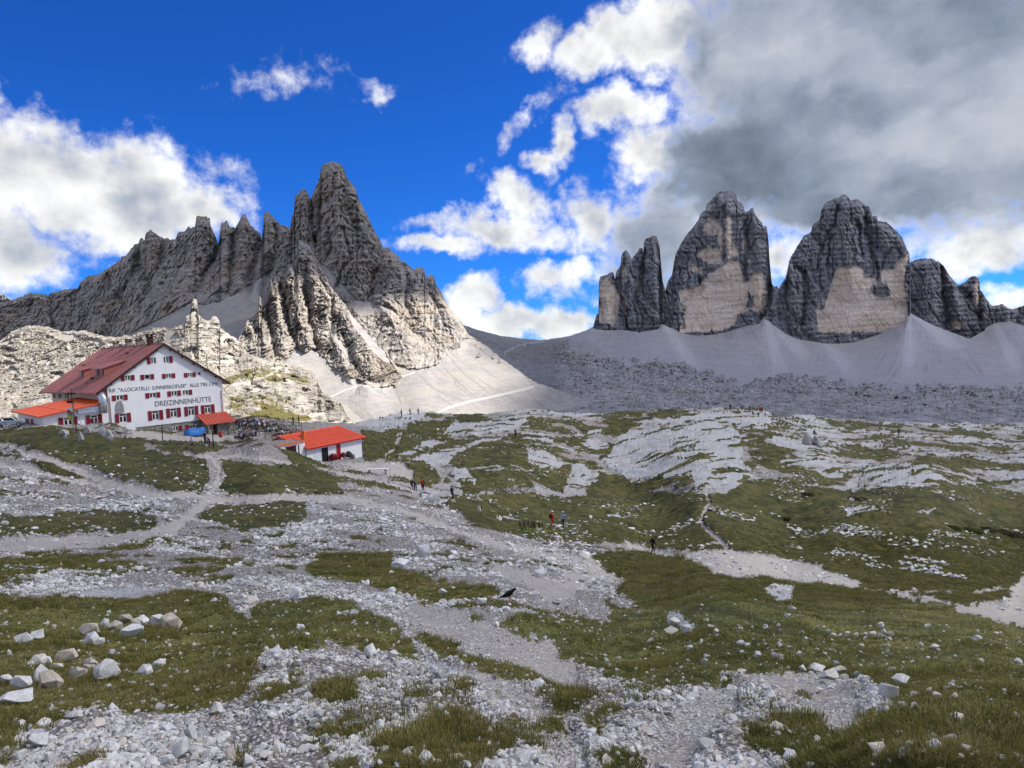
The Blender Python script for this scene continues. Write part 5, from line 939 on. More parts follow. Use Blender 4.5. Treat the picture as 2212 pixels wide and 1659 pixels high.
M_CREAM = paint('cream_plaster', (.62, .58, .50), .9, .06, .5, .12)
M_ROOF = paint('red_brown_sheet', (.36, .135, .108), .55, .16, .35, .25)
M_PORCH = paint('rust_red_sheet', (.45, .085, .055), .5, .12, .8, .2)
M_ORANGE = paint('orange_sheet', (.80, .11, .012), .5, .08, .5, .1)
M_TILE = paint('coral_tile', (.80, .14, .075), .6, .10, 1.2, .1)
M_BATTEN = paint('pale_batten', (.72, .26, .12), .6, .1)
M_SHUT = paint('dark_red_shutter', (.20, .012, .025), .6, .15)
M_REDDOOR = paint('red_door', (.34, .012, .016), .5, .1)
M_FRAME = paint('white_frame', (.72, .71, .68), .6, .05)
M_LETTER = paint('grey_letters', (.15, .145, .17), .8, .08)
M_FASCIA = paint('dark_timber', (.045, .022, .02), .8, .2)
M_WOOD = paint('weathered_wood', (.085, .07, .06), .85, .3, 4)
M_PALEWOOD = paint('grey_wood', (.24, .21, .18), .85, .25, 4)
M_ZINC = paint('zinc', (.50, .53, .56), .35, .1, 2, 0, .5, .8)
M_BLACK = paint('dark_opening', (.012, .011, .012), .6, .2)  # flat black for the painted shade inside openings; also wheels and birds
M_BLUE = paint('blue_tarp', (.03, .17, .50), .5, .15, 1.5)
M_GREYCLOTH = paint('grey_cloth', (.28, .28, .28), .9, .15)
M_ORPOST = paint('orange_post', (.75, .16, .03), .6, .1)
M_REDBAG = paint('red_bag', (.16, .012, .016), .6, .3, 6)
def glass_mat():
    mt, t, b = new_mat('window_glass'); b.inputs['Base Color'].default_value = (.012, .014, .018, 1); b.inputs['Roughness'].default_value = .08; b.inputs['Specular IOR Level'].default_value = .6; return mt
M_GLASS = glass_mat()
def masonry_mat():
    mt, t, b = new_mat('stone_masonry'); P = t.new('ShaderNodeTexCoord').outputs['Object']
    br = t.voro(t.vec('MULTIPLY', P, (1, 1, 1.7)), 2.4, out='Color'); sp = t.new('ShaderNodeSeparateColor'); t.l.new(br, sp.inputs[0]); d = t.voro(t.vec('MULTIPLY', P, (1, 1, 1.7)), 2.4, 'DISTANCE_TO_EDGE')
    c = t.mix(sp.outputs[0], (.20, .185, .165), (.40, .375, .335)); c = t.mix(t.ramp(d, .0, .09, o0=.8, o1=0), c, (.09, .085, .08)); t.l.new(c, b.inputs['Base Color']); bump(t, b, t.ramp(d, 0, .12), .7, .06); return mt
M_MASON = masonry_mat()

# ------------------------------------------------------------------ the mountain hut
TH = R(42); HA = at(238.1, 915.6, 125.0)
HU = np.array([math.sin(TH), math.cos(TH), 0]); HV = np.array([-math.cos(TH), math.sin(TH), 0])
hut = empty('mountain_hut', HA, math.atan2(HU[1], HU[0]))
tag(hut, 'large white mountain hut with red brown roof, red shutters and lettering', 'hut')
def z1(x, y): return x * .2381, 713.2 + y * .2381
def wallpt(x, y, off=0.0):
    """survey point of the gable wall: metres along it and height"""
    d = ray(*z1(x, y)); s = ((HA - HV * off) @ HV) / (d @ HV); p = d * s - HA; return float(p @ HU), float(p[2])
def sidept(x, y, off=0.0):
    d = ray(*z1(x, y)); s = ((HA - HU * off) @ HU) / (d @ HU); p = d * s - HA; return float(p @ HV), float(p[2])
GW, GL, PEAK, MIDU, SL = 20.2, 28.6, 13.06, 9.7, .67
EAVE = PEAK - SL * MIDU - .02; EAVR = PEAK - SL * (GW - MIDU) - .02
wins = []     # u0, u1, z0, z1, shutters left, right, style
def wrect(xa, xb, ya, yb):
    ua, _ = wallpt(xa, (ya + yb) / 2); ub, _ = wallpt(xb, (ya + yb) / 2); xm = (xa + xb) / 2
    _, zt = wallpt(xm, ya); _, zb = wallpt(xm, yb); return ua, ub, zb, zt
for (xa, xb, ya, yb, l, r, sty) in [
    (1370, 1416, 248, 303, 1, 0, 'a'), (1484, 1530, 240, 297, 0, 1, 'a'),
    (1135, 1182, 411, 456, 1, 1, 'a'), (1312, 1360, 403, 447, 1, 1, 'o'), (1507, 1553, 395, 435, 1, 1, 'a'), (1704, 1742, 387, 424, 1, 1, 'a'), (1795, 1823, 380, 408, 0, 0, 'o'),
    (1056, 1118, 590, 636, 1, 1, 'a'), (1358, 1416, 568, 613, 1, 1, 'a'), (1555, 1605, 552, 598, 1, 1, 'a'), (1658, 1708, 545, 588, 0, 1, 'a'),
    (1084, 1148, 756, 836, 1, 1, 'b'), (1382, 1442, 730, 814, 1, 1, 'b'), (1546, 1604, 708, 790, 1, 1, 'b'), (1708, 1764, 692, 774, 1, 1, 'b'), (1858, 1912, 678, 755, 1, 1, 'b'),
    (1575, 1618, 873, 915, 0, 1, 'a'), (1722, 1778, 858, 888, 1, 0, 'a')]:
    wins.append(wrect(xa, xb, ya, yb) + (l, r, sty))
def cut(obj, boxes):
    c = MB()
    for bx in boxes: c.box(*bx)
    co = c.build('cutter', M_BLACK, None); md = obj.modifiers.new('b', 'BOOLEAN'); md.operation = 'DIFFERENCE'; md.object = co; md.solver = 'EXACT'
    co.matrix_world = obj.matrix_world if obj.parent is None else obj.parent.matrix_basis
    obj.matrix_basis = Matrix.Identity(4)
    bpy.context.view_layer.update(); dg = bpy.context.evaluated_depsgraph_get(); me = bpy.data.meshes.new_from_object(obj.evaluated_get(dg))
    obj.modifiers.clear(); obj.data = me; bpy.data.objects.remove(co)
wall = MB().prism([(0, 0, -1.12), (GW, 0, -1.12), (GW, 0, EAVR), (MIDU, 0, PEAK - .02), (0, 0, EAVE)], (0, GL, 0)).build('wall', M_WHITE, hut)
cut(wall, [(u0, u1, -.4, .22, z0, z1_) for (u0, u1, z0, z1_, l, r, s) in wins if z0 > -1.0])
plinth = MB().prism([(.25, .12, -5), (GW - .1, .12, -5), (GW - .1, .12, -1.125), (.25, .12, -1.125)], (0, GL - .3, 0)).build('plinth', M_MASON, hut)
cut(plinth, [(u0, u1, -.4, .34, z0, z1_) for (u0, u1, z0, z1_, l, r, s) in wins if z0 < -1.0])
def window(parent, u0, u1, z0, z1_, l, r, sty, y=0.0, M=None, sh=None, depth=.2):
    """frame in its reveal, panes, and open shutters flat on the wall"""
    w = .09; b = MB(); yb = y + depth
    b.box(u0, u0 + w, yb - .08, yb, z0, z1_).box(u1 - w, u1, yb - .08, yb, z0, z1_).box(u0 + w, u1 - w, yb - .08, yb, z1_ - w, z1_).box(u0 + w, u1 - w, yb - .08, yb, z0, z0 + w)
    um = (u0 + u1) / 2; top = z1_ - w
    if sty == 'b':
        zt = z1_ - .30 * (z1_ - z0); b.box(u0 + w, u1 - w, yb - .09, yb, zt - .05, zt + .05); b.box(um - .09, um + .09, yb - .09, yb, z0 + w, zt - .05); top = zt - .05
    elif sty == 'a': b.box(um - .08, um + .08, yb - .09, yb, z0 + w, z1_ - w)
    # surround on the wall face
    b.box(u0 - .06, u0, y - .02, y + .05, z0 - .06, z1_ + .06).box(u1, u1 + .06, y - .02, y + .05, z0 - .06, z1_ + .06).box(u0, u1, y - .02, y + .05, z1_, z1_ + .06).box(u0, u1, y - .03, y + .05, z0 - .06, z0)
    f = b.build('window', M_FRAME, parent)
    panes = [(u0 + w, u1 - w, z0 + w, z1_ - w)] if sty == 'o' else [(u0 + w, um - .08, z0 + w, top), (um + .08, u1 - w, z0 + w, top)] + ([(u0 + w, u1 - w, top + .1, z1_ - w)] if sty == 'b' else [])
    for (a, c_, d, e) in panes: MB().box(a, c_, yb - .035, yb - .01, d, e).build('pane', M_GLASS if sty != 'o' else M_BLACK, f)  # open windows get a black sheet in place of the unlit room
    sw = sh or max((u1 - u0) * .56, .62)
    for side in (('l',) if l else ()) + (('r',) if r else ()):
        a, c_ = (u0 - .08 - sw, u0 - .08) if side == 'l' else (u1 + .08, u1 + .08 + sw)
        sb = MB(); za, zb = z0 - .03, z1_ + .03; st = .09
        sb.box(a, a + st, y - .09, y - .03, za, zb).box(c_ - st, c_, y - .09, y - .03, za, zb).box(a + st, c_ - st, y - .09, y - .03, zb - st, zb).box(a + st, c_ - st, y - .09, y - .03, za, za + st).box(a + st, c_ - st, y - .07, y - .04, za + st, zb - st)
        sb.build('shutter', M_SHUT, f)
    return f
for wn in wins: window(hut, *wn, y=0.0 if wn[2] > -1.0 else .12)
# roof: two slopes with real thickness, seams, fascia and brackets
OV = .6
def slope_pt(side, v, s, lift):
    """point on the roof: side -1 left or 1 right, v along the ridge, s metres down from the ridge in plan"""
    return (MIDU + side * s, v, PEAK - SL * s + lift)
half = {-1: 11.7, 1: 11.8}
roofs = {}
for sd in (-1, 1):
    q = [slope_pt(sd, -OV, 0, 0), slope_pt(sd, -OV, half[sd], 0), slope_pt(sd, GL + .6, half[sd], 0), slope_pt(sd, GL + .6, 0, 0)]
    b = MB(); up = [(x, y, z + .24) for x, y, z in q]
    b.add(q + up, [(0, 1, 2, 3), (7, 6, 5, 4), (0, 4, 5, 1), (1, 5, 6, 2), (2, 6, 7, 3), (3, 7, 4, 0)]); roofs[sd] = b.build('roof', M_ROOF, hut)
    for k in range(1, 16):
        v = -OV + k * (GL + 1.2) / 16; a = slope_pt(sd, v, .1, .235); c_ = slope_pt(sd, v, half[sd] - .03, .235)
        MB().prism([(a[0], v - .035, a[2]), (a[0], v + .035, a[2]), (a[0], v + .035, a[2] + .075), (a[0], v - .035, a[2] + .075)], (c_[0] - a[0], 0, c_[2] - a[2])).build('seam', M_ROOF, roofs[sd])
    # verge boards on the gable
    a = slope_pt(sd, -OV, 0, 0); c_ = slope_pt(sd, -OV, half[sd], 0)
    MB().prism([(a[0], -OV - .05, a[2] - .22), (a[0], -OV - .012, a[2] - .22), (a[0], -OV - .012, a[2] + .22), (a[0], -OV - .05, a[2] + .22)], (c_[0] - a[0], 0, c_[2] - a[2])).build('verge_board', M_FASCIA, hut)
    for s_ in (1.2, 3.2, 5.2, 7.2, 9.2):
        p = slope_pt(sd, 0, s_, -.02); MB().box(p[0] - .12, p[0] + .12, -OV + .06, -.004, p[2] - .36, p[2] - .12 * 0 - .10).build('bracket', M_FASCIA, hut)
    # gutter and soffit
    e = slope_pt(sd, 0, half[sd], 0); MB().tube([(e[0] + sd * .07, -OV, e[2] + .02), (e[0] + sd * .07, GL + .5, e[2] + .02)], .09, 8).build('gutter', M_ROOF, hut)
MB().box(MIDU - .16, MIDU + .16, -OV - .02, GL + .6, PEAK + .17, PEAK + .30).build('ridge_cap', M_ROOF, hut)
for k in range(9):    # snow guards on the left slope
    s_ = 1.2 + k * 1.05; p = slope_pt(-1, 10.0, s_, .24); MB().box(p[0] - .22, p[0] + .22, 10.0 - .20, 10.0 + .20, p[2] - .10, p[2] + .28).build('snow_guard', M_FASCIA if k % 2 else M_ROOF, hut)
# dormers on the left slope
def dormer(v0, v1, s_top, s_bot, n):
    zt = PEAK - SL * s_bot + .24; zh = zt + 1.45; zr = PEAK - SL * s_top + .24
    x0 = MIDU - s_bot; xb = MIDU - s_top; d = MB().prism([(x0, v0, zt - .2), (x0, v0, zh), (xb, v0, zr + .03), (xb, v0, zr - .25)], (0, v1 - v0, 0)).build('dormer', M_ROOF, hut)
    MB().add([(x0 - .6, v0 - .3, zh - .14), (x0 - .6, v1 + .3, zh - .14), (xb, v1 + .3, zr + .06), (xb, v0 - .3, zr + .06), (x0 - .6, v0 - .3, zh + .03), (x0 - .6, v1 + .3, zh + .03), (xb, v1 + .3, zr + .22), (xb, v0 - .3, zr + .22)], [(0, 1, 2, 3), (7, 6, 5, 4), (0, 4, 5, 1), (1, 5, 6, 2), (2, 6, 7, 3), (3, 7, 4, 0)]).build('dormer_roof', M_ROOF, d)
    for k in range(n):
        a = v0 + .2 + k * (v1 - v0 - .4) / n; e = a + (v1 - v0 - .4) / n - .14
        MB().box(x0 - .05, x0 - .004, a, e, zt + .22, zh - .2).build('pane', M_GLASS if k % 3 == 1 else M_SHUT, d)
dormer(5.6, 10.2, 4.2, 8.0, 5); dormer(15.0, 17.2, 5.2, 8.2, 2)
# chimneys on the ridge
for (x, y0, hgt, mt) in ((1362, 68, 2.1, M_FASCIA), (1262, 82, 1.6, M_PALEWOOD), (1168, 92, 1.6, M_PALEWOOD), (1050, 108, 1.5, M_PALEWOOD)):
    d = ray(*z1(x, 130)); n_ = HU; s = ((HA + HU * MIDU) @ n_) / (d @ n_); p = d * s - HA; v = float(p @ HV)
    c = MB().box(MIDU - .42, MIDU + .42, v - .42, v + .42, PEAK - .5, PEAK + hgt * .72).build('chimney', mt, hut); MB().box(MIDU - .56, MIDU + .56, v - .56, v + .56, PEAK + hgt * .72, PEAK + hgt * .72 + .12).build('chimney_cap', M_FASCIA, c)
    for a in (-.45, .31): MB().box(MIDU + a, MIDU + a + .14, v - .4, v + .4, PEAK + hgt * .72 + .12, PEAK + hgt * .95).build('cap_wall', mt, c)
    MB().box(MIDU - .55, MIDU + .55, v - .55, v + .55, PEAK + hgt * .95, PEAK + hgt).build('cowl', M_FASCIA, c)
d = ray(*z1(1146, 140)); p = d * (((HA + HU * MIDU) @ HU) / (d @ HU)) - HA; vm = float(p @ HV)
MB().tube([(MIDU, vm, PEAK), (MIDU, vm, PEAK + 5.2)], .05, 6).build('mast', M_FASCIA, hut)
u_, z_ = wallpt(1940, 370); c = MB().box(u_ - .3, u_ + .3, 2.2, 2.8, z_ - 1.2, z_ + .5).build('chimney', M_ROOF, hut); MB().tube([(u_, 2.5, z_ + .5), (u_, 2.5, z_ + 3.0)], .06, 6).build('flue_pipe', M_FASCIA, c)
# lettering
def lettering(text, xa, ya, xb, yb, hgt, tight=1.0):
    ua, za = wallpt(xa, ya); ub, zb = wallpt(xb, yb)
    cu = bpy.data.curves.new('lettering', 'FONT'); cu.body = text; cu.size = 1.0; cu.extrude = .02; cu.align_x = 'LEFT'
    tmp = bpy.data.objects.new('tmp', cu); col.objects.link(tmp); bpy.context.view_layer.update(); me = bpy.data.meshes.new_from_object(tmp.evaluated_get(bpy.context.evaluated_depsgraph_get())); bpy.data.objects.remove(tmp)
    co = np.empty(len(me.vertices) * 3); me.vertices.foreach_get('co', co); co = co.reshape(-1, 3); x0, x1 = co[:, 0].min(), co[:, 0].max(); caph = .69
    n = np.empty_like(co); n[:, 0] = ua + (co[:, 0] - x0) / (x1 - x0) * (ub - ua); n[:, 2] = za + (zb - za) * (co[:, 0] - x0) / (x1 - x0) + co[:, 1] / caph * hgt; n[:, 1] = -.028 - co[:, 2]
    me.vertices.foreach_set('co', n.ravel())
    e = bpy.data.objects.new('lettering', None); col.objects.link(e); e.parent = hut; e.empty_display_size = .2
    bm = bmesh.new(); bm.from_mesh(me); seen = set(); isl = []
    for v in bm.verts:
        if v in seen: continue
        st_ = [v]; seen.add(v); vs = []
        while st_:
            w = st_.pop(); vs.append(w)
            for ed in w.link_edges:
                o_ = ed.other_vert(w)
                if o_ not in seen: seen.add(o_); st_.append(o_)
        isl.append([min(w.co.x for w in vs), max(w.co.x for w in vs), vs])
    isl.sort(key=lambda q: q[0]); grp = []
    for q in isl:
        if grp and q[0] < grp[-1][1] - .01: grp[-1][1] = max(grp[-1][1], q[1]); grp[-1][2] += q[2]
        else: grp.append(q)
    for q in grp:
        ix = {w.index: k for k, w in enumerate(q[2])}; fs = {f for w in q[2] for f in w.link_faces}
        lm = bpy.data.meshes.new('letter'); lm.from_pydata([tuple(w.co) for w in q[2]], [], [tuple(ix[w.index] for w in f.verts) for f in fs]); lm.materials.append(M_LETTER)
        lo = bpy.data.objects.new('letter', lm); col.objects.link(lo); lo.parent = e
    bm.free(); return e
lettering('RIF. "A.LOCATELLI  S.INNERKOFLER"  ALLE TRE CIME', 992, 566, 1980, 498, .62)
lettering('DREIZINNENH\u00dcTTE', 1408, 692, 1917, 646, .92)
# rain pipes
def downpipe(pts): MB().tube(pts, .065, 8, None).build('downpipe', M_ROOF, hut)
downpipe([(-1.95, -.5, 4.95), (-1.2, -.35, 4.75), (.15, -.12, 4.4), (.2, -.12, -1.0)]); downpipe([(GW + 1.2, -.5, 5.0), (GW + .4, -.35, 4.5), (GW - .35, -.12, 4.1), (GW - .35, -.12, -.9)])
MB().box(-.04, -.003, .02, GL - .02, -1.1, EAVE - .1).build('side_wall', M_CREAM, hut)
# side wall windows under the left eave
for (x0, x1, ya, yb) in ((480, 560, 573, 618), (590, 630, 578, 622)):
    va, zt = sidept(x0, ya); vb, zb = sidept(x1, yb); zt = sidept((x0 + x1) / 2, ya)[1]; zb = sidept((x0 + x1) / 2, yb)[1]
    w_ = MB().box(-.05, .02, min(va, vb), max(va, vb), zb, zt).build('window', M_FRAME, hut)
    for k in range(3):
        a = min(va, vb) + abs(vb - va) * (k + .06) / 3; MB().box(-.09, -.052, a, a + abs(vb - va) * .27, zb + .04, zt - .04).build('shutter' if k != 1 else 'pane', M_SHUT if k != 1 else M_GLASS, w_)
# lean-to annex with the orange roof
ua, _ = wallpt(395, 860); U0 = ua
def annex():
    x0, z0 = wallpt(345, 795, .9); x1, z1_ = wallpt(905, 670, .9); D_ = 13.2; k = (z1_ - z0) / (x1 - x0); tl = .036
    zz = lambda x, v: z0 + k * (x - x0) + tl * (v + .9)
    W0, W1 = (U0, .05), (-.05, .05)
    V = [(U0, .05, -3), (-.05, .05, -3), (-.05, .05, zz(-.05, 0) - .03), (U0, .05, zz(U0, 0) - .03)]; V += [(a, D_, c_ + (tl * D_ if c_ > -2 else 0)) for a, b_, c_ in V]
    MB().add(V, [(0, 1, 2, 3), (7, 6, 5, 4), (0, 4, 5, 1), (1, 5, 6, 2), (2, 6, 7, 3), (3, 7, 4, 0)]).build('annex_wall', M_WHITE, hut)
    x2 = -.35
    q = [(x0, -.9, zz(x0, -.9)), (x1, -.9, zz(x1, -.9)), (x2, .2, zz(x2, .2)), (x2, D_ + .6, zz(x2, D_ + .6)), (x0, D_ + .6, zz(x0, D_ + .6))]
    r = MB().add(q + [(a, b_, c_ + .16) for a, b_, c_ in q], [(0, 1, 2, 3, 4), (9, 8, 7, 6, 5)] + [(i, (i + 1) % 5, 5 + (i + 1) % 5, 5 + i) for i in range(5)]).build('annex_roof', M_ORANGE, hut)
    for f in (.0, .42, .80):
        x = x0 + .03 + (x1 - x0) * f
        MB().prism([(x, -.88, zz(x, -.88) + .163), (x + .17, -.88, zz(x + .17, -.88) + .163), (x + .17, -.88, zz(x + .17, -.88) + .26), (x, -.88, zz(x, -.88) + .26)], (0, D_ + 1.4, tl * (D_ + 1.4))).build('roof_batten', M_BATTEN, r)
    MB().prism([(x0, -.93, zz(x0, -.9) - .06), (x1, -.93, zz(x1, -.9) - .06), (x1, -.93, zz(x1, -.9) + .12), (x0, -.93, zz(x0, -.9) + .12)], (0, -.05, 0)).build('edge_trim', M_PORCH, r)
    for (xa, xb, ya, yb) in ((578, 655, 790, 862), (820, 885, 768, 850)):
        a, b_, zb, zt = wrect(xa, xb, ya, yb); window(hut, a, b_, zb, zt, 1, 1, 'b', y=.0, depth=.04)
    # end wall door, seen on the left
    for (v0, v1, m_) in ((7.3, 9.4, M_SHUT), (5.2, 6.4, M_SHUT)): MB().box(U0 - .06, U0 - .004, v0, v1, -1.2, 1.75).build('annex_door', m_, hut)
annex()
# zinc ventilation duct between annex and eave
u_, z_ = wallpt(918, 670); MB().tube([(u_, -.75, z_ - 1.5), (u_, -.75, z_ + 1.0), (u_ + .02, -.2, z_ + 1.55), (u_ + .05, .6, z_ + 1.7)], .62, 14).build('vent_duct', M_ZINC, hut, True); MB().tube([(u_, -.75, z_ - .2), (u_, -.75, z_ - .1)], .68, 14).build('duct_band', M_ZINC, hut); MB().tube([(u_, -.75, z_ + .4), (u_, -.75, z_ + .5)], .68, 14).build('duct_band', M_ZINC, hut)
a, z_a = wallpt(700, 745); MB().box(a, u_ - .5, -.62, -.05, z_a - .25, z_a + .75).build('duct_box', M_ZINC, hut)
# porch on the right
pu0, pz1 = wallpt(1800, 790, 0); pu1 = wallpt(2030, 742)[0]; pzt = wallpt(1760, 775)[1]
def porch():
    d = 3.1; q = [(pu0 - .5, -.003, pzt), (GW + .25, -.003, pzt), (GW + .6, -d, pzt - 1.75), (pu0 - .1, -d, pzt - 1.75)]
    r = MB().add(q + [(a, b_, c_ + .12) for a, b_, c_ in q], [(0, 1, 2, 3), (7, 6, 5, 4), (0, 4, 5, 1), (1, 5, 6, 2), (2, 6, 7, 3), (3, 7, 4, 0)]).build('porch_roof', M_PORCH, hut)
    for k in range(9):
        f = k / 8.; a = np.array(q[0]) * (1 - f) + np.array(q[1]) * f; c_ = np.array(q[3]) * (1 - f) + np.array(q[2]) * f
        MB().prism([a + (-.03, 0, .125), a + (.03, 0, .125), a + (.03, 0, .19), a + (-.03, 0, .19)], c_ - a).build('seam', M_PORCH, r)
    zb = -4.6; zt = pzt - 1.4
    MB().box(pu0 + .5, pu0 + 1.35, -d + .5, .1, zb, zt).build('porch_wall', M_MASON, hut); MB().box(pu0 + 2.4, GW - .15, -d + .9, .1, zb, zt).build('porch_wall', M_MASON, hut)
    MB().box(pu0 + 1.36, pu0 + 2.39, -.9, -.6, zb, zt - .2).build('entrance', M_BLACK, hut)
    for x in (pu0 + .35, GW + .2): MB().box(x - .09, x + .09, -d + .12, -d + .30, zb, pzt - 1.7).build('porch_post', M_PALEWOOD, hut)
porch()
# ------------------------------------------------------------------ little white house with the coral roof
def z2(x, y): return 482.8 + x * .1538, 855.8 + y * .1538
def hit_z(px, py, z):
    d = ray(px, py); return d * (z / d[2])
EL = at(*z2(1180, 748), 103.0); ER = hit_z(*z2(2005, 577), EL[2])
LU = (ER - EL); LLEN = float(np.linalg.norm(LU)); LU = LU / LLEN; LV = np.array([-LU[1], LU[0], 0])
def fit_ridge():
    best = None; tx, ty = z2(1620, 432)
    for w in np.arange(2.0, 9, .1):
        for h in np.arange(.2, 4, .05):
            x, y, _ = proj(ER + LV * w + np.array([0, 0, h])); e = (x - tx) ** 2 + (y - ty) ** 2
            if best is None or e < best[0]: best = (e, w, h)
    return best
_e, RWD, RHT = fit_ridge()
lh = empty('storage_house', EL + np.array([0, 0, -2.9]), math.atan2(LU[1], LU[0])); tag(lh, 'small white storage house with coral tiled roof below the terrace', 'house')
E0 = 2.9
def lpt(x, y, v=.55):
    """survey point on the front wall"""
    d = ray(*z2(x, y)); o = EL + LV * v; s = (o @ LV) / (d @ LV); p = d * s - EL; return float(p @ LU), float(p[2]) + E0
wx0 = .35; wx1 = LLEN - .45
MB().prism([(wx0, .55, -2.5), (wx0, .55, E0 + .1), (wx0, RWD, E0 + RHT - .12), (wx0, 2 * RWD - .55, E0 + .1), (wx0, 2 * RWD - .55, -2.5)], (wx1 - wx0, 0, 0)).build('wall', M_WHITE, lh)
def tiles():
    rf = None
    for sgn in (0, 1):
        y0, y1 = (0, RWD) if sgn == 0 else (2 * RWD, RWD)
        q = [(0, y0, E0), (LLEN, y0, E0), (LLEN, y1, E0 + RHT), (0, y1, E0 + RHT)]; q = [(a, b_, c_ - .02) for a, b_, c_ in q]
        o = MB().add(q + [(a, b_, c_ + .14) for a, b_, c_ in q], [(0, 1, 2, 3), (7, 6, 5, 4), (0, 4, 5, 1), (1, 5, 6, 2), (2, 6, 7, 3), (3, 7, 4, 0)]).build('roof', M_TILE, lh)
        if sgn == 0: rf = o
    # overlapping tile courses and rolls
    n = 15; b = MB()
    for k in range(n):
        t0 = k / n; t1 = (k + 1) / n; y0, y1 = RWD * t0, RWD * t1; za, zb = E0 + RHT * t0 + .125, E0 + RHT * t1 + .125
        co = MB().add([(0, y0, za + .05), (LLEN, y0, za + .05), (LLEN, y1, zb + .005), (0, y1, zb + .005), (0, y0, za), (LLEN, y0, za), (LLEN, y1, zb), (0, y1, zb)], [(0, 1, 2, 3), (4, 7, 6, 5), (0, 4, 5, 1), (1, 5, 6, 2), (2, 6, 7, 3), (3, 7, 4, 0)]).build('tile_course', M_TILE, rf)
    for k in range(int(LLEN / .36)):
        x = .18 + k * .36; MB().prism([(x - .05, 0, E0 + .15), (x + .05, 0, E0 + .15), (x, 0, E0 + .225)], (0, RWD, RHT)).build('tile_roll', M_TILE, rf)
    MB().tube([(0, RWD, E0 + RHT + .14), (LLEN, RWD, E0 + RHT + .14)], .13, 8).build('ridge_cap', M_TILE, rf)
    MB().box(0, LLEN, -.06, -.004, E0 - .12, E0 + .06).build('eave_board', M_REDDOOR, lh); MB().tube([(wx1 + .02, .48, E0), (wx1 + .02, .48, -.6)], .05, 6).build('downpipe', M_FASCIA, lh)
    x, y = 2.6, RWD * .72; z = E0 + RHT * .72 + .17; MB().prism([(x, y, z), (x + .9, y, z), (x + .9, y, z + .16), (x, y, z + .12)], (0, .3, .05)).build('roof_vent', M_FASCIA, lh)
tiles()
def ldoor(xa, xb, ya, yb, mat, nm, prd=.03):
    a = lpt(xa, yb)[0]; b = lpt(xb, yb)[0]; zt = lpt((xa + xb) / 2, ya)[1]
    d = MB().box(a, b, .55 - prd, .6, -.9, min(zt, E0 - .14)).build(nm, mat, lh)
    MB().box(a - .08, a - .004, .50, .6, -.9, min(zt, E0 - .14)).build('jamb', M_FRAME, d); MB().box(b + .004, b + .08, .50, .6, -.9, min(zt, E0 - .14)).build('jamb', M_FRAME, d)
    return d
ldoor(1382, 1476, 720, 900, M_BLACK, 'doorway', .012); d_ = ldoor(1588, 1648, 660, 850, M_REDDOOR, 'door', .05); ldoor(1284, 1376, 745, 890, paint('pale_door', (.62, .66, .70), .6, .05), 'door', .04)
a = lpt(1588, 760)[0]; MB().box(a + .1, a + .18, .47, .498, .9, 1.05).build('handle', M_ZINC, d_)
# flat-roofed store to the left, its roof carries the edge of the terrace
bu1 = lpt(1120, 640, .7)[0]; bu0 = lpt(745, 690, .7)[0]; bz = lpt(1125, 625, .7)[1]; bz0 = lpt(745, 692, .7)[1]; bz = (bz + bz0) / 2
st = empty('store_block', EL + LU * bu0 + LV * .7 + np.array([0, 0, -2.9]), math.atan2(LU[1], LU[0])); tag(st, 'white flat roofed store with dark garage opening under the terrace', 'building')
L_ = bu1 - bu0
w_ = MB().box(0, L_ + .25, 0, 5.0, -2.5, bz - .12).build('wall', M_WHITE, st); st_m = w_
MB().box(-.12, L_ + .3, -.14, 5.0, bz - .118, bz).build('roof_slab', M_MASON, st); MB().box(-.14, L_ + .32, -.17, -.144, bz - .16, bz + .05).build('edge_trim', M_ORPOST, st)
ga = lpt(875, 760, .7)[0] - bu0; gb = lpt(1022, 760, .7)[0] - bu0; gz = lpt(945, 712, .7)[1]
gd = MB().box(ga, gb, -.012, .05, -2, gz).build('garage_opening', M_BLACK, st); MB().box(ga - .1, gb + .1, -.05, .06, gz + .004, gz + .14).build('lintel', M_REDDOOR, gd)
a = lpt(1052, 760, .7)[0] - bu0; MB().box(a, a + .12, -.08, -.004, -2, gz + .1).build('downpipe', M_FASCIA, st)
TZ = EL[2] - 2.9 + bz      # terrace level
p = hit_z(*z2(1120, 610), TZ + .05); o = MB().box(-.22, .22, -.22, .22, 0, 1.25).build('orange_post', M_ORPOST, None, loc=Vector(p), bev=.02); tag(o, 'orange post at the corner of the terrace railing', 'post')

# ------------------------------------------------------------------ people
def skin_body(name, J, bones, rad, mats):
    """one continuous body grown round a skeleton; faces take the cloth of the bone they lie on"""
    keys = list(J); me = bpy.data.meshes.new(name); me.from_pydata([J[k] for k in keys], [(keys.index(a), keys.index(b)) for a, b, _ in bones], [])
    o = bpy.data.objects.new('tmp', me); col.objects.link(o); md = o.modifiers.new('s', 'SKIN'); md.use_smooth_shade = True; md.branch_smoothing = .4
    for i, k in enumerate(keys):
        r = rad[k]; me.skin_vertices[0].data[i].radius = r if isinstance(r, tuple) else (r, r)
        me.skin_vertices[0].data[i].use_root = (k == 'pelvis')
    o.modifiers.new('d', 'SUBSURF').levels = 1
    bpy.context.view_layer.update(); m2 = bpy.data.meshes.new_from_object(o.evaluated_get(bpy.context.evaluated_depsgraph_get())); bpy.data.objects.remove(o)
    for k in mats: m2.materials.append(k)
    seg = [(np.array(J[a]), np.array(J[b]), z) for a, b, z in bones]
    for pl in m2.polygons:
        c = np.array(pl.center); best = 1e9
        for a, b, z in seg:
            d = b - a; t = min(1, max(0, (c - a) @ d / (d @ d))); q = np.linalg.norm(c - a - t * d)
            if q < best: best = q; pl.material_index = z
    return m2
SKIN_M, TOP, LEG, SHOE = 0, 1, 2, 3
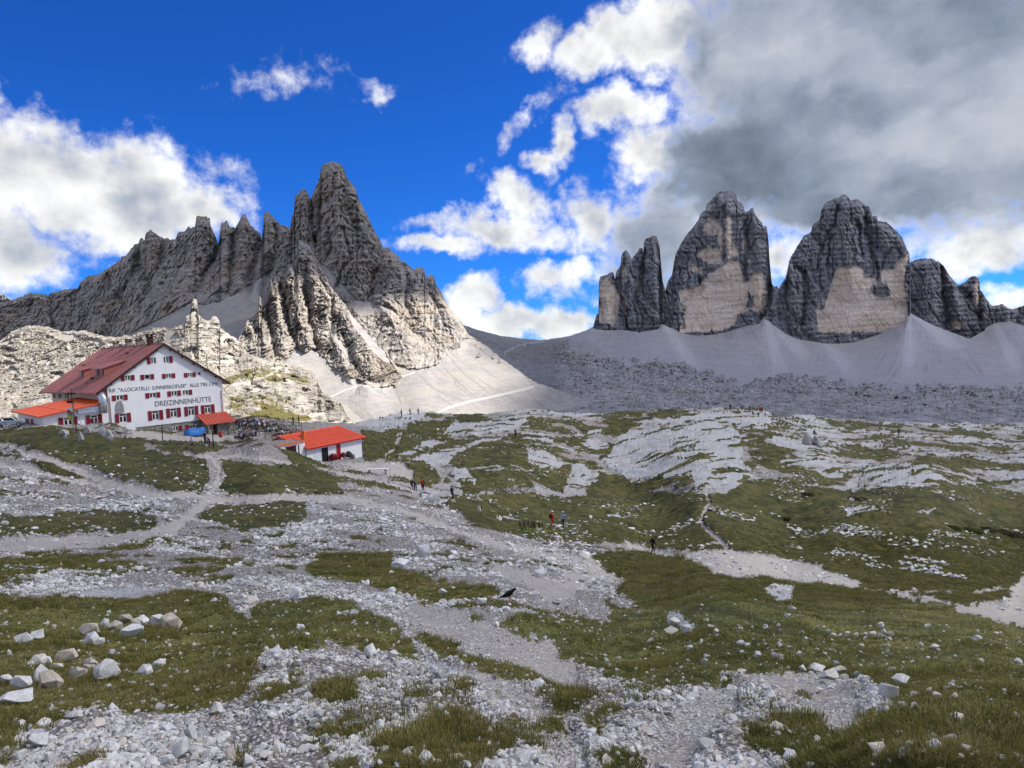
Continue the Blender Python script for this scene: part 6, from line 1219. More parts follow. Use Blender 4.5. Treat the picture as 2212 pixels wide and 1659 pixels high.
M_SKIN = paint('skin', (.42, .25, .18), .6, .08); M_HAIR = [paint('dark_hair', (.03, .022, .018), .7, .2), paint('fair_hair', (.22, .15, .08), .7, .2)]; M_SHOE = paint('boots', (.05, .045, .04), .8, .2)
def pose(kind):
    J = dict(pelvis=(0, 0, .96), spine=(0, .01, 1.16), chest=(0, 0, 1.38), neck=(0, 0, 1.50), jaw=(0, .025, 1.57), head=(0, .02, 1.68))
    for s, n in ((-1, 'l'), (1, 'r')):
        J.update({n + 'sh': (s * .175, -.01, 1.41), n + 'el': (s * .235, -.03, 1.15), n + 'wr': (s * .24, .06, .92), n + 'ha': (s * .235, .10, .83), n + 'hip': (s * .09, 0, .92), n + 'kn': (s * .10, .03, .50), n + 'an': (s * .10, -.01, .09), n + 'to': (s * .115, .16, .035)})
    if kind == 'walk':
        J.update(lkn=(-.09, .22, .56), lan=(-.09, .26, .12), lto=(-.09, .42, .09), rkn=(.1, -.04, .50), ran=(.1, -.30, .14), rto=(.1, -.18, .03), lel=(-.24, -.18, 1.18), lwr=(-.22, -.16, .95), lha=(-.21, -.13, .87), rel=(.24, .10, 1.16), rwr=(.2, .30, 1.06), rha=(.19, .37, 1.03))
    if kind == 'lean':    # walking bent forward with a pole
        J.update(pelvis=(0, 0, .93), spine=(0, .08, 1.11), chest=(0, .20, 1.30), neck=(0, .27, 1.40), jaw=(0, .34, 1.45), head=(0, .37, 1.55), lsh=(-.175, .2, 1.33), rsh=(.175, .2, 1.33), lel=(-.23, .2, 1.06), lwr=(-.2, .38, .98), lha=(-.19, .45, .97), rel=(.23, .2, 1.06), rwr=(.2, .42, 1.0), rha=(.19, .49, 1.0), lkn=(-.09, .18, .52), lan=(-.09, .14, .09), lto=(-.09, .30, .05), rkn=(.1, .02, .49), ran=(.1, -.18, .10), rto=(.1, -.05, .03))
    if kind == 'bend':
        J.update(pelvis=(0, -.02, .92), spine=(0, .14, 1.06), chest=(0, .34, 1.16), neck=(0, .46, 1.17), jaw=(0, .53, 1.15), head=(0, .63, 1.14), lsh=(-.17, .34, 1.14), rsh=(.17, .34, 1.14), lel=(-.2, .42, .9), lwr=(-.16, .5, .70), lha=(-.15, .52, .62), rel=(.2, .42, .9), rwr=(.16, .5, .70), rha=(.15, .52, .62))
    if kind == 'sit':     # on a bench, seat 0.45
        J.update(pelvis=(0, 0, .52), spine=(0, .02, .72), chest=(0, .05, .94), neck=(0, .06, 1.06), jaw=(0, .10, 1.13), head=(0, .10, 1.24), lsh=(-.175, .04, .97), rsh=(.175, .04, .97), lel=(-.23, .12, .74), lwr=(-.17, .34, .72), lha=(-.15, .41, .72), rel=(.23, .12, .74), rwr=(.17, .34, .72), rha=(.15, .41, .72), lhip=(-.09, .02, .50), rhip=(.09, .02, .50), lkn=(-.11, .44, .50), rkn=(.11, .44, .50), lan=(-.11, .46, .09), ran=(.11, .46, .09), lto=(-.11, .62, .035), rto=(.11, .62, .035))
    if kind == 'ground':  # sitting on the rock, legs out
        J.update(pelvis=(0, 0, .12), spine=(0, -.02, .33), chest=(0, .02, .55), neck=(0, .05, .67), jaw=(0, .08, .74), head=(0, .08, .85), lsh=(-.175, .02, .58), rsh=(.175, .02, .58), lel=(-.25, .10, .38), lwr=(-.15, .30, .36), lha=(-.10, .36, .38), rel=(.25, .10, .38), rwr=(.15, .30, .36), rha=(.10, .36, .38), lhip=(-.09, .03, .11), rhip=(.09, .03, .11), lkn=(-.12, .36, .38), rkn=(.12, .38, .36), lan=(-.12, .58, .10), ran=(.12, .62, .09), lto=(-.12, .74, .06), rto=(.12, .78, .05))
    return J
BONES = [('pelvis', 'spine', TOP), ('spine', 'chest', TOP), ('chest', 'neck', TOP), ('neck', 'jaw', SKIN_M), ('jaw', 'head', SKIN_M)]
for n in 'lr': BONES += [('chest', n + 'sh', TOP), (n + 'sh', n + 'el', TOP), (n + 'el', n + 'wr', TOP), (n + 'wr', n + 'ha', SKIN_M), ('pelvis', n + 'hip', LEG), (n + 'hip', n + 'kn', LEG), (n + 'kn', n + 'an', LEG), (n + 'an', n + 'to', SHOE)]
RAD = dict(pelvis=(.145, .115), spine=(.135, .10), chest=(.165, .115), neck=.058, jaw=(.072, .078), head=(.080, .092))
for n in 'lr': RAD.update({n + 'sh': .066, n + 'el': .048, n + 'wr': .034, n + 'ha': .032, n + 'hip': .098, n + 'kn': .064, n + 'an': .044, n + 'to': .036})
BODY = {k: skin_body('person', pose(k), BONES, RAD, [M_SKIN, M_SKIN, M_SKIN, M_SHOE]) for k in ('stand', 'walk', 'lean', 'bend', 'sit', 'ground')}
_cm = {}
def cloth(c):
    k = tuple(round(x, 3) for x in c)
    if k not in _cm: _cm[k] = paint('cloth_%02d' % len(_cm), c, .85, .18, 5)
    return _cm[k]
def lump(c, r, n=10, m_=6):
    V = []; F = []
    for i in range(m_ + 1):
        ph = -math.pi / 2 + math.pi * i / m_
        for k in range(n): th = 2 * math.pi * k / n; V.append((c[0] + r[0] * math.cos(ph) * math.cos(th), c[1] + r[1] * math.cos(ph) * math.sin(th), c[2] + r[2] * math.sin(ph)))
    for i in range(m_):
        for k in range(n): F.append((i * n + k, i * n + (k + 1) % n, (i + 1) * n + (k + 1) % n, (i + 1) * n + k))
    return MB().add(V, F)
_parts = {}
def shared(key, make):
    """a part shape made once, then linked again for each copy"""
    if key not in _parts: o = make(); me = o.data; bpy.data.objects.remove(o); _parts[key] = me
    return _parts[key]
def person(kind, loc, rz, label, top, leg, hair=0, hat=None, pack=None, group=None, scale=1.0, pole=False):
    o = bpy.data.objects.new('person', BODY[kind]); col.objects.link(o); o.location = Vector([float(c) for c in loc]); o.rotation_euler = (0, 0, rz); o.scale = (scale,) * 3
    for i, mt in ((1, cloth(top)), (2, cloth(leg))): o.material_slots[i].link = 'OBJECT'; o.material_slots[i].material = mt
    tag(o, label, 'person', group); J = pose(kind); h = J['head']; jw = J['jaw']; fwd = Vector((0, 1, 0)) if kind != 'bend' else Vector((0, .1, -1))
    def part(name, key, make, mt):
        me = shared(key, make); p = bpy.data.objects.new(name, me); col.objects.link(p); p.parent = o
        p.material_slots[0].link = 'OBJECT'; p.material_slots[0].material = mt
    part('hair', 'hair' + kind, lambda: lump((h[0], h[1] - .022, h[2] + .028), (.098, .108, .098)).build('hair', M_SKIN, None, True), M_HAIR[hair])
    part('nose', 'nose' + kind, lambda: MB().tube([(jw[0], jw[1] + .075, h[2] - .035), (jw[0], jw[1] + .105, h[2] - .075)], .014, 5).build('nose', M_SKIN, None), M_SKIN)
    if hat: part('hat', 'hat' + kind, lambda: lump((h[0], h[1], h[2] + .055), (.110, .118, .085)).tube([(h[0], h[1] + .02, h[2] + .045), (h[0], h[1] + .02, h[2] + .055)], .16, 12).build('hat', M_SKIN, None, True), cloth(hat))
    if pack:
        c = J['chest']; s = J['spine']; mid = (np.array(c) + np.array(s)) / 2; ax = np.array(c) - np.array(s); ax /= np.linalg.norm(ax); bk = np.array([0, -ax[2], ax[1]])
        def mk():
            b = lump((0, 0, 0), (.17, .12, .27), 10, 8); b.v = [tuple(mid + np.array([v[0], 0, 0]) + bk * (-v[1] + .215) + ax * v[2]) for v in b.v]; return b.build('backpack', M_SKIN, None, True)
        part('backpack', 'pack' + kind, mk, cloth(pack))
    if pole:
        hd = J['rha']; part('walking_pole', 'pole' + kind, lambda: MB().tube([(hd[0], hd[1], hd[2] + .1), (hd[0] + .02, hd[1] + .12, .0)], .012, 5).build('walking_pole', M_SKIN, None), M_FASCIA)
    return o
BLACK, NAVY, GREY, RED, WHITE, KHAKI, BLUE, LIME, TEAL, PINK, DGREY, MAROON = (.012, .012, .014), (.02, .025, .06), (.2, .2, .21), (.42, .02, .03), (.68, .68, .7), (.2, .17, .11), (.06, .14, .4), (.42, .6, .06), (.04, .16, .18), (.5, .25, .27), (.06, .06, .065), (.16, .02, .03)
def face(dx, dy): return math.atan2(dy, dx) - math.pi / 2     # local +y turned to (dx, dy)
G = ground_at
person('walk', G(1193, 1141), face(.9, .3), 'hiker in red jacket and white cap on the meadow path', RED, RED, 0, WHITE, (.12, .01, .012))
person('walk', G(1219, 1139), face(-.5, -.8), 'hiker in pale blue jacket and light blue hat beside the red hiker', (.34, .40, .52), NAVY, 0, (.35, .52, .75), DGREY)
person('lean', G(1410, 1198), face(.95, -.1), 'hiker all in black with a big backpack on the gravel path', BLACK, BLACK, 0, BLACK, BLACK, pole=True)
person('bend', G(452, 965), face(-.6, .5), 'person in dark shorts bending over near the blue tarp', GREY, NAVY, 1)
person('stand', G(444, 959), face(.3, .9), 'person in maroon jacket standing beside the bending person', MAROON, BLACK, 0)
person('ground', G(415, 962), face(.5, -.8), 'person in grey top sitting on the turf before the hut', GREY, NAVY, 1, scale=1.05)
o = person('stand', G(914, 1062), face(.2, .9), 'hiker with red backpack climbing the gully path', BLACK, BLACK, 0, None, RED)
person('bend', G(897, 1060), face(-.5, .6), 'crouching hiker in black beside the red backpack hiker', DGREY, BLACK, 1)
person('sit', G(890, 1057), face(.4, -.8), 'person in pale hat resting on the gully path', BLACK, DGREY, 1, (.5, .45, .36))
person('walk', G(978, 1078), face(.1, 1), 'hiker with grey jacket and black pack at the gully mouth', (.22, .26, .32), BLACK, 0, None, BLACK)
for (px, py, kd, fx, fy, lab, tp, lg, hr, ht, pk) in [
    (1577, 887, 'stand', .2, .9, 'person in black, leftmost of the group on the big slab', BLACK, BLACK, 0, None, None), (1594, 891, 'walk', .8, -.3, 'person in white shirt walking on the big slab', WHITE, NAVY, 0, None, None),
    (1601, 889, 'stand', .1, -1, 'person in grey and purple top on the big slab', (.22, .18, .24), BLACK, 0, None, None), (1620, 892, 'walk', -.8, -.4, 'person in dark clothes striding across the big slab', DGREY, BLACK, 0, None, None),
    (1643, 891, 'stand', .3, .9, 'person in dark shorts with a white cap near the slab edge', (.3, .25, .22), BLACK, 1, WHITE, None), (1647, 892, 'walk', .3, .9, 'person with a bright red pack at the slab edge', RED, DGREY, 1, None, (.55, .03, .03)),
    (1626, 897, 'ground', .3, -.9, 'person in dark red sitting on the slab, left of three', MAROON, BLACK, 0, None, None), (1638, 898, 'ground', -.2, -.9, 'person in black with pale cap sitting on the slab', BLACK, BLACK, 0, WHITE, None), (1652, 896, 'ground', .8, -.4, 'person in dark clothes sitting on the slab, right of three', NAVY, BLACK, 0, None, None)]:
    person(kd, G(px, py), face(fx, fy), lab, tp, lg, hr, ht, pk, 'people on the big slab')
person('stand', G(1942, 940), face(-.2, .9), 'lone person in black standing far right among the rock streaks', BLACK, BLACK)
person('stand', G(1113, 946), face(.5, .6), 'lone hiker in dark clothes on the knoll path', DGREY, BLACK)
for px, py, lab, tp in [(868, 901, 'tiny hiker in dark clothes on the skyline, left one', DGREY), (885, 898, 'tiny hiker in blue on the skyline beside another', NAVY), (904, 897, 'tiny hiker at the end of the pale scree trail', BLACK), (634, 918, 'hiker in black standing behind the terrace, left of two', BLACK), (645, 917, 'hiker in grey standing behind the terrace, right of two', DGREY)]:
    person('walk' if px > 880 else 'stand', G(px, py), face(.6, .5), lab, tp, BLACK)
person('sit', at(4, 912, 112.0) - np.array([0, 0, .55]), face(.8, .2), 'person in pale shirt and jeans by the car at the left edge', WHITE, BLUE)

# ------------------------------------------------------------------ terrace: tables, benches, guests, railing
def picnic_table(px, py, rz, label):
    p = G(px, py); e = empty('picnic_table', p, rz); tag(e, label, 'table', 'picnic tables on the terrace')
    for k in range(3): MB().box(-1.0, 1.0, -.36 + k * .25, -.36 + k * .25 + .23, .72, .765).build('plank', M_WOOD, e)
    for sd in (-1, 1):
        MB().box(-1.0, 1.0, sd * .72 - .14, sd * .72 + .14, .43, .47).build('bench', M_WOOD, e)
        MB().prism([(sd * .75 - .04, -.8, -.1), (sd * .75 + .04, -.8, -.1), (sd * .75 + .04, -.72, -.1), (sd * .75 - .04, -.72, -.1)], (0, .5, .82)).build('leg', M_WOOD, e); MB().prism([(sd * .75 - .04, .8, -.1), (sd * .75 + .04, .8, -.1), (sd * .75 + .04, .72, -.1), (sd * .75 - .04, .72, -.1)], (0, -.5, .82)).build('leg', M_WOOD, e)
        MB().box(sd * .75 - .035, sd * .75 + .035, -.85, .85, .36, .425).build('crossbar', M_WOOD, e)
    return e
spots = [(515, 917), (532, 915), (549, 917), (528, 926), (548, 926), (566, 922), (566, 931), (586, 928), (585, 938), (604, 934), (604, 944), (622, 938), (622, 948), (640, 944), (540, 949), (522, 950)]
TOPS = [BLACK, NAVY, DGREY, GREY, MAROON, WHITE, KHAKI, TEAL, BLACK, BLUE, (.3, .26, .24), BLACK]
rg_ = random.Random(4); rzt = math.atan2(HU[1], HU[0]) + .1
tb_lab = ['nearest the hut porch', 'second from the porch', 'mid back row', 'behind the gravel strip', 'beside the gravel strip', 'right end of back row', 'left of the lime jacket', 'behind the lime jacket', 'in front of the lime jacket', 'right of the lime jacket', 'near the store railing', 'by the corner post, back', 'by the corner post, front', 'in the far right corner', 'apart in front, right one', 'apart in front, left one']
CN = {BLACK: 'black', NAVY: 'navy', DGREY: 'charcoal', GREY: 'grey', MAROON: 'maroon', WHITE: 'white', KHAKI: 'khaki', TEAL: 'teal', BLUE: 'blue', (.3, .26, .24): 'taupe', LIME: 'lime'}
for k, (px, py) in enumerate(spots):
    t_ = picnic_table(px, py, rzt, 'dark timber picnic table ' + tb_lab[k]); p = np.array(t_.location)
    ux = np.array([math.cos(rzt), math.sin(rzt), 0]); uy = np.array([-math.sin(rzt), math.cos(rzt), 0])
    for sd in (-1, 1):
        for xo in (-.6, 0, .6):
            if rg_.random() < .8:
                tp = rg_.choice(TOPS); lab = 'guest in %s, %s %s seat, table %s' % (CN[tp], 'far' if sd > 0 else 'near', {-.6: 'left', 0: 'middle', .6: 'right'}[xo], tb_lab[k])
                q = p + ux * (xo + rg_.uniform(-.1, .1)) + uy * sd * .74; q[2] += .02
                person('sit', q, rzt + (math.pi if sd > 0 else 0) + rg_.uniform(-.3, .3), lab, tp, rg_.choice([BLACK, NAVY, DGREY]), rg_.random() < .3, group='seated guests on the terrace')
p = G(598, 936); person('sit', p, rzt, 'guest in a bright lime jacket sitting at the front of the terrace', LIME, DGREY, 1)
for (px, py, tp, lab) in ((505, 924, NAVY, 'person in blue jacket standing by the porch corner'), (510, 921, BLACK, 'person in black standing behind the porch corner'), (556, 920, WHITE, 'waiter in white shirt standing among the back tables'), (613, 930, (.3, .33, .2), 'person in olive top standing near the corner post')):
    person('stand', G(px, py), rg_.uniform(0, 6), lab, tp, BLACK)
def railing(pts, label):
    base = [G(*p) for p in pts]; e = empty('railing', base[0]); tag(e, label, 'railing', 'timber railings of the terrace'); o0 = base[0]
    for i, p in enumerate(base): q = p - o0; MB().box(q[0] - .06, q[0] + .06, q[1] - .06, q[1] + .06, q[2] - .3, q[2] + 1.15).build('post', M_PALEWOOD, e)
    for i in range(len(base) - 1):
        a, b = base[i] - o0, base[i + 1] - o0
        for h in (.45, .95): MB().tube([tuple(a + (0, 0, h)), tuple(b + (0, 0, h))], .06, 6).build('rail', M_PALEWOOD, e)
railing([(573, 951), (590, 950), (607, 948), (624, 946), (640, 944), (653, 941)], 'timber railing along the front edge of the terrace'); railing([(560, 944), (580, 941), (600, 938), (620, 935), (640, 932)], 'timber railing through the middle of the terrace'); railing([(570, 925), (590, 924), (610, 923), (632, 924), (652, 926)], 'timber railing at the back of the terrace')

# ------------------------------------------------------------------ things round the hut
HR = math.atan2(HU[1], HU[0])
def on_wall(u, z, off): return HA + HU * u - HV * off + np.array([0, 0, z])
u, z = wallpt(1082, 640); b = MB(); n = 9
cl = []
for j in range(8):
    for i in range(n): cl.append(((i / (n - 1) - .5) * (.62 + .55 * min(1, j / 3)), -.05 - .06 * math.sin(i * 2.1 + j * .4) - .05 * (j > 0), -j * .30))
b.add(cl + [(x, y + .03, zz) for x, y, zz in cl], [(j * n + i, j * n + i + 1, (j + 1) * n + i + 1, (j + 1) * n + i) for j in range(7) for i in range(n - 1)] + [(72 + j * n + i, 72 + (j + 1) * n + i, 72 + (j + 1) * n + i + 1, 72 + j * n + i + 1) for j in range(7) for i in range(n - 1)])
o = b.build('blanket', M_GREYCLOTH, None, True, Vector(on_wall(u, z, .08))); o.rotation_euler = (0, 0, HR); tag(o, 'grey blanket hanging from a window of the hut', 'blanket')
u, z = wallpt(1190, 880, 1.2); e = empty('notice_board', on_wall(u, z - .6, 1.2), HR); tag(e, 'white notice board standing against the hut front', 'board')
MB().box(-.75, .75, -.03, .03, -.1, 1.25).build('panel', M_WHITE, e); MB().box(-.80, -.754, -.05, .05, -1.6, 1.3).build('post', M_FRAME, e); MB().box(.754, .80, -.05, .05, -1.6, 1.3).build('post', M_FRAME, e)
# blue tarpaulin over a load
p = at(*z1(1768, 925), 126.0); e = empty('tarp_load', p - np.array([0, 0, .75]), HR); tag(e, 'blue tarpaulin stretched over a load beside the porch', 'tarp')
V = []; m_ = 12
for i in range(7):
    for k in range(m_ + 1):
        t = math.pi * k / m_; r = 1.0 - .06 * math.sin(i * 1.7 + k); V.append(((i / 6 - .5) * 3.1, -.85 * math.cos(t) * r, .25 + 1.15 * math.sin(t) ** .8 * r))
b = MB().add(V, [(i * (m_ + 1) + k, i * (m_ + 1) + k + 1, (i + 1) * (m_ + 1) + k + 1, (i + 1) * (m_ + 1) + k) for i in range(6) for k in range(m_)] + [tuple(range(m_ + 1))[::-1], tuple(6 * (m_ + 1) + k for k in range(m_ + 1))]); b.build('cover', M_BLUE, e, True)
MB().box(-1.45, 1.45, -.75, .75, -.9, .22).build('load', M_WOOD, e)
p = at(*z1(2000, 935), 132.0); e = empty('litter_bin', p - np.array([0, 0, .55])); tag(e, 'red bin standing at the porch corner', 'bin'); MB().tube([(0, 0, -.5), (0, 0, .75)], .28, 12, .34).build('body', M_REDDOOR, e, True); MB().tube([(0, 0, .755), (0, 0, .86)], .37, 12, .2).build('lid', M_REDDOOR, e, True)
for (px, py, hq, lab) in ((352, 951, 29, 'thin dark wooden post with a rope, left of the pair'), (463, 968, 52, 'thin dark wooden post with a rope, right of the pair')):
    g_ = G(px, py); D_ = float(g_ @ FWD); hh = hq * D_ / FOC; o = empty('rope_post', g_); tag(o, lab, 'post', 'posts of the rope fence'); MB().tube([(0, 0, -.3), (0, 0, hh * .5), (-.04, 0, hh)], .075, 7, .06).build('post', M_FASCIA, o); MB().box(-.14, .06, -.10, .10, hh, hh + .08).build('cap', M_PALEWOOD, o)
a = G(352, 951) + np.array([0, 0, 1.9]); b_ = G(463, 968) + np.array([0, 0, 2.4])
o = MB().tube([tuple(a * (1 - f) + b_ * f - np.array([0, 0, 1.4 * f * (1 - f)])) for f in np.linspace(0, 1, 14)], .02, 5).build('rope', M_FASCIA, None); tag(o, 'slack rope strung between the two thin posts', 'rope')
# lattice mast with prayer flags before the annex
p = at(*z1(690, 862), 103.0); e = empty('flag_mast', p, 0); tag(e, 'slim lattice mast with red, white and green flags before the annex', 'mast'); hm = 340 * .2381 * 103 / FOC
MB().tube([(0, 0, -.8), (-.25, 0, hm * .6), (-.3, 0, hm)], .07, 6, .05).build('pole', M_FASCIA, e)
for k, (dx, dz) in enumerate(((-.9, 0), (.8, .1), (.1, 0))): MB().tube([(dx, (.5, .4, -.7)[k], -.8), (-.25, 0, hm * .66)], .035, 5).build('stay', M_PALEWOOD, e)
MB().box(-.95, .35, -.06, .06, hm * .83, hm * .87).build('crossbeam', M_FASCIA, e); MB().box(-.9, -.1, -.2, .2, hm * .60, hm * .66).build('lamp_box', M_FASCIA, e)
for k, (z0_, c_) in enumerate(((hm * .50, WHITE), (hm * .43, RED), (hm * .36, (.12, .35, .22)), (hm * .29, (.55, .45, .08)))): 
    MB().add([(-.3, -.10, z0_), (-1.0, -.2, z0_ - .12), (-.95, -.05, z0_ - .8), (-.25, -.15, z0_ - .72), (-.3, -.07, z0_), (-1.0, -.17, z0_ - .12), (-.95, -.02, z0_ - .8), (-.25, -.12, z0_ - .72)], [(0, 1, 2, 3), (7, 6, 5, 4), (0, 4, 5, 1), (1, 5, 6, 2), (2, 6, 7, 3), (3, 7, 4, 0)]).build('flag', cloth(c_), e)
for k, (x, z_, c_) in enumerate(((1.6, .9, RED), (2.9, .2, (.25, .45, .33)), (3.7, -.2, (.6, .35, .25)))): MB().add([(x, 0, z_), (x + .9, .1, z_ - .35), (x + .35, .05, z_ - .75), (x, .03, z_), (x + .9, .13, z_ - .35), (x + .35, .08, z_ - .75)], [(0, 1, 2), (5, 4, 3), (0, 3, 4, 1), (1, 4, 5, 2), (2, 5, 3, 0)]).build('pennant', cloth(c_), e)
MB().tube([(-.25, 0, hm * .66), (1.6, .05, 1.0), (3.6, .1, -.1), (4.6, .1, -.9)], .015, 4).build('line', M_PALEWOOD, e)
# car at the left edge of the road
def car(px, py, D, rz, label):
    p = at(px, py, D); e = empty('parked_car', p, rz); tag(e, label, 'car'); body = paint('car_paint', (.35, .38, .42), .3, .04, 1, 0, .5, .3); L_ = 2.1
    prof = [(-L_, .35), (-L_, .75), (-1.75, .95), (-1.0, 1.02), (-.45, 1.45), (.95, 1.48), (1.6, 1.05), (L_, .95), (L_, .35)]
    MB().prism([(x, -.84, z) for x, z in prof], (0, 1.68, 0)).build('body', body, e, bev=.05); 
    for sd in (-.86, .845): MB().prism([(-.85, sd, 1.05), (-.40, sd, 1.38), (.9, sd, 1.40), (1.35, sd, 1.08)], (0, .015, 0)).build('side_window', M_GLASS, e)
    MB().prism([(-1.02, -.7, 1.06), (-.50, -.66, 1.43), (-.50, .66, 1.43), (-1.02, .7, 1.06)], (-.03, 0, .02)).build('windscreen', M_GLASS, e)
    for x in (-1.3, 1.3):
        for sd in (-.8, .8):
            w = MB().tube([(x, sd - .11, .32), (x, sd + .11, .32)], .32, 14).build('wheel', M_BLACK, e); MB().tube([(x, sd - .12, .32), (x, sd + .12, .32)], .18, 10).build('rim', M_ZINC, w)
    for sd in (-.6, .6): MB().box(-L_ - .02, -L_ + .05, sd - .18, sd + .18, .68, .82).build('headlight', M_FRAME, e)
car(22, 921, 118.0, R(205), 'dark glazed silver car parked beside the annex')
# red sacks by the storage house door, garden table, marker posts
for k, (x, y, s_, mt, lab) in enumerate(((1530, 850, .75, M_REDBAG, 'red sack leaning beside the dark doorway, left one'), (1575, 845, .7, M_REDBAG, 'red sack beside the red door, second from the doorway'), (1685, 815, .6, M_REDBAG, 'red sack on the right side of the red door'), (1760, 815, .8, cloth(DGREY), 'dark bundle on the right of the red sacks'), (1815, 832, .6, M_PALEWOOD, 'brown bundle at the far right of the storage house wall'))):
    d_ = ray(*z2(x, y + 34)); o_ = EL + LV * .05; pw = d_ * ((o_ @ LV) / (d_ @ LV)) + np.array([0, 0, -.05]); o = lump((0, 0, s_ * .5), (s_ * .62, s_ * .5, s_ * .6), 10, 7).build('sack', mt, None, True, Vector(pw))
    for v in o.data.vertices: v.co += Vector((perlin_s(v.co * 2.5, k), perlin_s(v.co * 2.5, k + 9), perlin_s(v.co * 2.2, k + 5))) * .14
    tag(o, lab, 'sack')
p = G(816, 1025); e = empty('picnic_bench', p, R(-6)); tag(e, 'pale grey bench table on the gravel below the storage house', 'table'); MB().box(-1.4, 1.4, -.4, .4, .74, .82).build('top', M_FRAME, e)
for x in (-1.1, 1.1): MB().box(x - .05, x + .05, -.35, .35, -.1, .735).build('leg', M_PALEWOOD, e)
for (px, py, hq, lab) in ((998, 1008, 13, 'thin marker post on the knoll path'), (967, 1082, 8, 'short dark post by the gully mouth'), (1040, 1101, 9, 'short dark post beside the pale boulder'), (1066, 1113, 8, 'leftmost of the short dark posts by the pond'), (1076, 1117, 9, 'middle short dark post by the pond'), (1084, 1118, 9, 'right short dark post by the pond'), (1244, 896, 7, 'dark post on the skyline of the knoll')):
    g_ = G(px, py); hh = hq * float(g_ @ FWD) / FOC; e = empty('marker_post', g_); tag(e, lab, 'post', 'marker posts'); MB().tube([(0, 0, -.2), (.02, .01, hh * .9)], .06, 6, .05).build('shaft', M_FASCIA, e); MB().tube([(.02, .01, hh * .9), (.02, .01, hh)], .07, 6, .02).build('tip', M_WOOD, e)
# clump of dark seed stalks in the meadow (dock plants)
rg_ = random.Random(9); M_DOCK = paint('rust_brown_stalk', (.055, .022, .016), .9, .3, 8); M_DOCKL = paint('dock_leaf', (.13, .17, .03), .8, .25, 6)
for k in range(12):
    px = 1126 + k * 4.2 + rg_.uniform(-1, 1); g_ = G(px, 1148 + rg_.uniform(-2, 4)); e = empty('dock_plant', g_, rg_.uniform(0, 6)); tag(e, '%s dock stalk from the left in the rust brown meadow clump' % 'first second third fourth fifth sixth seventh eighth ninth tenth eleventh twelfth'.split()[k], 'plant', 'dock stalks in the meadow'); hh = rg_.uniform(.4, .95); k2 = rg_.uniform(-.22, .22)
    b = MB().tube([(0, 0, 0), (k2 * .5, 0, hh * .6), (k2, 0, hh)], .022, 5, .035)
    for j in range(10): zz = hh * rg_.uniform(.4, 1); b.tube([(k2 * zz / hh, 0, zz), (k2 * zz / hh + rg_.uniform(-.13, .13), rg_.uniform(-.13, .13), zz + .14)], .035, 4, .012)
    b.build('stalk', M_DOCK, e)
    for j in range(5):
        a = rg_.uniform(0, 6.28); c_, s_ = math.cos(a), math.sin(a); MB().add([(0, 0, .05), (c_ * .3 - s_ * .12, s_ * .3 + c_ * .12, .22), (c_ * .7, s_ * .7, .12), (c_ * .3 + s_ * .12, s_ * .3 - c_ * .12, .22)], [(0, 1, 2, 3)]).build('leaf', M_DOCKL, e)

# ------------------------------------------------------------------ birds
def bird(loc, rz, label):
    e = empty('alpine_chough', loc, rz); tag(e, label, 'bird'); ft = paint('black_feathers', (.006, .006, .008), .45, .3, 30)
    secs = [(-.21, .085, .004, .012), (-.15, .10, .022, .020), (-.10, .125, .045, .045), (-.04, .155, .060, .062), (.03, .185, .062, .066), (.08, .215, .050, .055), (.105, .245, .036, .038), (.128, .268, .036, .036), (.152, .272, .026, .026), (.166, .268, .010, .012)]
    V = []; n = 10
    for (y, z, rx, rz_) in secs:
        for k in range(n): t = 2 * math.pi * k / n; V.append((rx * math.cos(t), y, z + rz_ * math.sin(t)))
    F = [(i * n + k, i * n + (k + 1) % n, (i + 1) * n + (k + 1) % n, (i + 1) * n + k) for i in range(len(secs) - 1) for k in range(n)] + [tuple(range(n))[::-1], tuple(range(len(V) - n, len(V)))]
    MB().add(V, F).build('body', ft, e, True)
    MB().tube([(0, .158, .268), (0, .195, .258), (0, .21, .245)], .011, 6, .002).build('beak', paint('yellow_beak', (.75, .55, .08), .4, .05), e)
    for sd in (-1, 1):
        MB().add([(sd * .060, .09, .21), (sd * .066, -.02, .20), (sd * .048, -.14, .12), (sd * .02, -.24, .075), (sd * .055, -.05, .12), (sd * .058, .06, .14)], [(0, 1, 4, 5), (1, 2, 4), (2, 3, 4)] if sd > 0 else [(5, 4, 1, 0), (4, 2, 1), (4, 3, 2)]).build('wing', ft, e)
        MB().tube([(sd * .022, .01, .12), (sd * .024, .02, .03), (sd * .024, .05, .004)], .006, 5).build('leg', paint('red_leg', (.4, .08, .03), .5, .1), e)
        MB().tube([(sd * .018, .153, .278), (sd * .0275, .154, .279)], .004, 6).build('eye', M_GLASS, e)
    MB().add([(-.03, -.16, .098), (.03, -.16, .098), (.036, -.31, .045), (-.036, -.31, .045), (-.03, -.16, .088), (.03, -.16, .088), (.036, -.31, .038), (-.036, -.31, .038)], [(0, 1, 2, 3), (7, 6, 5, 4), (0, 4, 5, 1), (1, 5, 6, 2), (2, 6, 7, 3), (3, 7, 4, 0)]).build('tail', ft, e)
    return e
g_ = G(1100, 1302); b_ = bird(g_ + np.array([0, 0, .02]), face(.95, -.25), 'black chough with yellow beak standing on the grass'); b_.scale = (1.12,) * 3
g_ = G(608, 1012); b_ = bird(g_, face(.6, .6), 'black chough on the turf below the terrace'); b_.scale = (1.5,) * 3
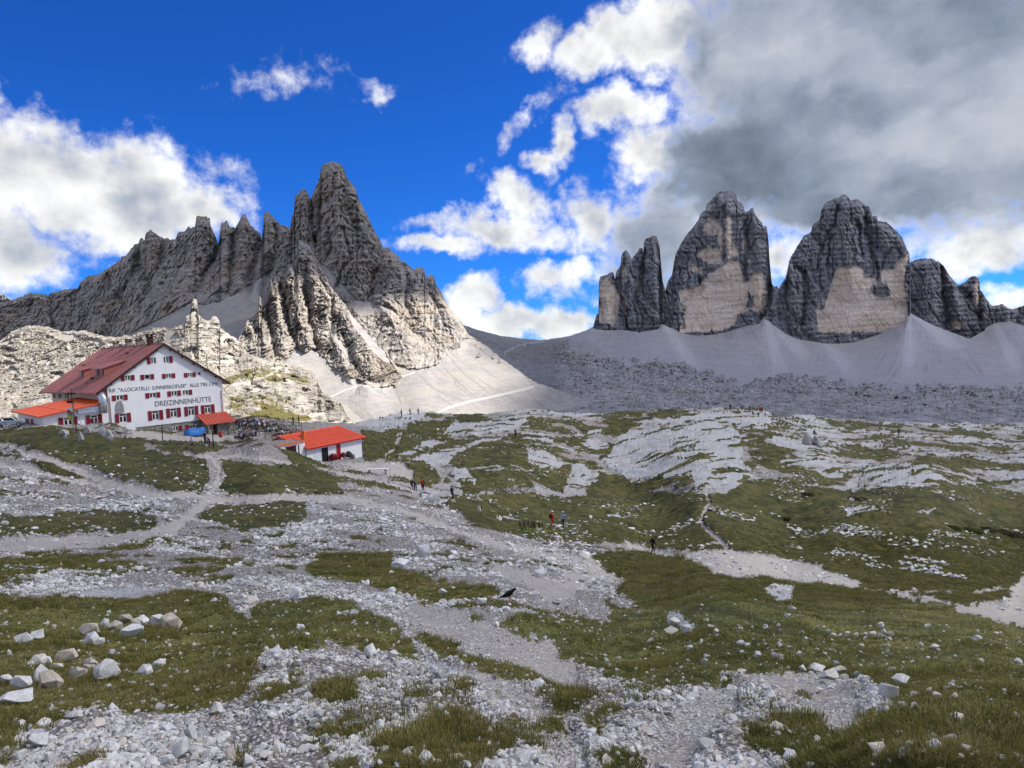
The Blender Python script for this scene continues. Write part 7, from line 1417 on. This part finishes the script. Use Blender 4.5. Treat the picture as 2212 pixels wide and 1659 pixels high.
def flying(px, py, D, rz, span, label):
    e = empty('flying_chough', at(px, py, D), rz); tag(e, label, 'bird'); lump((0, 0, 0), (.07 * span, .26 * span, .07 * span), 8, 6).build('body', M_BLACK, e, True)
    for sd in (-1, 1): MB().add([(sd * .04, .12 * span, 0), (sd * .45 * span, .20 * span, .16 * span), (sd * .62 * span, .02, .05 * span), (sd * .3 * span, -.12 * span, .05 * span), (sd * .04, -.10 * span, 0)], [(0, 1, 2, 3, 4)] if sd > 0 else [(4, 3, 2, 1, 0)]).build('wing', M_BLACK, e)
    MB().add([(-.04 * span, -.22 * span, 0), (.04 * span, -.22 * span, 0), (.08 * span, -.42 * span, 0), (-.08 * span, -.42 * span, 0)], [(0, 1, 2, 3)]).build('tail', M_BLACK, e)
flying(180, 789.5, 95.0, R(75), .95, 'black chough flying in front of the hut roof')
# ------------------------------------------------------------------ stones one can pick out
M_STONE_GREY = stone_mat('weathered_grey_rock', (.26, .255, .25), (.46, .45, .44), (.36, .33, .28))
ROCKS_GREY = [rock_mesh(500 + k, 10 + k % 4, (.8, .9, 1.0, .7)[k % 4], M_STONE_GREY, sub=1) for k in range(8)]
def stone(px, py, wq, hq, label, tan=False, flat=None, seed=0, group=None, cat='stone', name='stone', tilt=.25, sink=.22, grey=False):
    """a single rock whose foot is seen at (px, py), wq wide and hq high in the picture"""
    g_ = G(px, py); D_ = float(g_ @ FWD); w = wq * D_ / FOC; h = hq * D_ / FOC; rg = random.Random(int(px * 31 + py * 17 + seed))
    pool = [m_ for m_ in ROCKS_HI if (m_.materials[0] is M_STONE_TAN) == tan]; me = rg.choice(ROCKS_GREY if grey else pool)
    o = bpy.data.objects.new(name, me); col.objects.link(o); zs = [v.co.z for v in me.vertices]; hz = max(zs) - min(zs)
    o.scale = (w * 1.16, w * rg.uniform(.75, 1.0), h * 1.0 / hz); o.rotation_euler = (rg.uniform(-tilt, tilt), rg.uniform(-tilt, tilt), rg.choice([0, math.pi]) + rg.uniform(-.3, .3))
    o.location = Vector(g_ + np.array([0, .25 * w, h * 1.15 * (.5 - sink)])); tag(o, label, cat, group); return o
def sC(x, y, w, h, lab, **k): px, py = zC([(x, y + h / 2)])[0]; return stone(px, py, w * .2725, h * .2725, lab, **k)
def sD(x, y, w, h, lab, **k): px, py = zD([(x, y + h / 2)])[0]; return stone(px, py, w * .2976, h * .2976, lab, **k)
def sE(x, y, w, h, lab, **k): px, py = zE([(x, y + h / 2)])[0]; return stone(px, py, w * .2725, h * .2725, lab, **k)
def sF(x, y, w, h, lab, **k): px, py = zF([(x, y + h / 2)])[0]; return stone(px, py, w * .2725, h * .2725, lab, **k)
def sB(x, y, w, h, lab, **k): px, py = zB([(x, y + h / 2)])[0]; return stone(px, py, w * .2976, h * .2976, lab, **k)
sC(165, 635, 160, 110, 'rounded grey stone lying alone at the left edge'); sC(275, 597, 140, 90, 'rounded pale stone touching the grey one at the left edge')
sC(690, 570, 195, 90, 'buff block stacked on a white stone in the grass', tan=True, sink=-.05); sC(680, 645, 200, 85, 'white stone under the buff block'); sC(772, 660, 105, 65, 'small grey slab leaning against the stacked stones')
sC(810, 502, 120, 62, 'flat grey green slab at the left end of the stone row', tilt=.4); sC(900, 525, 125, 95, 'brownish stone in the stone row beside the white boulder', tan=True); sC(985, 482, 130, 80, 'cream stone at the back of the stone row', tan=True)
sC(1015, 580, 210, 110, 'white jagged boulder in front of the stone row'); sC(1072, 512, 85, 105, 'narrow upright white stone in the stone row'); sC(1120, 480, 135, 85, 'bluish white stone behind the upright one'); sC(1235, 490, 145, 95, 'long pale slab near the right end of the stone row'); sC(1335, 505, 190, 165, 'tall buff angular boulder at the right end of the stone row', tan=True)
sC(265, 812, 200, 72, 'long flat white slab left of the buff slab', tilt=.1); sC(345, 800, 115, 95, 'thin white slab leaning on the flat slabs', tilt=.5); sC(500, 768, 230, 92, 'long flat buff slab above the stone pile', tan=True, tilt=.1); sC(440, 850, 110, 52, 'small white stone between slab and pile')
sC(280, 915, 210, 135, 'large white boulder at the back of the stone pile'); sC(362, 970, 230, 175, 'large cream boulder in the middle of the stone pile', tan=True); sC(590, 915, 165, 105, 'cream slab between the pile and the grey boulder', tan=True); sC(697, 822, 130, 95, 'cream angular stone behind the grey boulder', tan=True); sC(690, 876, 125, 50, 'flat spotted stone touching the grey boulder', tan=True)
sC(830, 872, 210, 160, 'large rounded grey boulder right of the pile'); sC(1122, 888, 180, 72, 'white lizard shaped stone alone in the grass', tilt=.1); sC(75, 1095, 300, 120, 'wide cracked flat stone at the left edge', tilt=.08); sC(140, 1008, 190, 110, 'pale flat stone on top of the cracked stone', sink=-.1); sC(30, 950, 110, 80, 'pale stone cut by the left edge of the picture')
sC(1262, 1172, 90, 62, 'smooth white stone in the grass above the gravel'); sC(1735, 1192, 55, 40, 'small white cube like stone in the grass'); sC(475, 1092, 45, 30, 'little white stone below the cream boulder')
for k, (x, y, w, h) in enumerate(((730, 1320, 180, 80), (950, 1370, 110, 60), (1330, 1340, 140, 90), (1510, 1360, 90, 150), (1600, 1370, 90, 130), (1430, 1500, 130, 160), (1730, 1430, 110, 110), (1830, 1530, 80, 140), (1950, 1590, 120, 110), (270, 1440, 200, 130), (1300, 1600, 150, 130), (780, 1640, 150, 80), (130, 1570, 110, 90))):
    sC(x, y, w, h, ['white low stone at the upper edge of the bottom gravel', 'white wedge stone in the bottom gravel left of the tall ones', 'broad white block at the foot of the grass slope', 'tall white splinter standing in the gravel, left of two', 'tall white splinter standing in the gravel, right of two', 'large cleft white block among the bottom gravel', 'white block beside the dark turf hollow', 'upright white stone right of the cleft block', 'pale stone at the turf edge near the bottom', 'big white boulder at the left gravel edge', 'grey block at the bottom edge below the cleft block', 'low white stone at the very bottom left of centre', 'white stone cut by the left bottom gravel'][k], tilt=.35)
for (x, y, w, h, lab) in ((850, 665, 120, 120, 'tall white slab leaning at the turf step'), (1003, 700, 80, 75, 'white upright chip beside the leaning slab'), (770, 690, 100, 60, 'pale flat stone left of the leaning slab'), (1002, 232, 75, 52, 'white stone alone on the upper turf'), (727, 390, 80, 48, 'white block, right of three on the turf'), (608, 397, 62, 42, 'white block, left of three on the turf'), (662, 403, 40, 30, 'small white stone between two white blocks'), (290, 245, 140, 95, 'stepped grey boulder in the upper left rubble'), (1665, 315, 110, 50, 'white low rock just left of the chough'), (1108, 1405, 70, 92, 'pointed white stone in the front grass'), (1098, 1298, 70, 52, 'pale block above the pointed stone'), (1790, 1425, 115, 65, 'cream smooth stone at the front turf edge'), (1862, 1472, 85, 72, 'white stone below the cream smooth one'), (1205, 955, 80, 42, 'flat white stone in the middle of the gravel bank'), (330, 757, 70, 48, 'white block at the left end of the gravel bank'), (105, 958, 62, 40, 'white block in the lower left rubble'), (1155, 810, 70, 75, 'grey white block under the turf step'), (1215, 800, 40, 70, 'slim white block beside the grey white one'), (540, 800, 80, 45, 'pale flat block near the gravel bank top'), (395, 1320, 110, 50, 'long white stone in the bottom rubble'), (480, 1120, 70, 40, 'white flat stone below the round turf cushion'), (110, 1115, 95, 40, 'long pale slab in the lower left rubble'), (1360, 240, 70, 50, 'little heap of white rock on the turf'), (1555, 985, 45, 50, 'white chip beside the small turf cushion'), (860, 1330, 80, 75, 'white slab tilted in the front rubble'), (630, 1390, 65, 50, 'pale blue stone in the front rubble'), (2070, 110, 110, 60, 'white outcrop stone beside the upper path')):
    sD(x, y, w, h, lab)
sB(845, 1048, 140, 105, 'big pale pointed boulder above the gravel path', tilt=.1); sB(700, 1150, 180, 92, 'big white cracked boulder left of the pointed one', tilt=.1); sB(1270, 735, 40, 60, 'pale rounded boulder beside a short dark post'); sB(935, 660, 110, 90, 'grey outcrop block below the gully hikers')
for (x, y, w, h, lab) in ((592, 1147, 120, 72, 'pale rounded stone on the fine gravel path'), (735, 652, 62, 62, 'upright white stone at the turf corner'), (416, 302, 62, 46, 'white stone at the edge of the upper path'), (912, 500, 105, 80, 'knobbly grey rock on top of the small outcrop'), (890, 575, 120, 75, 'dark hollowed rock at the front of the outcrop'), (1030, 560, 110, 70, 'tilted rock at the right of the outcrop'), (1262, 575, 55, 35, 'white stone beside the outcrop on the turf'), (1440, 560, 60, 20, 'thin white slab in the turf right of the outcrop'), (1455, 660, 80, 45, 'white stone at the upper gravel edge, left of pair'), (1505, 690, 75, 45, 'white stone at the upper gravel edge, right of pair'), (1590, 762, 90, 60, 'white block at the start of the stone border'), (1748, 782, 130, 62, 'second block of the stone border, wide and white'), (1040, 705, 70, 35, 'white flat stone in the gravel under the outcrop'), (1165, 775, 40, 35, 'small white stone on the side gravel'), (1025, 812, 45, 28, 'little white stone at the turf tongue'), (780, 1630, 55, 80, 'white shard at the bottom of the path'), (600, 1545, 70, 60, 'brown grey stone in the bottom turf'), (280, 905, 45, 50, 'white splinter in the turf bank'), (1300, 1350, 70, 40, 'white slab in the lower path gravel'), (1420, 1380, 110, 60, 'grey flat stone by the lower turf')):
    sE(x, y, w, h, lab)
for (x, y, w, h, lab) in ((340, 862, 80, 62, 'rounded stone, first of the border beside the big pair'), (462, 868, 190, 75, 'big smooth white stone, back one of the big pair'), (545, 915, 175, 85, 'big pale stone, front one of the big pair'), (648, 885, 125, 55, 'low white stone right of the big pair'), (762, 915, 85, 62, 'last low stone of the border on the turf'), (895, 1042, 150, 65, 'flat white slab left of the long tilted stone'), (1045, 1050, 200, 140, 'long tilted white stone at the gravel edge'), (1052, 882, 110, 62, 'white stone alone above the long tilted one'), (1140, 958, 170, 62, 'long low pale stone in the turf'), (1218, 1168, 80, 60, 'white stone right below the long tilted one'), (1565, 1282, 180, 125, 'large rounded blue grey boulder in the turf'), (1872, 1255, 135, 58, 'flat white stone right of the blue grey boulder'), (1215, 1477, 90, 55, 'white stone in the long front grass'), (1370, 697, 85, 40, 'white flat stone on the right meadow slope'), (1315, 797, 62, 40, 'white wedge stone on the right meadow slope'), (1730, 632, 80, 42, 'white stone high on the right meadow slope'), (1578, 1030, 58, 38, 'small pale stone above the blue grey boulder'), (440, 1052, 110, 48, 'pale slab on the gravel near the turf'), (2050, 818, 80, 52, 'white stone at the right edge of the picture'), (205, 462, 62, 30, 'white stone in the meadow below the white slab patch'), (245, 395, 80, 40, 'white rock at the lower end of the slab patch'), (835, 1190, 60, 70, 'upright white chip in the gravel edge'), (1005, 1180, 90, 50, 'white flat chip right of the upright one'), (1895, 1365, 70, 35, 'low white stone in the lower right grass')):
    sF(x, y, w, h, lab)
for k, (x, y, w, h) in enumerate(((455, 532, 26, 22), (490, 548, 34, 24), (530, 580, 40, 36), (575, 600, 60, 44), (635, 605, 50, 36), (690, 592, 60, 44), (755, 600, 70, 50), (820, 590, 50, 34), (880, 600, 70, 36), (950, 600, 60, 36), (980, 570, 40, 44), (955, 525, 60, 46), (740, 630, 34, 30), (828, 622, 40, 22))):
    sF(x, y, w, h, '%s white stone from the left of the crescent laid on the turf' % 'first second third fourth fifth sixth seventh eighth ninth tenth twelfth eleventh thirteenth fourteenth'.split()[k], group='crescent of stones on the turf', cat='stone')
# rock knoll before the annex
for k, (x, y, w, h) in enumerate(((1150, 1010, 210, 150), (1470, 1090, 130, 210), (1590, 960, 200, 180), (1730, 965, 160, 130), (1850, 975, 160, 210), (1965, 1010, 160, 260), (1985, 1130, 110, 130), (2100, 945, 260, 130), (1180, 1095, 90, 110), (2300, 980, 160, 120), (2390, 1060, 120, 200), (1010, 1362, 95, 55))):
    stone(x * .119, 811.9 + (y + h / 2) * .119, w * .119, h * .119, ['grey boulder at the left end of the rock knoll by the hut', 'tall grey slab standing in the turf below the mast', 'grey boulder under the mast', 'low boulder next to the mast foot', 'broad grey boulder before the downpipe', 'tall cracked boulder before the hut corner', 'small dark boulder below the tall cracked one', 'long low outcrop under the first shuttered window', 'white stone below the left knoll boulder', 'grey outcrop left of the notice board', 'upright boulder at the right end of the knoll', 'white stone on the turf slope below the knoll'][k], name='boulder', cat='boulder', tilt=.2, sink=.34, grey=True)
for px, py, w, h, lab in ((1748, 962, 20, 30, 'tall pale rock pillar on the right karst slabs, left of the seated person'), (1762, 963, 20, 22, 'pale rock block the seated person rests on'), (1738, 960, 14, 16, 'low pale rock at the left foot of the pillar'), (1772, 966, 14, 11, 'low rock at the right foot of the seated person block')): stone(px, py, w, h, lab, name='boulder', cat='boulder', tilt=.15, sink=.2, grey=True)
p = G(1762, 962); person('ground', p + np.array([0, .4, 2.1]), face(.3, -.9), 'person in dark clothes sitting on the tall pale rock', DGREY, BLACK, 0, None, BLACK)
# loose rocks, the largest of the rubble
rgs = random.Random(77); cnt = 0
zones = [((300, 1250, 700, 1300), 'rubble above the left grass slope'), ((560, 1290, 980, 1330), 'turf of the middle slope'), ((850, 1200, 1200, 1260), 'ground between pointed boulder and path'), ((0, 1085, 380, 1160), 'stony ground left of the path junction'), ((600, 1100, 900, 1200), 'stony ground below the path junction'), ((1450, 1420, 1750, 1600), 'gravel right of the front path'), ((800, 1450, 1150, 1640), 'gravel bank at the front'), ((560, 1440, 800, 1640), 'rubble at the front left')]
ORD = 'first second third fourth fifth sixth seventh eighth ninth tenth eleventh twelfth'.split()
for (x0, y0, x1, y1), where in zones:
    pts = []
    while len(pts) < 12:
        px, py = rgs.uniform(x0, x1), rgs.uniform(y0, y1); c = int((px - GX0) / GDX); r = int(np.argmin(np.abs(GPJY[:, c] - py)))
        if A_grass[r, c] > .6 and rgs.random() < .8: continue
        pts.append((px, py))
    for k, (px, py) in enumerate(sorted(pts)):
        w = min(max(rgs.lognormvariate(math.log(9), .3), 6.5), 16); stone(px, py, w, w * rgs.uniform(.5, .8), '%s from left, larger pale rocks in the %s' % (ORD[k], where), group='larger loose rocks, ' + where, seed=k, tan=rgs.random() < .12)
# words laid out in stones on the meadow
def zS(p): return [(1755.6 + x * .1488, 1097.2 + y * .1488) for x, y in p]
def zT(p): return [(1503.2 + x * .124, 1069.8 + y * .124) for x, y in p]
def stone_word(strokes, conv, label, sz=.42):
    pts = []
    for s in strokes:
        q = conv(s); L = sum(math.dist(q[i], q[i + 1]) for i in range(len(q) - 1)); n = max(2, int(L / 3.0) + 1)
        if len(q) == 1: pts.append(q[0]); continue
        for k in range(n):
            t = k / (n - 1) * L; i = 0
            while i < len(q) - 2 and t > math.dist(q[i], q[i + 1]): t -= math.dist(q[i], q[i + 1]); i += 1
            d = math.dist(q[i], q[i + 1]) or 1; f = min(1, t / d); pts.append((q[i][0] + (q[i + 1][0] - q[i][0]) * f, q[i][1] + (q[i + 1][1] - q[i][1]) * f))
    base = G(*pts[0]); e = empty('stone_lettering', base); tag(e, label, 'stones'); rg = random.Random(len(pts))
    for (x, y) in pts:
        g_ = G(x, y) - base; o = bpy.data.objects.new('stone', rg.choice(ROCKS)); col.objects.link(o); o.parent = e; s = sz * rg.uniform(.75, 1.25); o.scale = (s * 1.2, s, s * .75); o.rotation_euler = (rg.uniform(-.3, .3), rg.uniform(-.3, .3), rg.uniform(0, 6)); o.location = Vector(g_ + np.array([0, 0, s * .2]))
stone_word([[(1830, 350), (1760, 350), (1755, 380), (1768, 410), (1840, 416)], [(1762, 385), (1805, 388)], [(1890, 415)], [(1945, 365), (1950, 395), (1985, 428), (2012, 382)], [(2060, 385), (2130, 388)], [(2045, 405), (2075, 425)], [(2110, 440), (2190, 440)]], zS, 'letters E and more laid out in white stones, right on the meadow')
stone_word([[(330, 315), (380, 325)], [(465, 290), (420, 350)], [(440, 255), (515, 265)], [(550, 280), (610, 295)], [(520, 330), (575, 310)], [(680, 300), (610, 360)], [(460, 370), (590, 390)], [(640, 385), (650, 355)], [(700, 360), (760, 360), (800, 395), (740, 415)], [(820, 360), (890, 365), (905, 385), (870, 402)], [(920, 355)], [(340, 235)], [(280, 275)]], zS, 'tangled white stone letters in the middle of the meadow')
stone_word([[(340, 605), (320, 640), (270, 660), (290, 682), (340, 660), (440, 682)], [(390, 610), (450, 630)], [(350, 640), (430, 660)], [(490, 660), (570, 670)], [(605, 650), (570, 690)], [(620, 690), (680, 700)], [(715, 750), (760, 690), (830, 740), (920, 795)], [(840, 720), (960, 726)]], zS, 'thin line of white stones with a peak shape above the gravel path', .36)
stone_word([[(780, 835), (810, 835)], [(850, 815), (860, 855)], [(870, 825), (935, 865)], [(945, 830), (975, 880)], [(1030, 845), (1035, 885)], [(1110, 860), (1130, 890)]], zS, 'short row of white stone letters below the peak shape', .38)
stone_word([[(1345, 720), (1400, 740)], [(1430, 755), (1490, 745), (1540, 775)], [(1570, 755), (1640, 760)], [(1610, 780), (1655, 800)], [(1680, 750), (1720, 800), (1760, 790), (1785, 800)], [(1820, 800), (1890, 795), (1950, 850)], [(1250, 785), (1290, 790), (1310, 840)], [(1330, 800), (1370, 815), (1410, 800), (1450, 865)], [(1490, 870), (1500, 835), (1530, 840)], [(1560, 850), (1610, 855), (1640, 895)], [(1295, 885), (1345, 905)], [(1380, 880), (1440, 890), (1475, 930)], [(1530, 930), (1560, 905), (1640, 930), (1655, 965)], [(1720, 860), (1740, 900), (1710, 940), (1725, 975)], [(1780, 850), (1850, 900)], [(1760, 920), (1870, 940)], [(1790, 960), (1840, 985)], [(1870, 980), (1920, 990), (1960, 985), (2010, 1000), (2080, 1000), (2130, 1030)], [(2180, 1015), (2190, 1040)]], zS, 'several lines of white stone letters crowded on the lower meadow')
stone_word([[(370, 325), (410, 310), (470, 290)], [(480, 350), (550, 295)], [(520, 360), (565, 375)], [(580, 330), (650, 345)], [(630, 305), (715, 325)], [(620, 385), (690, 370), (740, 385), (810, 350)], [(780, 390), (830, 440), (930, 435), (970, 455), (1030, 425)], [(820, 410)], [(890, 370)], [(1000, 385)], [(1050, 345)]], zT, 'white stone letters beside the thin meadow path')
stone_word([[(1600, 535), (1600, 570), (1670, 590)], [(1720, 540)], [(1690, 610), (1740, 640), (1820, 635), (1780, 585)], [(1820, 595)], [(1910, 680), (1945, 700)], [(2020, 720), (2070, 715)]], zT, 'small cluster of white stones in the meadow centre', .5)

# juniper thicket and dark heather at the right edge
def shrub(px, py, wq, hq, label, seed, c0, c1):
    g_ = G(px, py); D_ = float(g_ @ FWD); w = wq * D_ / FOC; h = hq * D_ / FOC; e = empty('juniper_shrub', g_); tag(e, label, 'shrub', 'low shrubs on the right meadow'); rg = random.Random(seed)
    mt, t, b = new_mat('juniper_%d' % seed); n = t.noise(t.new('ShaderNodeTexCoord').outputs['Object'], 1.4, 4, .6); t.l.new(t.mix(t.ramp(n, .35, .65), c0, c1), b.inputs['Base Color'])
    m_ = MB()
    for _ in range(int(420)):
        a = rg.uniform(0, 6.283); r = math.sqrt(rg.random()); x, y = math.cos(a) * r * w * .5, math.sin(a) * r * w * .55; top = h * (1 - r * r) ** .5 * (.6 + .5 * perlin_s(Vector((x * .7, y * .7, 0)), seed)); z = top * rg.uniform(.35, 1.05)
        s = rg.uniform(.10, .24); d1 = Vector((rg.gauss(0, 1), rg.gauss(0, 1), rg.gauss(.6, .8))).normalized() * s; d2 = d1.orthogonal().normalized() * s * .4; c = Vector((x, y, z)); m_.add([c - d2, c + d2, c + d1 + d2 * .3, c + d1 - d2 * .3], [(0, 1, 2, 3)])
    m_.build('foliage', mt, e); st_ = MB()
    for k in range(5): a = rg.uniform(0, 6.28); st_.tube([(0, 0, -.1), (math.cos(a) * w * .25, math.sin(a) * w * .25, h * .5)], .05, 5, .02)
    st_.build('stem', M_WOOD, e)
JG, JB = ((.025, .04, .01), (.09, .11, .02)), ((.02, .02, .012), (.07, .05, .025))
for k, (px, py, w, h, lab, c) in enumerate(((2062, 1143, 30, 10, 'green juniper at the left end of the shrub patch', JG), (2088, 1147, 34, 13, 'tallest green juniper of the shrub patch', JG), (2110, 1150, 28, 10, 'green juniper next to the dark heather', JG), (2135, 1146, 34, 9, 'dark heather shrub right of the junipers', JB), (2165, 1152, 38, 9, 'dark heather shrub in the middle of the patch', JB), (2195, 1158, 36, 9, 'dark heather shrub at the right edge of the picture', JB), (1700, 1122, 16, 4, 'low dark shrub in the meadow hollow', JB), (1745, 1012 + 58, 26, 5, 'dark shrub under the karst rim', JB), (1850, 1078, 40, 5, 'wide dark shrub strip under the right karst rim', JB))): shrub(px, py, w, h, lab, 50 + k, *c)
